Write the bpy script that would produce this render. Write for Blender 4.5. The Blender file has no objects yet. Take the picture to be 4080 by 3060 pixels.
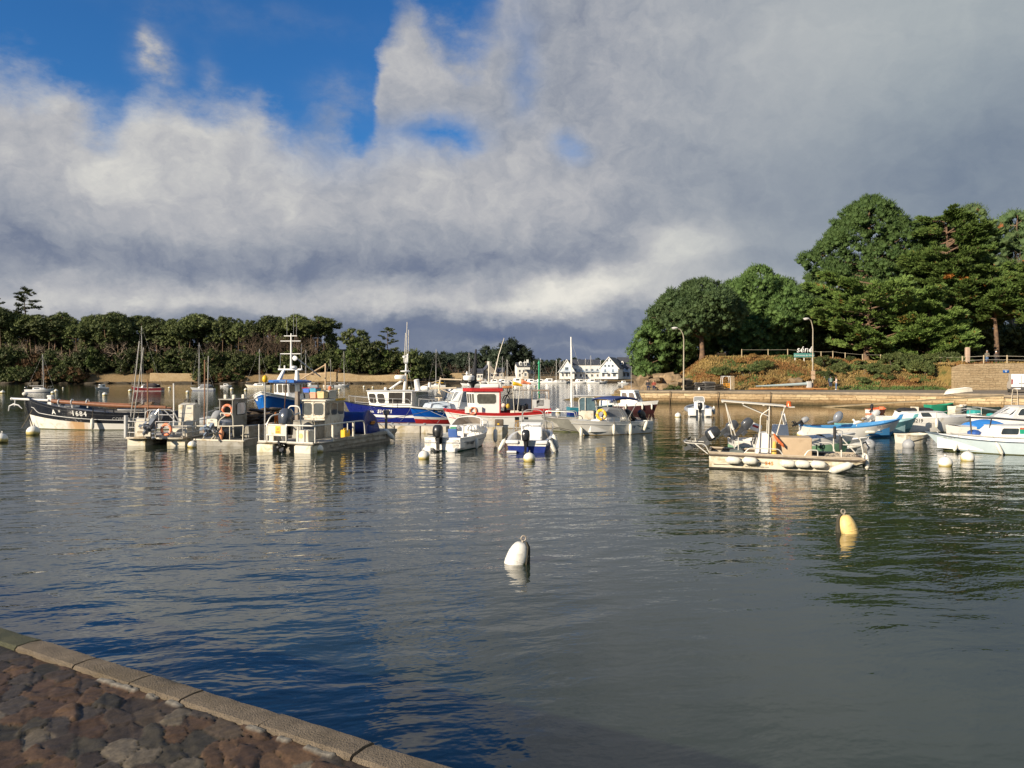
import bpy,bmesh,math,random
import numpy as np
from math import sin,cos,pi,radians,sqrt,exp,atan,atan2
from mathutils import Vector,Matrix,noise as mnoise
# ------------------------------------------------------------------ camera, sky, sun, exposure
SC=bpy.context.scene
COL=SC.collection
F,CX,CY,HOR,EYE=3065.0,2040.0,1530.0,1496.0,3.3
PITCH=atan((CY-HOR)/F)
cam_data=bpy.data.cameras.new('camera')
cam_data.sensor_width=36
cam_data.lens=36*F/4080
cam_data.clip_start=0.1
cam_data.clip_end=20000
cam=bpy.data.objects.new('camera',cam_data)
cam.location=(0,0,EYE)
cam.rotation_euler=(pi/2-PITCH,0,0)
COL.objects.link(cam)
SC.camera=cam
SUN_EL,SUN_AZ=radians(21),radians(180+52)
S2=Vector((sin(SUN_AZ)*cos(SUN_EL),cos(SUN_AZ)*cos(SUN_EL),sin(SUN_EL)))
sun_d=bpy.data.lights.new('sun','SUN')
sun_d.energy=5.0
sun_d.angle=radians(0.5)
sun_d.color=(1.0,0.86,0.66)
sun=bpy.data.objects.new('sun',sun_d)
sun.rotation_euler=(-S2).to_track_quat('-Z','Y').to_euler()
sun.location=S2*100
COL.objects.link(sun)
SC.view_settings.view_transform='Standard'
SC.view_settings.look='None'
SC.view_settings.exposure=0.58
SC.view_settings.gamma=1.0
SC.render.engine='CYCLES'
SC.cycles.max_bounces=5
SC.cycles.diffuse_bounces=2
SC.cycles.glossy_bounces=3
SC.cycles.transparent_max_bounces=6
SC.cycles.caustics_reflective=False
SC.cycles.caustics_refractive=False
SC.cycles.use_denoising=True
def ray(px,py):
	dx,dz=(px-CX)/F,-(py-CY)/F
	cp,sp=cos(PITCH),sin(PITCH)
	return Vector((dx,cp+dz*sp,-sp+dz*cp))
def G(px,py,z=0.0):
	"""point of the level plane z that the photograph shows at px, py"""
	d=ray(px,py)
	k=(z-EYE)/d.z
	return Vector((d.x*k,d.y*k,z))
def PY(px,py,Y):
	d=ray(px,py)
	k=Y/d.y
	return Vector((d.x*k,Y,EYE+d.z*k))
def srgb(r,g,b):
	f=lambda c:(c/255/12.92) if c<=10.3 else ((c/255+0.055)/1.055)**2.4
	return (f(r),f(g),f(b))
class NT:
	"""short-hand for building node trees"""
	def __init__(self,tree):
		self.t=tree
	def n(self,typ,**kw):
		nd=self.t.nodes.new(typ)
		for k,v in kw.items():
			setattr(nd,k,v)
		return nd
	def put(self,sock,v):
		if v is None:
			return
		if isinstance(v,bpy.types.NodeSocket):
			self.t.links.new(v,sock)
		else:
			if sock.type=='RGBA' and len(v)==3:
				v=(*v,1)
			sock.default_value=v
	def m(self,op,a,b=None,c=None,clamp=False):
		nd=self.n('ShaderNodeMath',operation=op,use_clamp=clamp)
		for i,v in enumerate((a,b,c)):
			self.put(nd.inputs[i],v)
		return nd.outputs[0]
	def vm(self,op,a,b=None,out=0):
		nd=self.n('ShaderNodeVectorMath',operation=op)
		self.put(nd.inputs[0],a)
		if op=='SCALE':
			self.put(nd.inputs['Scale'],b)
		else:
			self.put(nd.inputs[1],b)
		return nd.outputs[out]
	def xyz(self,x,y,z):
		nd=self.n('ShaderNodeCombineXYZ')
		for i,v in enumerate((x,y,z)):
			self.put(nd.inputs[i],v)
		return nd.outputs[0]
	def sep(self,v):
		nd=self.n('ShaderNodeSeparateXYZ')
		self.put(nd.inputs[0],v)
		return nd.outputs
	def noise(self,vec,scale,detail=4.0,rough=0.55,dist=0.0,col=False):
		nd=self.n('ShaderNodeTexNoise')
		self.put(nd.inputs['Vector'],vec)
		nd.inputs['Scale'].default_value=scale
		nd.inputs['Detail'].default_value=detail
		nd.inputs['Roughness'].default_value=rough
		nd.inputs['Distortion'].default_value=dist
		return nd.outputs['Color' if col else 0]
	def rng(self,v,a,b,lo=0.0,hi=1.0,smooth=False):
		nd=self.n('ShaderNodeMapRange',interpolation_type='SMOOTHSTEP' if smooth else 'LINEAR')
		self.put(nd.inputs[0],v)
		for i,k in enumerate((a,b,lo,hi)):
			self.put(nd.inputs[1+i],k)
		return nd.outputs[0]
	def mix(self,fac,a,b,mode='MIX'):
		nd=self.n('ShaderNodeMix',data_type='RGBA',blend_type=mode)
		self.put(nd.inputs[0],fac)
		self.put(nd.inputs[6],a)
		self.put(nd.inputs[7],b)
		return nd.outputs[2]
	def ramp(self,fac,stops,interp='LINEAR'):
		nd=self.n('ShaderNodeValToRGB')
		nd.color_ramp.interpolation=interp
		el=nd.color_ramp.elements
		while len(el)<len(stops):
			el.new(0.5)
		for e,(p,c) in zip(el,stops):
			e.position=p
			e.color=(*c,1)
		self.put(nd.inputs[0],fac)
		return nd.outputs[0]
	def curve(self,fac,pts):
		nd=self.n('ShaderNodeFloatCurve')
		cm=nd.mapping
		cm.use_clip=False
		c=cm.curves[0]
		while len(c.points)<len(pts):
			c.points.new(0.5,0.5)
		for p,(x,y) in zip(c.points,pts):
			p.location=(x,y)
			p.handle_type='AUTO_CLAMPED'
		cm.update()
		self.put(nd.inputs['Value'],fac)
		return nd.outputs[0]
def azel(px,py):
	d=ray(px,py).normalized()
	return atan2(d.x,d.y),math.asin(d.z)
def build_world():
	w=bpy.data.worlds.new('World')
	SC.world=w
	w.use_nodes=True
	w.node_tree.nodes.clear()
	N=NT(w.node_tree)
	d=N.n('ShaderNodeTexCoord').outputs['Generated']
	x,y,z=N.sep(d)
	az=N.m('ARCTAN2',x,y)
	el=N.m('ARCSINE',z)
	p=N.xyz(az,N.m('MULTIPLY',el,1.7),0.0)
	wv=N.vm('SUBTRACT',N.noise(p,5.0,6,0.6,col=True),(0.5,0.5,0.5))
	wf=N.vm('SUBTRACT',N.noise(p,17.0,5,0.6,col=True),(0.5,0.5,0.5))
	warp=N.vm('ADD',N.vm('SCALE',wv,0.075),N.vm('SCALE',wf,0.034))
	q=N.vm('ADD',N.xyz(az,el,0.0),warp)
	qx,qy,_=N.sep(q)
	def blob(px,py,rx,ry,amp,rot=0.0):
		a,e=azel(px,py)
		dd=N.vm('SUBTRACT',q,(a,e,0))
		ux,uy,_=N.sep(dd)
		if rot:
			c,s=cos(rot),sin(rot)
			ux,uy=(N.m('ADD',N.m('MULTIPLY',ux,c),N.m('MULTIPLY',uy,s)),N.m('SUBTRACT',N.m('MULTIPLY',uy,c),N.m('MULTIPLY',ux,s)))
		r2=N.m('ADD',N.m('POWER',N.m('MULTIPLY',ux,F/rx),2.0),N.m('POWER',N.m('MULTIPLY',uy,F/ry),2.0))
		return N.m('MULTIPLY',N.m('EXPONENT',N.m('MULTIPLY',r2,-1.0)),amp)
	def total(items,start):
		acc=start
		for it in items:
			acc=N.m('ADD',acc,blob(*it))
		return acc
	edge=[(-900,330),(-200,270),(0,285),(230,330),(330,440),(430,490),(520,400),(620,370),(760,410),(880,430),(1040,405),(1110,480),(1180,510),(1260,450),(1350,420),(1450,500),(1490,420),(1520,230),(1590,60),(1640,40),(1720,130),(1850,160),(1960,90),(2050,-150),(2150,-500),(2400,-1200)]
	pts=[]
	for ex,ey in edge:
		a,e=azel(ex,ey)
		pts.append(((a+0.9)/1.8,e))
	pts=[(0.0,pts[0][1])]+pts+[(1.0,1.2)]
	eb=N.curve(N.m('DIVIDE',N.m('ADD',qx,0.9),1.8),pts)
	open_=N.m('SUBTRACT',qy,eb)
	open_=total([(1790,520,170,80,0.05),(1600,510,180,85,0.06),(1330,530,230,120,0.008),(330,430,90,60,-0.02),(1560,300,120,120,-.03),],open_)
	ragged=N.m('MULTIPLY',N.m('SUBTRACT',N.noise(p,20.0,8,0.65),0.5),0.07)
	cover=N.m('SUBTRACT',1.0,N.rng(N.m('ADD',open_,ragged),-0.040,0.034,smooth=True))
	haze=total([(1790,545,120,75,.80),(1850,600,60,40,.5),(1560,520,230,80,.40),(1330,560,220,110,.30),(2265,575,60,45,.45),(2090,290,60,130,.40),(1980,60,140,90,.3)],0.0)
	cover=N.m('MULTIPLY',cover,N.m('SUBTRACT',1.0,N.m('MULTIPLY',haze,N.rng(N.noise(p,11.0,6,.6),.35,.6,.55,1.1),clamp=True)))
	puff=total([(615,205,62,80,.95),(575,120,30,60,.5),(835,310,40,90,.34),(940,335,70,34,.36),(400,420,120,50,.3),(1380,380,120,60,.35),(1000,60,400,50,.10)],0.0)
	cover=N.m('MAXIMUM',cover,N.m('MULTIPLY',puff,N.rng(N.noise(p,24.0,7,.62),.36,.62,.25,1.15),clamp=True))
	veg=[(1496,.30),(1400,.26),(1330,.30),(1255,.42),(1190,.55),(1130,.50),(1060,.42),(1000,.47),(880,.48),(600,.49),(300,.48),(0,.48),(-600,.50)]
	base=N.curve(N.m('MULTIPLY',qy,1.25),[(max(0,azel(2040,yy)[1]*1.25),vv) for yy,vv in veg])
	B=total([(700,600,330,230,.17),(560,420,120,80,.12),(1000,470,160,100,.14),(1150,850,160,120,.08),(600,820,240,140,.16),(200,640,220,110,.12),(120,330,220,70,.12),(90,900,260,130,-.10),(640,1090,520,50,-.12),(1500,1075,480,60,-.09),(1250,980,380,60,.0),(1700,650,420,150,.07),(1620,260,170,90,.10),(1900,780,300,150,.08),(2250,830,160,130,.12),(2300,560,140,100,.04),(2250,1000,320,50,-.10),(2400,1120,330,75,.28,.22),(2650,980,170,90,.20),(2200,1200,330,50,.20,.2),(2750,1120,160,150,.08),(1750,1215,500,45,.14),(250,1195,330,50,.16),(900,1200,420,40,.12),(2150,1330,400,40,-.12),(1650,1300,420,55,-.14),(1950,1370,150,25,.20),(2140,1345,80,30,.14),(2350,1390,330,18,.12),(2480,1240,160,40,-.10),(3000,250,600,300,.06),(3550,60,700,160,.08),(4000,700,420,260,-.14),(3300,760,500,160,-.06),(2800,560,500,200,-.02),(3080,1000,300,140,.02),(3980,380,200,140,-.02),],base)
	tex=N.m('ADD',N.m('MULTIPLY',N.m('SUBTRACT',N.noise(q,9.0,9,0.6),0.5),0.46),N.m('MULTIPLY',N.m('SUBTRACT',N.noise(N.xyz(qx,N.m('MULTIPLY',qy,2.6),3.0),4.0,5,0.55),0.5),0.26))
	fine=N.m('MULTIPLY',N.m('SUBTRACT',N.noise(q,30.0,8,0.62,0.4),0.5),0.42)
	tex=N.m('ADD',tex,fine)
	rim=N.rng(open_,-0.16,-0.03,0,0.05,smooth=True)
	soft=N.rng(az,0.1,0.35,1.0,0.30)
	B=N.m('ADD',N.m('ADD',B,N.m('MULTIPLY',rim,N.rng(az,-0.12,0.02,1,0.25))),N.m('MULTIPLY',tex,soft))
	cl=N.ramp(B,[(0.0,srgb(84,98,128)),(0.28,srgb(110,119,138)),(0.46,srgb(142,147,157)),(0.62,srgb(167,168,172)),(0.82,srgb(195,194,190)),(1.0,srgb(214,211,203))])
	grey=N.mix(N.rng(az,0.12,0.5),cl,N.mix(1.0,cl,(0.93,1.0,0.98),'MULTIPLY'))
	sky=N.n('ShaderNodeTexSky',sky_type='NISHITA')
	sky.sun_disc=False
	sky.sun_elevation=SUN_EL
	sky.sun_rotation=SUN_AZ
	sky.air_density=1.0
	sky.dust_density=0.2
	sky.ozone_density=3.0
	hs=N.n('ShaderNodeHueSaturation')
	hs.inputs['Saturation'].default_value=1.12
	hs.inputs['Value'].default_value=1.0
	N.put(hs.inputs['Color'],sky.outputs[0])
	STR=0.12
	clouds=N.vm('SCALE',grey,0.80/STR)
	blue=N.mix(1.0,hs.outputs[0],(0.26,0.52,0.73),'MULTIPLY')
	c=N.mix(cover,blue,clouds)
	bg=N.n('ShaderNodeBackground')
	bg.inputs['Strength'].default_value=STR
	N.put(bg.inputs[0],c)
	o=N.n('ShaderNodeOutputWorld')
	N.t.links.new(bg.outputs[0],o.inputs[0])
	w.cycles.sampling_method='MANUAL'
	w.cycles.sample_map_resolution=512
build_world()
# ------------------------------------------------------------------ library: meshes, things, materials
def V(*a):
	return Vector(a)
class MB:
	"""collects shapes and links them as ONE mesh object"""
	def __init__(self):
		self.v,self.f,self.mi=[],[],[]
	def add(self,vs,fs,m=0):
		o=len(self.v)
		self.v+=[tuple(p) for p in vs]
		self.f+=[tuple(i+o for i in f) for f in fs]
		self.mi+=[m]*len(fs)
		return self
	def box(self,x0,x1,y0,y1,z0,z1,m=0,mat=None):
		vs=[V(x,y,z) for z in (z0,z1) for y in (y0,y1) for x in (x0,x1)]
		if mat is not None:
			vs=[mat@p for p in vs]
		return self.add(vs,[(0,2,3,1),(4,5,7,6),(0,1,5,4),(2,6,7,3),(0,4,6,2),(1,3,7,5)],m)
	def cbox(self,c,s,rz=0.0,m=0,ry=0.0,rx=0.0):
		M=Matrix.Translation(c)@Matrix.Rotation(rz,4,'Z')@Matrix.Rotation(ry,4,'Y')@Matrix.Rotation(rx,4,'X')
		a,b,h=s[0]/2,s[1]/2,s[2]/2
		return self.box(-a,a,-b,b,-h,h,m,M)
	def rbox(self,c,s,b=0.04,rz=0.0,m=0,ry=0.0,rx=0.0):
		"""box with rounded upright edges and chamfered rims"""
		M=Matrix.Translation(c)@Matrix.Rotation(rz,4,'Z')@Matrix.Rotation(ry,4,'Y')@Matrix.Rotation(rx,4,'X')
		hx,hy,hz=s[0]/2,s[1]/2,s[2]/2
		b=min(b,hx*.9,hy*.9,hz*.9)
		def ring(ins,z):
			out=[]
			for sx,sy,a0 in ((1,1,0),(-1,1,90),(-1,-1,180),(1,-1,270)):
				for k in range(4):
					a=radians(a0+30*k)
					out.append(M@V(sx*(hx-b)+(b-ins)*cos(a),sy*(hy-b)+(b-ins)*sin(a),z))
			return out
		return self.loft([ring(b*.7,-hz),ring(0,-hz+b*.7),ring(0,hz-b*.7),ring(b*.7,hz)],m,True,True)
	def loft(self,rings,m=0,closed=True,caps=False):
		n=len(rings[0])
		vs=[p for r in rings for p in r]
		fs=[]
		for i in range(len(rings)-1):
			for j in range(n if closed else n-1):
				k=(j+1)%n
				fs.append((i*n+j,i*n+k,(i+1)*n+k,(i+1)*n+j))
		if caps:
			fs.append(tuple(reversed(range(n))))
			fs.append(tuple((len(rings)-1)*n+j for j in range(n)))
		return self.add(vs,fs,m)
	def tube(self,pts,r,n=6,m=0,closed=False):
		pts=[Vector(p) for p in pts]
		rs=r if isinstance(r,(list,tuple)) else [r]*len(pts)
		rings=[]
		up=None
		for i,p in enumerate(pts):
			if closed:
				d=pts[(i+1)%len(pts)]-pts[i-1]
			else:
				d=pts[min(i+1,len(pts)-1)]-pts[max(i-1,0)]
			d.normalize()
			if up is None:
				up=V(0,0,1) if abs(d.z)<.9 else V(1,0,0)
			a=d.cross(up)
			if a.length<1e-4:
				a=d.cross(V(0.3,1,0.2))
			a.normalize()
			b=a.cross(d).normalized()
			up=b
			rings.append([p+(a*cos(2*pi*k/n)+b*sin(2*pi*k/n))*rs[i] for k in range(n)])
		if closed:
			rings.append(rings[0])
			return self.loft(rings,m)
		return self.loft(rings,m,True,True)
	def bar(self,p,q,r,n=6,m=0,r2=None):
		return self.tube([p,q],[r,r if r2 is None else r2],n,m)
	def arc(self,pts,r,n=6,m=0,k=4):
		"""tube through points with rounded corners"""
		pts=[Vector(p) for p in pts]
		out=[pts[0]]
		for i in range(1,len(pts)-1):
			a,b,c=pts[i-1],pts[i],pts[i+1]
			l=min((a-b).length,(c-b).length)*.35
			p0,p1=b+(a-b).normalized()*l,b+(c-b).normalized()*l
			for j in range(k+1):
				t=j/k
				out.append(p0*(1-t)**2+b*2*t*(1-t)+p1*t*t)
		out.append(pts[-1])
		return self.tube(out,r,n,m)
	def lathe(self,prof,c=(0,0,0),n=14,m=0,M=None):
		T=Matrix.Translation(c)@(M.to_4x4() if M is not None else Matrix.Identity(4))
		rings=[[T@V(max(r,1e-4)*cos(2*pi*k/n),max(r,1e-4)*sin(2*pi*k/n),z) for k in range(n)] for r,z in prof]
		return self.loft(rings,m,True,True)
	def ball(self,c,r,n=12,m=0,M=None):
		r=(r,r,r) if not isinstance(r,(tuple,list)) else r
		T=Matrix.Translation(c)@(M.to_4x4() if M is not None else Matrix.Identity(4))@Matrix.Diagonal((*r,1))
		k=n//2+1
		rings=[[T@V(sin(pi*(i+.02)/(k-1+.04))*cos(2*pi*j/n),sin(pi*(i+.02)/(k-1+.04))*sin(2*pi*j/n),-cos(pi*(i+.02)/(k-1+.04))) for j in range(n)] for i in range(k)]
		return self.loft(rings,m,True,True)
	def prism(self,poly,lo,hi,ax='y',m=0,M=None):
		"""polygon (a,b) pushed along one axis from lo to hi"""
		mk={'y':lambda a,b,c:V(a,c,b),'x':lambda a,b,c:V(c,a,b),'z':lambda a,b,c:V(a,b,c)}[ax]
		n=len(poly)
		vs=[mk(a,b,lo) for a,b in poly]+[mk(a,b,hi) for a,b in poly]
		if M is not None:
			vs=[M@p for p in vs]
		fs=[(j,(j+1)%n,n+(j+1)%n,n+j) for j in range(n)]+[tuple(reversed(range(n))),tuple(range(n,2*n))]
		return self.add(vs,fs,m)
	def quad(self,a,b,c,d,m=0):
		return self.add([a,b,c,d],[(0,1,2,3)],m)
	def build(self,name,mats,parent=None,smooth=True,label=None,angle=38,fix=True):
		me=bpy.data.meshes.new(name)
		me.from_pydata(self.v,[],self.f)
		mats=mats if isinstance(mats,(list,tuple)) else [mats]
		for mt in mats:
			me.materials.append(mt)
		if any(self.mi):
			me.polygons.foreach_set('material_index',self.mi)
		if fix:
			bm=bmesh.new()
			bm.from_mesh(me)
			bmesh.ops.recalc_face_normals(bm,faces=bm.faces)
			bm.to_mesh(me)
			bm.free()
		if smooth:
			me.polygons.foreach_set('use_smooth',[True]*len(me.polygons))
			me.set_sharp_from_angle(angle=radians(angle))
		me.update()
		o=bpy.data.objects.new(name,me)
		COL.objects.link(o)
		if parent is not None:
			o.parent=parent
		if label:
			o['label']=label
		return o
def npmesh(name,verts,faces,mat,parent=None,smooth=False,midx=None):
	me=bpy.data.meshes.new(name)
	k=faces.shape[1]
	me.vertices.add(len(verts))
	me.vertices.foreach_set('co',np.ascontiguousarray(verts,dtype=np.float32).ravel())
	me.loops.add(faces.size)
	me.loops.foreach_set('vertex_index',np.ascontiguousarray(faces,dtype=np.int32).ravel())
	me.polygons.add(len(faces))
	me.polygons.foreach_set('loop_start',np.arange(0,faces.size,k,dtype=np.int32))
	me.polygons.foreach_set('loop_total',np.full(len(faces),k,dtype=np.int32))
	for mt in (mat if isinstance(mat,(list,tuple)) else [mat]):
		me.materials.append(mt)
	if midx is not None:
		me.polygons.foreach_set('material_index',midx.astype(np.int32))
	me.polygons.foreach_set('use_smooth',[smooth]*len(faces))
	me.update(calc_edges=True)
	o=bpy.data.objects.new(name,me)
	COL.objects.link(o)
	if parent is not None:
		o.parent=parent
	return o
def tag(o,label=None,cat=None,group=None,kind=None):
	if label:
		o['label']=label
	if cat:
		o['category']=cat
	if group:
		o['group']=group
	if kind:
		o['kind']=kind
	return o
def thing(name,label,cat,loc=(0,0,0),rz=0.0,group=None):
	o=bpy.data.objects.new(name,None)
	o.empty_display_size=0.2
	COL.objects.link(o)
	o.location=loc
	o.rotation_euler=(0,0,rz)
	return tag(o,label,cat,group)
def dup(src,loc,rz=0.0,label=None,group=None,scale=None,cat=None):
	r=src.copy()
	COL.objects.link(r)
	r.location=loc
	r.rotation_euler=(0,0,rz)
	if scale is not None:
		r.scale=scale if isinstance(scale,(tuple,list)) else (scale,)*3
	tag(r,label,cat,group)
	for ch in list(src.children):
		c=ch.copy()
		COL.objects.link(c)
		c.parent=r
		for g in ch.children:
			d=g.copy()
			COL.objects.link(d)
			d.parent=c
	return r
MATS={}
def mat(name,col=None,rough=0.55,metal=0.0,var=0.25,scale=3.0,bump=0.0,bscale=20.0,dirt=None,coat=0.0,spec=0.5,coords='Object'):
	"""painted / metal / cloth surface with mottled colour; dirt = (colour, amount, scale)"""
	if name in MATS:
		return MATS[name]
	assert col,name
	m=bpy.data.materials.new(name)
	MATS[name]=m
	m.use_nodes=True
	N=NT(m.node_tree)
	b=m.node_tree.nodes['Principled BSDF']
	tc=N.n('ShaderNodeTexCoord').outputs[coords]
	nz=N.noise(tc,scale,6,0.6)
	f=N.rng(nz,0.3,0.7)
	lo=tuple(c*(1-var) for c in col)
	hi=tuple(min(0.95,c*(1+var*.6)) for c in col)
	c=N.mix(f,lo,hi)
	if dirt:
		dn=N.noise(tc,dirt[2],7,0.65,0.6)
		c=N.mix(N.rng(dn,0.62-dirt[1]*.4,0.8-dirt[1]*.3,smooth=True),c,dirt[0])
	N.put(b.inputs['Base Color'],c)
	b.inputs['Metallic'].default_value=metal
	b.inputs['Specular IOR Level'].default_value=spec
	N.put(b.inputs['Roughness'],N.rng(N.noise(tc,scale*2.3,4),0.2,0.8,max(0.03,rough-.1),min(1,rough+.12)))
	if coat:
		b.inputs['Coat Weight'].default_value=coat
		b.inputs['Coat Roughness'].default_value=0.1
	if bump:
		bp=N.n('ShaderNodeBump')
		bp.inputs['Strength'].default_value=bump
		bp.inputs['Distance'].default_value=0.02
		N.put(bp.inputs['Height'],N.noise(tc,bscale,6,0.6))
		N.t.links.new(bp.outputs[0],b.inputs['Normal'])
	return m
def glass(name='window_glass',col=(0.03,0.04,0.045),rough=0.06):
	if name in MATS:
		return MATS[name]
	m=mat(name,col,rough,var=.3,scale=4,spec=0.8)
	return m
def text_mesh(s,size,mat_,parent,fn,name='lettering',bold=0.0,shear=0.0,space=1.0):
	"""words as a thin mesh; fn(u, v) puts text-plane metres on the surface (u along, v up)"""
	cu=bpy.data.curves.new('words','FONT')
	cu.body=s
	cu.size=size
	cu.shear=shear
	cu.offset=bold
	cu.space_character=space
	cu.align_x='CENTER'
	cu.align_y='CENTER'
	cu.resolution_u=3
	t=bpy.data.objects.new('words',cu)
	COL.objects.link(t)
	dg=bpy.context.evaluated_depsgraph_get()
	me=bpy.data.meshes.new_from_object(t.evaluated_get(dg))
	bpy.data.objects.remove(t)
	bpy.data.curves.remove(cu)
	for v in me.vertices:
		v.co=fn(v.co.x,v.co.y)
	me.name=name
	me.materials.clear()
	me.materials.append(mat_)
	me.update()
	o=bpy.data.objects.new(name,me)
	COL.objects.link(o)
	o.parent=parent
	return o
def plane_fn(o,ux,vy):
	o,ux,vy=Vector(o),Vector(ux).normalized(),Vector(vy).normalized()
	return lambda u,v:o+ux*u+vy*v
# ------------------------------------------------------------------ setting: water, quays, land
def water_material():
	m=bpy.data.materials.new('harbour_water')
	m.use_nodes=True
	N=NT(m.node_tree)
	b=m.node_tree.nodes['Principled BSDF']
	pos=N.n('ShaderNodeNewGeometry').outputs['Position']
	x,y,z=N.sep(pos)
	def height(vx,vy):
		p=N.xyz(vx,vy,0.0)
		w=N.vm('ADD',p,N.vm('SCALE',N.vm('SUBTRACT',N.noise(p,0.35,2,col=True),(.5,.5,.5)),0.9))
		wx,wy,_=N.sep(w)
		a=N.xyz(N.m('ADD',N.m('MULTIPLY',wx,.50),N.m('MULTIPLY',wy,.16)),N.m('SUBTRACT',wy,N.m('MULTIPLY',wx,.22)),0.0)
		h=N.m('MULTIPLY',N.noise(a,1.25,1.0,0.4),0.085)
		h=N.m('ADD',h,N.m('MULTIPLY',N.noise(a,3.9,3.0,0.55),0.036))
		h=N.m('ADD',h,N.m('MULTIPLY',N.noise(a,0.45,0.0),0.06))
		return h
	e=0.03
	h0=height(x,y)
	sx=N.m('DIVIDE',N.m('SUBTRACT',height(N.m('ADD',x,e),y),h0),e)
	sy=N.m('DIVIDE',N.m('SUBTRACT',height(x,N.m('ADD',y,e)),h0),e)
	gust=N.rng(N.noise(N.xyz(N.m('MULTIPLY',x,.5),y,7.0),0.06,3,0.5),0.33,0.68,0.55,1.35)
	def lee(cx,cy,rx,ry):
		dx=N.m('POWER',N.m('DIVIDE',N.m('SUBTRACT',x,cx),rx),2.0)
		dy=N.m('POWER',N.m('DIVIDE',N.m('SUBTRACT',y,cy),ry),2.0)
		return N.m('EXPONENT',N.m('MULTIPLY',N.m('ADD',dx,dy),-1.0))
	calm=N.m('SUBTRACT',1.0,N.m('MULTIPLY',lee(30,72,22,24),0.80))
	calm=N.m('MULTIPLY',calm,N.m('SUBTRACT',1.0,N.m('MULTIPLY',lee(5,8,6,8),0.6)))
	calm=N.m('MULTIPLY',calm,N.m('SUBTRACT',1.0,N.m('MULTIPLY',N.rng(y,150,240),0.45)))
	amp=N.m('MULTIPLY',N.m('MULTIPLY',gust,calm),0.50)
	nv=N.xyz(N.m('MULTIPLY',N.m('MULTIPLY',sx,amp),-1.0),N.m('MULTIPLY',N.m('MULTIPLY',sy,amp),-1.0),1.0)
	nrm=N.vm('NORMALIZE',nv)
	N.t.links.new(nrm,b.inputs['Normal'])
	silt=N.noise(pos,0.12,3)
	N.put(b.inputs['Base Color'],N.mix(silt,(0.013,0.021,0.014),(0.021,0.030,0.019)))
	b.inputs['Roughness'].default_value=0.045
	b.inputs['IOR'].default_value=1.72
	b.inputs['Specular IOR Level'].default_value=0.5
	return m
w=MB()
w.quad(V(-900,-60,0),V(900,-60,0),V(900,2500,0),V(-900,2500,0))
water=w.build('water',water_material(),smooth=False)
tag(water,'dark green rippled harbour water',None,kind='structure')
# ---- near quay: stone setts with a granite coping
QA,QB=V(-3.3,5.0,0),V(-.24,3.23,0)
QE=(QB-QA).normalized()
QN=V(-QE.y,QE.x,0)
if QN.y<0:
	QN=-QN
QZ=EYE-1.65
COPE=0.165
def attr_material(name,attr,rough=.8,bump=.0,bscale=60,var=.35,spec=.3):
	m=bpy.data.materials.new(name)
	m.use_nodes=True
	N=NT(m.node_tree)
	b=m.node_tree.nodes['Principled BSDF']
	a=N.n('ShaderNodeAttribute',attribute_name=attr).outputs[0]
	tc=N.n('ShaderNodeTexCoord').outputs['Object']
	f=N.rng(N.noise(tc,bscale*.35,8,.68),.3,.7,1-var,1+var)
	N.put(b.inputs['Base Color'],N.vm('SCALE',a,f))
	b.inputs['Specular IOR Level'].default_value=spec
	N.put(b.inputs['Roughness'],N.rng(N.noise(tc,bscale*.2,4),.2,.8,rough-.2,min(1,rough+.1)))
	if bump:
		bp=N.n('ShaderNodeBump')
		bp.inputs['Strength'].default_value=bump
		bp.inputs['Distance'].default_value=.006
		N.put(bp.inputs['Height'],N.noise(tc,bscale,8,.7))
		N.t.links.new(bp.outputs[0],b.inputs['Normal'])
	return m
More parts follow.
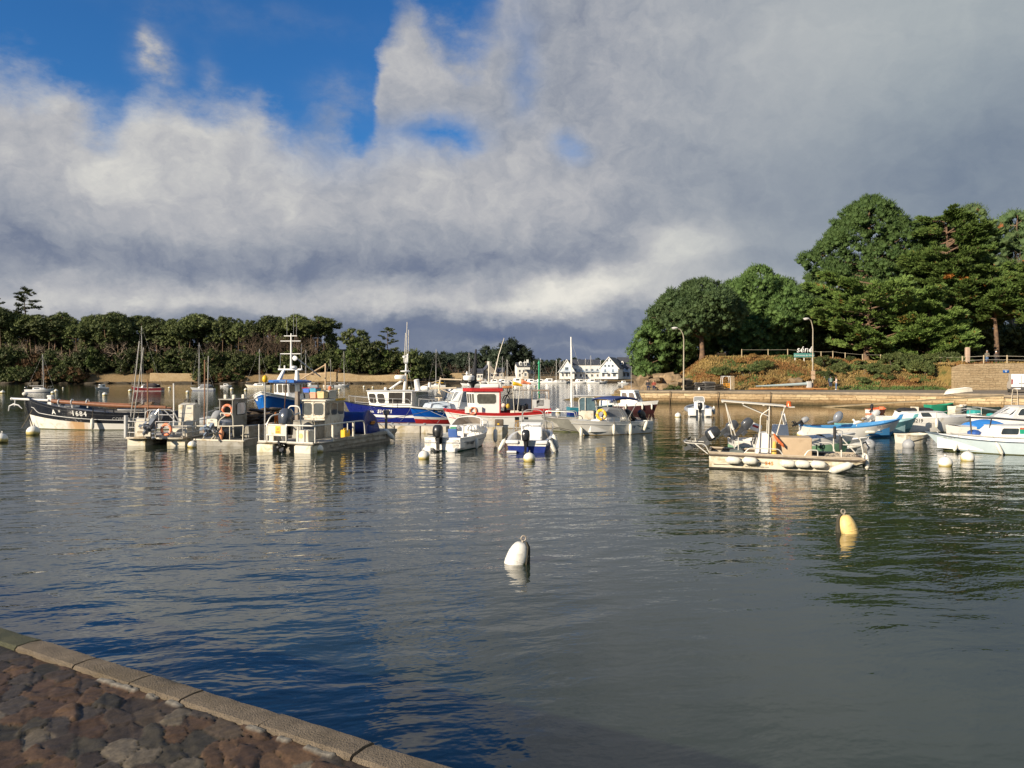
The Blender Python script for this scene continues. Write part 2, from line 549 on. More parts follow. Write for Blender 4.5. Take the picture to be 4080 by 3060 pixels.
def build_near_quay():
	rng=np.random.default_rng(4)
	du=0.012
	us,ws=np.arange(-1.6,5.2,du),np.arange(0,3.2,du)
	U,W=np.meshgrid(us,ws)
	ca,sa=cos(.55),sin(.55)
	A,B=(U*ca+W*sa)/0.185,(-U*sa+W*ca)/0.115
	i0,j0=np.floor(A).astype(int),np.floor(B).astype(int)
	tab=rng.random((128,128,6))
	d1,d2=np.full(U.shape,9.),np.full(U.shape,9.)
	cid=np.zeros(U.shape,int)
	wob=0.06*np.sin(A*3.1+2*np.sin(B*2.3))+.1*np.sin(B*4.7+A*1.3)
	wob2=0.06*np.sin(B*3.7+2*np.sin(A*1.9))+.08*np.sin(A*6.1)
	for di in range(-2,3):
		for dj in range(-2,3):
			ii,jj=(i0+di)%128,(j0+dj)%128
			px=i0+di+.15+.7*tab[ii,jj,0]+.5*((j0+dj)%2)
			py=j0+dj+.12+.76*tab[ii,jj,1]
			d=np.abs(A+wob-px)**2+np.abs(B+wob2-py)**2
			d=d**.5
			near=d<d1
			d2=np.where(near,d1,np.minimum(d2,d))
			cid=np.where(near,ii*128+jj,cid)
			d1=np.where(near,d,d1)
	edge=np.clip((d2-d1)/.055,0,1)
	edge=1-(1-edge)**1.8
	r=tab.reshape(-1,6)[cid]
	tilt=(r[...,2]-.5)*.012+(r[...,3]-.5)*.014*(A-np.floor(A)-.5)+(r[...,5]-.5)*.014*(B-np.floor(B)-.5)
	grain=np.zeros(U.shape)
	for k in range(5):
		fx,fy,ph=rng.normal(0,18*1.6**k),rng.normal(0,18*1.6**k),rng.random()*6
		grain+=np.sin(U*fx+W*fy+ph+2*np.sin(U*fy*.7-W*fx*.6))/(1.5**k)
	Z=(0.009*edge+tilt*edge)+0.0024*grain*edge-.012
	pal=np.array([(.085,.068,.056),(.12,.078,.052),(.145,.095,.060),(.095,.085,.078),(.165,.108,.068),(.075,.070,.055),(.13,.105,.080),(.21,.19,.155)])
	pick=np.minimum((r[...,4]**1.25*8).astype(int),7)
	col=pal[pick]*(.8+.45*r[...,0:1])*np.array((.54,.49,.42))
	joint=np.array((.018,.015,.009))
	mossy=np.array((.028,.032,.012))
	jj=np.clip(edge*1.5,0,1)[...,None]
	jc=joint+(mossy-joint)*(0.5+.5*np.sin(U*2.1+W*3.3))[...,None]
	col=jc*(1-jj)+col*jj
	pale=((W<.026)&(np.sin(U*19+3*np.sin(U*7))>.1)&(U>1.3)).astype(float)[...,None]
	col=col*(1-pale)+np.array((.20,.18,.145))*pale
	Z=Z+.010*pale[...,0]
	P=np.stack([QA.x+QE.x*U-QN.x*(W+COPE),QA.y+QE.y*U-QN.y*(W+COPE),QZ-.012+Z],-1)
	nw,nu=U.shape
	idx=np.arange(nw*nu).reshape(nw,nu)
	fc=np.stack([idx[:-1,:-1],idx[:-1,1:],idx[1:,1:],idx[1:,:-1]],-1).reshape(-1,4)
	m=attr_material('sett_stone','stone',.68,.5,90,.45,.35)
	o=npmesh('quay_pavement',P.reshape(-1,3),fc,m,smooth=True)
	a=o.data.color_attributes.new('stone','FLOAT_COLOR','POINT')
	a.data.foreach_set('color',np.concatenate([col.reshape(-1,3),np.ones((nw*nu,1))],1).astype(np.float32).ravel())
	tag(o,'worn brown cobbled quay in the shade',None,kind='structure')
	mb=MB()
	grm=mat('coping_granite',(.19,.15,.105),.85,var=.35,scale=9,bump=.9,bscale=110,dirt=((.13,.10,.06),.35,1.6))
	grg=mat('coping_granite_mossy',(.085,.085,.045),.85,var=.35,scale=9,bump=.9,bscale=110,dirt=((.05,.055,.03),.5,3))
	cuts=[-1.7,-.9,-.2,.42,1.02,1.53,1.95,2.52,3.1,3.75,4.4,5.2]
	random.seed(3)
	for i in range(len(cuts)-1):
		a,b=cuts[i]+.006,cuts[i+1]-.006
		dz=random.uniform(-.006,.006)
		nseg=6
		rows=[]
		for k in range(nseg+1):
			u=a+(b-a)*k/nseg
			j1,j2=random.uniform(-.004,.004),random.uniform(-.004,.004)
			ring=[]
			for wq,zq in ((COPE-.004,-.16),(COPE-.004,-.012),(COPE-.018,.0),(.07+j1,.004),(.012+j2,-.002),(-.002+j2,-.014),(-.006,-.16)):
				p=QA+QE*u-QN*wq
				rows_z=QZ+zq+dz+random.uniform(-.002,.002)
				ring.append(V(p.x,p.y,rows_z))
			rows.append(ring)
		mb.loft(rows,1 if i<3 else 0,True,True)
	o=mb.build('quay_kerb',[grm,grg],angle=30)
	tag(o,'pale granite coping along the edge of the cobbled quay',None,kind='structure')
	mb=MB()
	q0,q1=QA-QE*60,QA+QE*60
	a,b=q0-QN*.012,q1-QN*.012
	mb.prism([(a.x,a.y),(b.x,b.y),(b.x-QN.x*70,b.y-QN.y*70),(a.x-QN.x*70,a.y-QN.y*70)],-3,QZ-.06,'z')
	o=mb.build('quay_ground',mat('quay_core',(.09,.075,.06),.9,var=.4,scale=4,bump=.6,bscale=25),smooth=False)
	tag(o,'dark stone body of the near quay',None,kind='structure')
build_near_quay()
def shade_house():
	"""unseen house added behind the camera to throw shade on the quay"""
	t=thing('shade_house','unseen house added behind the near quay to shade it','house',(-15,-11.4,QZ-.06),-.525)
	mb=MB()
	mb.box(-13,13,-5,5,0,4.9)  # wall and roof heights set by the shadow wanted on the quay
	mb.build('wall',mat('house_render',(.55,.50,.42),.9,var=.12,scale=2),t)
	mb=MB()
	mb.prism([(-5.4,4.8),(5.4,4.8),(0,7.4)],-13.4,13.4,'x')
	mb.build('roof',mat('roof_slate',(.06,.065,.075),.6,var=.3,scale=6,bump=.3),t)
	g=glass()
	for x in (-10,-6,-2,2,6,10):
		for z in (1.0,3.0):
			mb=MB()
			mb.box(x-.5,x+.5,4.99,5.03,z,z+1.5)
			mb.build('window',g,t,smooth=False)
shade_house()
# ---- far left shore
def land_material(name,veg,sand,wet,zs,zv):
	m=bpy.data.materials.new(name)
	m.use_nodes=True
	N=NT(m.node_tree)
	b=m.node_tree.nodes['Principled BSDF']
	pos=N.n('ShaderNodeNewGeometry').outputs['Position']
	z=N.sep(pos)[2]
	n1=N.noise(pos,.35,6,.6)
	n2=N.noise(pos,1.7,6,.65)
	zz=N.m('ADD',z,N.m('MULTIPLY',N.m('SUBTRACT',n1,.5),1.0))
	sc=N.mix(n2,tuple(c*.55 for c in sand),tuple(min(.8,c*1.35) for c in sand))
	sc=N.mix(N.rng(N.noise(pos,.035,3,.6),.42,.56,.75,0),sc,tuple(c*.42 for c in sand))
	vc=N.mix(N.rng(n1,.35,.65),veg[0],veg[1])
	vc=N.mix(N.rng(n2,.4,.7),vc,veg[2])
	c=N.mix(N.rng(zz,zs-.15,zs+.15,smooth=True),N.mix(n2,tuple(c*.6 for c in wet),tuple(c*1.5 for c in wet)),sc)
	c=N.mix(N.rng(zz,zv-.5,zv+.3,smooth=True),c,vc)
	N.put(b.inputs['Base Color'],c)
	b.inputs['Roughness'].default_value=.95
	b.inputs['Specular IOR Level'].default_value=.15
	bp=N.n('ShaderNodeBump')
	bp.inputs['Strength'].default_value=.8
	bp.inputs['Distance'].default_value=.4
	N.put(bp.inputs['Height'],n2)
	N.t.links.new(bp.outputs[0],b.inputs['Normal'])
	return m
def fbm(x,y,s=1.0,o=4):
	return mnoise.fractal((x*s,y*s,1.7),1.0,2.0,o)
SHORE=[(-330,292),(-205,297),(-150,297),(-90,296),(-35,294),(-17,303),(-8,322),(20,330),(60,333),(110,336),(300,340)]
def shore_y(x):
	for(x0,y0),(x1,y1) in zip(SHORE,SHORE[1:]):
		if x<=x1:
			return y0+(y1-y0)*(x-x0)/(x1-x0)
	return SHORE[-1][1]
def far_ground(x,d):
	"""height of the far bank d metres behind its waterline"""
	wood=min(1,max(0,(-36-x)/26))
	n=fbm(x,d,.05)
	zw=min(3.6+.5*n,max(-.6,(-.5+d*.22 if d<4 else .4+(d-4)*1.1)))+max(0,d-7)*.26+.5*n*min(1,d/10)
	zt=min(1.7,-.5+d*.13)+max(0,d-40)*.02
	zw=min(zw,15+n)
	return zt+(zw-zt)*wood
def build_far_land():
	xs=np.arange(-330,260,2.0)
	ds=np.array([-6,-2,0,1,2,3,4,4.7,5.4,6.2,7,8,10,13,17,22,28,36,48,65,90,130,200,300])
	P=np.array([[(x,shore_y(x)+d,far_ground(x,d)) for x in xs] for d in ds])
	nd,nx=len(ds),len(xs)
	idx=np.arange(nd*nx).reshape(nd,nx)
	fc=np.stack([idx[:-1,:-1],idx[:-1,1:],idx[1:,1:],idx[1:,:-1]],-1).reshape(-1,4)
	m=land_material('far_bank',((.035,.030,.016),(.06,.042,.022),(.03,.035,.015)),(.24,.17,.09),(.045,.033,.02),.75,3.9)
	o=npmesh('far_shore',P.reshape(-1,3),fc,m,smooth=True)
	tag(o,'low wooded far bank with a sandy foot',None,kind='structure')
	xs=np.arange(-160,700,8.0)
	ys=np.array([560,600,650,720,800,1000.])
	prof=[0,.6,.92,1,.9,.0]
	P=np.array([[(x,y,-1+pz*(17+5*fbm(x,5,.008)+2.5*fbm(x,y,.03))*(1 if x<170 else .75)) for x in xs] for y,pz in zip(ys,prof)])
	nd,nx=len(ys),len(xs)
	idx=np.arange(nd*nx).reshape(nd,nx)
	fc=np.stack([idx[:-1,:-1],idx[:-1,1:],idx[1:,1:],idx[1:,:-1]],-1).reshape(-1,4)
	m=land_material('far_hill_soil',((.02,.028,.015),(.03,.036,.02),(.024,.03,.016)),(.06,.05,.03),(.04,.03,.02),.5,1.5)
	o=npmesh('far_hill',P.reshape(-1,3),fc,m,smooth=True)
	tag(o,'dark wooded hill beyond the marina',None,kind='structure')
build_far_land()
def stone_material(name,cols,joint,bw,bh,tide=None,rot=None,warp=.05):
	"""coursed rubble on a wall: the u coordinate runs along the wall; tide = (z, colour) stain below a height"""
	m=bpy.data.materials.new(name)
	m.use_nodes=True
	N=NT(m.node_tree)
	b=m.node_tree.nodes['Principled BSDF']
	pos=N.n('ShaderNodeTexCoord').outputs['Object']
	x,y,z=N.sep(pos)
	u=x if rot is None else N.m('ADD',N.m('MULTIPLY',x,cos(rot)),N.m('MULTIPLY',y,sin(rot)))
	p=N.vm('ADD',N.xyz(u,z,0.0),N.vm('SCALE',N.vm('SUBTRACT',N.noise(pos,1.6,3,col=True),(.5,.5,.5)),warp*4))
	br=N.n('ShaderNodeTexBrick')
	N.put(br.inputs['Vector'],p)
	br.inputs['Scale'].default_value=1.0
	br.inputs['Brick Width'].default_value=bw
	br.inputs['Row Height'].default_value=bh
	br.inputs['Mortar Size'].default_value=bh*.09
	br.inputs['Mortar Smooth'].default_value=.5
	br.offset_frequency=2
	br.squash=1.6
	br.squash_frequency=3
	br.inputs['Color1'].default_value=(*cols[0],1)
	br.inputs['Color2'].default_value=(*cols[1],1)
	br.inputs['Mortar'].default_value=(*joint,1)
	n1=N.noise(pos,.5,6,.65)
	n2=N.noise(pos,4.0,6,.6)
	c=N.mix(N.rng(n1,.42,.68),br.outputs[0],cols[2])
	c=N.mix(1.0,c,N.mix(n2,(.55,.55,.55),(1.4,1.4,1.4)),'MULTIPLY')
	if tide:
		zz=N.m('ADD',z,N.m('MULTIPLY',N.m('SUBTRACT',n1,.5),.5))
		for zt,colr in tide:
			c=N.mix(N.rng(zz,zt-.12,zt+.12,.8,0,smooth=True),c,N.mix(n2,tuple(k*.5 for k in colr),tuple(k*1.5 for k in colr)))
	N.put(b.inputs['Base Color'],c)
	b.inputs['Roughness'].default_value=.9
	b.inputs['Specular IOR Level'].default_value=.25
	bp=N.n('ShaderNodeBump')
	bp.inputs['Strength'].default_value=.7
	bp.inputs['Distance'].default_value=.05
	N.put(bp.inputs['Height'],N.m('SUBTRACT',n2,N.m('MULTIPLY',br.outputs['Fac'],.8)))
	N.t.links.new(bp.outputs[0],b.inputs['Normal'])
	return m
def wall_strip(name,pts,zb,zt,th,m,label,cat='wall',batter=.12,steps=None):
	"""free-standing wall along ground points; top height may vary per point"""
	mb=MB()
	rings=[]
	dense=[]
	for i in range(len(pts)-1):
		n=max(1,int((Vector(pts[i+1])-Vector(pts[i])).length/1.5))
		for k in range(n):
			t=k/n
			dense.append(tuple(a+(b-a)*t for a,b in zip(pts[i],pts[i+1])))
	dense.append(pts[-1])
	for i,p in enumerate(dense):
		a,b=Vector(dense[max(0,i-1)][:2]),Vector(dense[min(len(dense)-1,i+1)][:2])
		d=(b-a).normalized()
		nrm=Vector((d.y,-d.x))
		top=(p[2] if len(p)>2 else zt)+.06*fbm(p[0],p[1],.8)
		o=Vector(p[:2])
		f,g=o+nrm*batter,o-nrm*th
		mid=o+nrm*batter*.5
		rings.append([V(f.x,f.y,zb),V(mid.x,mid.y,(zb+top)/2),V(o.x,o.y,top-.05),V(o.x-nrm.x*.06,o.y-nrm.y*.06,top),V(g.x,g.y,top),V(g.x,g.y,zb)])
	mb.loft(rings,0,True,True)
	o=mb.build(name,m,angle=25)
	tag(o,label,cat)
	return o
WALL_TAN=[(.47,.35,.20),(.36,.25,.13),(.42,.32,.19)]  # tan rubble tones of the far sea walls
MW=stone_material('shore_wall_stone',WALL_TAN,(.26,.19,.10),.9,.42,[(1.05,(.05,.036,.022))],warp=.10)
def shore_wall(px0,px1,ztop,label,off=3.4):
	pts=[]
	n=12
	for i in range(n+1):
		X=(px0+(px1-px0)*i/n-CX)/F*(297+off)
		pts.append((X,shore_y(X)+off+.5*fbm(X,3,.05),ztop+.8*fbm(X,9,.06)))
	return wall_strip('shore_wall',pts,-.3,ztop,1.2,MW,label,batter=.5)
shore_wall(598,792,4.1,'short pale rubble wall above the beach behind the red sailing boat')
shore_wall(1060,1345,4.0,'long sunlit rubble sea wall behind the light blue trawler')
shore_wall(1352,1628,3.7,'sunlit rubble sea wall on the shore behind the dark blue trawler')
def rock_mesh(mb,c,r,seed,m=0,n=10):
	random.seed(seed)
	off=V(random.random()*50,random.random()*50,random.random()*50)
	k=n//2+2
	rings=[]
	for i in range(k):
		a=pi*(i+.05)/(k-.9)
		ring=[]
		for j in range(n):
			b=2*pi*j/n
			d=V(sin(a)*cos(b),sin(a)*sin(b),-cos(a))
			s=1+.55*mnoise.noise(d*1.1+off)+.22*mnoise.noise(d*3+off)
			d2=V(*[max(-.72,min(.72,q)) for q in d])*1.2
			ring.append(Vector(c)+V(d2 .x*r[0],d2 .y*r[1],d2 .z*r[2])*s)
		rings.append(ring)
	mb.loft(rings,m,True,True)
ROCKM=mat('shore_rock',(.30,.215,.125),.92,var=.5,scale=.9,bump=.8,bscale=4,dirt=((.10,.075,.045),.45,.6))
WETROCK=mat('weedy_rock',(.055,.042,.025),.8,var=.5,scale=1.2,bump=.8,bscale=5)
random.seed(11)
for i in range(46):
	px=random.uniform(20,1800)
	X=(px-CX)/F*298
	mb=MB()
	r=random.uniform(.6,1.5)
	rock_mesh(mb,(0,0,0),(r*1.7,r,r*.5),i)
	o=mb.build('weedy_rock',WETROCK,angle=50)
	o.location=(X,shore_y(X)+random.uniform(.8,3.0),.25)
	tag(o,'low dark weed-covered rock at the foot of the far sea wall','rock','weedy rocks under the far sea walls')
# ---- right-hand quay, slope and wood
A0=V(15.6,92,0)
E0=V(.8217,-.5700,0)
N0=V(.5700,.8217,0)
def Q(s,t,z=0.0):
	p=A0+E0*s+N0*t
	return V(p.x,p.y,z)
DECK=1.45
YF=98.0
def bank_z(x,y):
	n=fbm(x,y,.12)
	d=y-YF-(.8*n)
	top=5.9-max(0,min(1,(x-40)/18))*1.05
	if d<0:
		z=DECK-.15
	elif d<11:
		t=d/11
		z=DECK-.15+(top-DECK+.15)*(t*t*(3-2*t)*.45+t*.55)
	else:
		z=top+max(0,d-17)*.045
	left=18.6+max(0,y-97)*.175+.8*n
	k=(x-left)/7.0
	if k<1:
		k=max(-.3,k)
		kk=k if k>0 else k
		z=-1.2+(z+1.2)*max(0,kk)**.62 if kk>0 else -1.2
	if x>57.0 and y<110:
		z=max(z,4.75)
	return z+.18*fbm(x,y,.45)*(1 if d>0 else 0)
def build_headland():
	xs=np.concatenate([np.arange(15,70,.7),np.arange(70,150,3)])
	ys=np.concatenate([np.arange(97.2,122,.6),np.arange(122,240,4)])
	P=np.array([[(x,y,bank_z(x,y)) for x in xs] for y in ys])
	nd,nx=len(ys),len(xs)
	keep=[]
	idx=np.arange(nd*nx).reshape(nd,nx)
	fc=np.stack([idx[:-1,:-1],idx[:-1,1:],idx[1:,1:],idx[1:,:-1]],-1)
	yc,xc=ys[:-1],xs[:-1]
	sel=~((yc[:,None]<98.35)&(xc[None,:]>56.5))
	fc=fc[sel]
	m=bpy.data.materials.new('bank_soil')
	m.use_nodes=True
	N=NT(m.node_tree)
	b=m.node_tree.nodes['Principled BSDF']
	pos=N.n('ShaderNodeNewGeometry').outputs['Position']
	n1,n2,n3=N.noise(pos,.16,5,.6),N.noise(pos,.9,6,.65),N.noise(pos,3.5,6,.65)
	c=N.mix(N.rng(n1,.4,.62,smooth=True),(.20,.105,.035),(.27,.19,.065))
	c=N.mix(N.rng(n2,.52,.66),c,(.085,.10,.030))
	c=N.mix(N.rng(n2,.30,.40,1,0),c,(.10,.045,.022))
	c=N.mix(1.0,c,N.mix(n3,(.45,.45,.45),(1.5,1.5,1.5)),'MULTIPLY')
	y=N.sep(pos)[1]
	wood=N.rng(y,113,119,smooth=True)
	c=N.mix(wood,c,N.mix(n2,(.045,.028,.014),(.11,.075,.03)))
	N.put(b.inputs['Base Color'],c)
	b.inputs['Roughness'].default_value=.95
	b.inputs['Specular IOR Level'].default_value=.1
	bp=N.n('ShaderNodeBump')
	bp.inputs['Strength'].default_value=1.0
	bp.inputs['Distance'].default_value=.25
	N.put(bp.inputs['Height'],N.m('ADD',n2,N.m('MULTIPLY',n3,.5)))
	N.t.links.new(bp.outputs[0],b.inputs['Normal'])
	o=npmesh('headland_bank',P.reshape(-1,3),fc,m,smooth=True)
	tag(o,'steep russet grassy bank below the wood on the right',None,kind='structure')
build_headland()
QUAYM=stone_material('quay_wall_stone',[(.60,.47,.28),(.31,.21,.11),(.42,.31,.18)],(.09,.06,.03),.95,.29,[(.66,(.16,.10,.045)),(.32,(.085,.062,.028)),(.10,(.04,.036,.018))],rot=-.6065,warp=.06)
CONC=mat('quay_concrete',(.23,.185,.135),.9,var=.25,scale=.8,bump=.3,bscale=8,dirt=((.13,.11,.08),.4,.35))
RAMPM=mat('ramp_concrete',(.31,.24,.14),.9,var=.3,scale=.9,bump=.4,bscale=8,dirt=((.15,.12,.06),.4,.5))
def build_right_quay():
	mb=MB()
	SR,TR=20.0,4.6
	s0=-1.6
	front=[(s0,0),(SR,TR),(36.5,TR),(36.5,0),(75,0)]
	dense=[]
	for(a,b),(c,d) in zip(front,front[1:]):
		n=max(1,int(max(abs(c-a),abs(d-b))/2))
		dense+=[(a+(c-a)*k/n,b+(d-b)*k/n) for k in range(n)]
	dense.append(front[-1])
	rings=[]
	for s,t in dense:
		bt=.55
		rings.append([Q(s,t-bt,-.6),Q(s,t-bt*.55,.3),Q(s,t-.12,.9),Q(s,t,DECK-.26)])
	mb.loft(rings,0,False)
	o=mb.build('stone_quay_wall',QUAYM,angle=30)
	tag(o,'long honey-coloured rubble quay wall with a brown tide line','wall')
	mb=MB()
	poly=[(Q(s,t).x,Q(s,t).y) for s,t in front]
	poly+=[(120,YF+1),(58,YF+.9),(16.5,YF+1),(14.6,93.8)]
	mb.prism(poly,DECK-.26,DECK,'z')
	o=mb.build('quay_deck',CONC,smooth=False)
	tag(o,'grey concrete quay deck on the right shore',None,kind='structure')
	mb=MB()
	for(a,b),(c,d) in zip(front,front[1:]):
		p,q=Q(a,b),Q(c,d)
		e=(q-p).normalized()
		mid=(p+q)/2+V(-e.y,e.x,0)*.10
		mb.cbox((mid.x,mid.y,DECK-.05),((q-p).length,.32,.20),atan2(e.y,e.x))
	o=mb.build('quay_kerb',mat('kerb_concrete',(.29,.235,.165),.9,var=.3,scale=1.2,bump=.3),smooth=False)
	tag(o,'weathered concrete rim of the right-hand quay',None,kind='structure')
	mb=MB()
	rings=[]
	for s in np.linspace(SR-1.5,36.45,14):
		z=-.15+(DECK+.12)*(s-SR+1.5)/(36.45-SR+1.5)
		rings.append([Q(s,-.35,-.8),Q(s,-.02,z-.10),Q(s,.0,z),Q(s,TR-.05,z),Q(s,TR-.05,-.8)])
	mb.loft(rings,0,True,True)
	for i,f in enumerate(mb.f):
		if len(f)==4 and (i%5) in (0,):
			mb.mi[i]=1
	o=mb.build('slipway',[RAMPM,QUAYM],angle=20)
	tag(o,'pale slipway rising along the quay wall',None,kind='structure')
	mb=MB()
	L=[(15.1,93.0,DECK-.02),(13.6,96.6,1.05),(11.2,100.3,.62),(8.3,103.5,.30),(6.2,105.5,-.2)]
	rings=[]
	for x,y,z in L:
		rings.append([V(x-.9,y-1.2,-.6),V(x-.35,y-.45,z-.12),V(x-.2,y-.3,z),V(x+2.4,y+2.6,z),V(x+2.6,y+2.9,-.6)])
	mb.loft(rings,0,True,True)
	o=mb.build('causeway',stone_material('causeway_stone',[(.30,.21,.09),(.20,.14,.06),(.15,.12,.05)],(.10,.08,.04),.8,.25,[(.32,(.085,.06,.02))],rot=2.2,warp=.1),angle=25)
	tag(o,'low weedy stone causeway running out from the quay',None,kind='structure')
	pts=[(56.3,98.12,4.3),(57.4,98.1,4.75),(63,98.05,4.85),(85,98.0,4.9),(118,98,4.9)]
	wall_strip('retaining_wall',pts,DECK-.1,4.8,.45,stone_material('retaining_stone',[(.44,.34,.21),(.33,.24,.14),(.40,.30,.18)],(.21,.16,.095),.80,.30,warp=.10),'tall tan rubble retaining wall behind the white van',batter=.1)
build_right_quay()
random.seed(5)
ROCKS=[(2310+170,1568,1.7,.9,133),(2540,1545,2.2,1.3,124),(2600,1535,1.7,1.0,112),(2570,1508,1.5,1.1,116),(2610,1520,1.2,.9,112),(2650,1506,1.7,1.3,113),(2510,1556,1.6,.9,128),(2640,1538,1.1,.7,106),(2690,1532,.9,.6,103),(2560,1556,2.0,.9,110),(2590,1560,1.3,.7,103),(2480,1572,1.2,.5,124),(2700,1500,.8,.6,107),(2880,1473,.9,.6,108),(2905,1465,.6,.4,108),(3170,1517,.8,.7,101),(2740,1541,.8,.5,101),(2720,1520,.9,.6,104)]
for i,(px,py,r,h,Y) in enumerate(ROCKS):
	p=PY(px,py,Y)
	mb=MB()
	rock_mesh(mb,(0,0,0),(r,r*.8,h),i*7+1,n=12)
	o=mb.build('boulder',ROCKM,angle=25)
	o.location=(p.x,Y,max(.1,p.z-h*.35))
	o.rotation_euler=(random.uniform(-.2,.2),random.uniform(-.2,.2),random.uniform(0,3))
	lab='tan granite boulder among the jumbled rocks at the tip of the headland'
	if px>2860 and px<3000:
		lab=('pale boulder half way up the russet bank','small pale stone on the russet bank beside a larger boulder')[px>2890]
		tag(o,lab,'rock')
	elif px>3100:
		tag(o,'mottled white boulder at the foot of the bank beside the lamp post','rock')
	elif r==2.2:
		tag(o,'broadest boulder, lying nearest the water at the tip of the headland','rock')
	else:
		tag(o,lab,'rock','boulders at the tip of the headland')
# ------------------------------------------------------------------ trees and plants
def leaf_mat(name,c1,c2,c3=None,f3=.2):
	if name in MATS:
		return MATS[name]
	m=bpy.data.materials.new(name)
	MATS[name]=m
	m.use_nodes=True
	N=NT(m.node_tree)
	b=m.node_tree.nodes['Principled BSDF']
	tc=N.n('ShaderNodeTexCoord').outputs['Object']
	oi=N.n('ShaderNodeObjectInfo').outputs['Random']
	c=N.mix(N.rng(N.noise(tc,.55,5,.65),.35,.65),c1,c2)
	if c3:
		c=N.mix(N.rng(N.noise(tc,.38,3,.6,1.0),.62-f3*.2,.66-f3*.1),c,c3)
	c=N.vm('SCALE',c,N.rng(oi,0,1,.72,1.32))
	N.put(b.inputs['Base Color'],c)
	b.inputs['Roughness'].default_value=.65
	b.inputs['Specular IOR Level'].default_value=.25
	return m
PINE=leaf_mat('pine_needles',(.052,.100,.026),(.092,.150,.040))
PINE2=leaf_mat('bluish_pine_needles',(.052,.092,.034),(.086,.132,.048))
CYP=leaf_mat('cypress_sprays',(.080,.138,.030),(.138,.200,.048),(.20,.12,.03),-.15)
FARPINE=leaf_mat('far_pine_needles',(.058,.080,.027),(.118,.138,.045))
SHRUBM=leaf_mat('shrub_leaves',(.042,.060,.020),(.088,.102,.032),(.11,.07,.03),-.2)
FARGREEN=leaf_mat('distant_leaves',(.022,.036,.022),(.040,.056,.032))
BARK=mat('pine_bark',(.20,.125,.075),.9,var=.5,scale=2.5,bump=.8,bscale=9,dirt=((.09,.06,.045),.5,1.5))
GREYBARK=mat('grey_bark',(.17,.14,.11),.9,var=.4,scale=2.0,bump=.5,bscale=9)
TWIG=mat('bare_twigs',(.13,.09,.062),.9,var=.35,scale=.8)
TWIG2=mat('pale_bare_twigs',(.25,.19,.13),.9,var=.35,scale=.8)
DEADW=mat('dead_wood',(.33,.26,.19),.9,var=.3,scale=1)
def rand_dirs(rng,n):
	d=rng.normal(size=(n,3))
	return d/np.linalg.norm(d,axis=1,keepdims=True)
def blades(rng,base,d,length,width):
	"""a thin diamond leaf spray at each base point along d"""
	n=len(base)
	s=np.cross(d,rand_dirs(rng,n))
	s/=np.linalg.norm(s,axis=1,keepdims=True)+1e-6
	L=(length*rng.uniform(.6,1.35,n))[:,None]
	W=(width*rng.uniform(.7,1.3,n))[:,None]
	mid=base+d*L*.5
	v=np.stack([base,mid+s*W*.5,base+d*L,mid-s*W*.5],1)
	return v.reshape(-1,3)
def core_balls(C,R,flat):
	"""plain low ellipsoids under the leaf sprays"""
	ico=[(0,0,-1),(.72,-.53,-.45),(-.28,-.85,-.45),(-.89,0,-.45),(-.28,.85,-.45),(.72,.53,-.45),(.28,-.85,.45),(-.72,-.53,.45),(-.72,.53,.45),(.28,.85,.45),(.89,0,.45),(0,0,1)]
	fi=[(0,1,2),(1,0,5),(0,2,3),(0,3,4),(0,4,5),(1,5,10),(2,1,6),(3,2,7),(4,3,8),(5,4,9),(1,10,6),(2,6,7),(3,7,8),(4,8,9),(5,9,10),(6,10,11),(7,6,11),(8,7,11),(9,8,11),(10,9,11)]
	ico,fi=np.array(ico),np.array(fi)
	v=C[:,None,:]+ico[None]*R[:,None,None]*np.array([1,1,flat])
	f=fi[None]+(np.arange(len(C))*12)[:,None,None]
	return v.reshape(-1,3),f.reshape(-1,3)
def crown_object(parent,mat_,C,R,per,blen,bwid,rng,up=.35,flat=.75,core=.72,axis=None,spread=.55,name='crown'):
	"""leaf clumps at centres C of radius R: a core each and blades standing off it"""
	n=len(C)
	K=per
	d=rand_dirs(rng,n*K).reshape(n,K,3)
	d[...,2]=np.abs(d[...,2])*.75+d[...,2]*.25
	d/=np.linalg.norm(d,axis=2,keepdims=True)
	base=C[:,None,:]+d*(R[:,None,None]*np.array([1,1,flat]))*rng.uniform(.55,1.0,(n,K,1))
	out=d*.8+rand_dirs(rng,n*K).reshape(n,K,3)*spread+np.array([0,0,up])
	if axis is not None:
		out=out+axis[:,None,:]*1.2
	out/=np.linalg.norm(out,axis=2,keepdims=True)
	bv=blades(rng,base.reshape(-1,3),out.reshape(-1,3),blen,bwid)
	nb=len(bv)//4
	f4=np.arange(nb*4).reshape(nb,4)
	tri=np.concatenate([f4[:,[0,1,2]],f4[:,[0,2,3]]])
	cv,cf=core_balls(C,R*core,flat)
	verts=np.concatenate([bv,cv])
	faces=np.concatenate([tri,cf+len(bv)])
	return npmesh(name,verts,faces,mat_,parent)
def limb(mb,p,q,r0,r1,rng,bend=.12,n=5,k=6):
	p,q=np.array(p,float),np.array(q,float)
	L=np.linalg.norm(q-p)
	off=rng.normal(size=3)*L*bend
	off[2]*=.5
	pts,rs=[],[]
	for i in range(n+1):
		t=i/n
		pts.append(Vector(p+(q-p)*t+off*sin(pi*t)))
		rs.append(r0+(r1-r0)*t)
	mb.tube(pts,rs,k)
	return pts
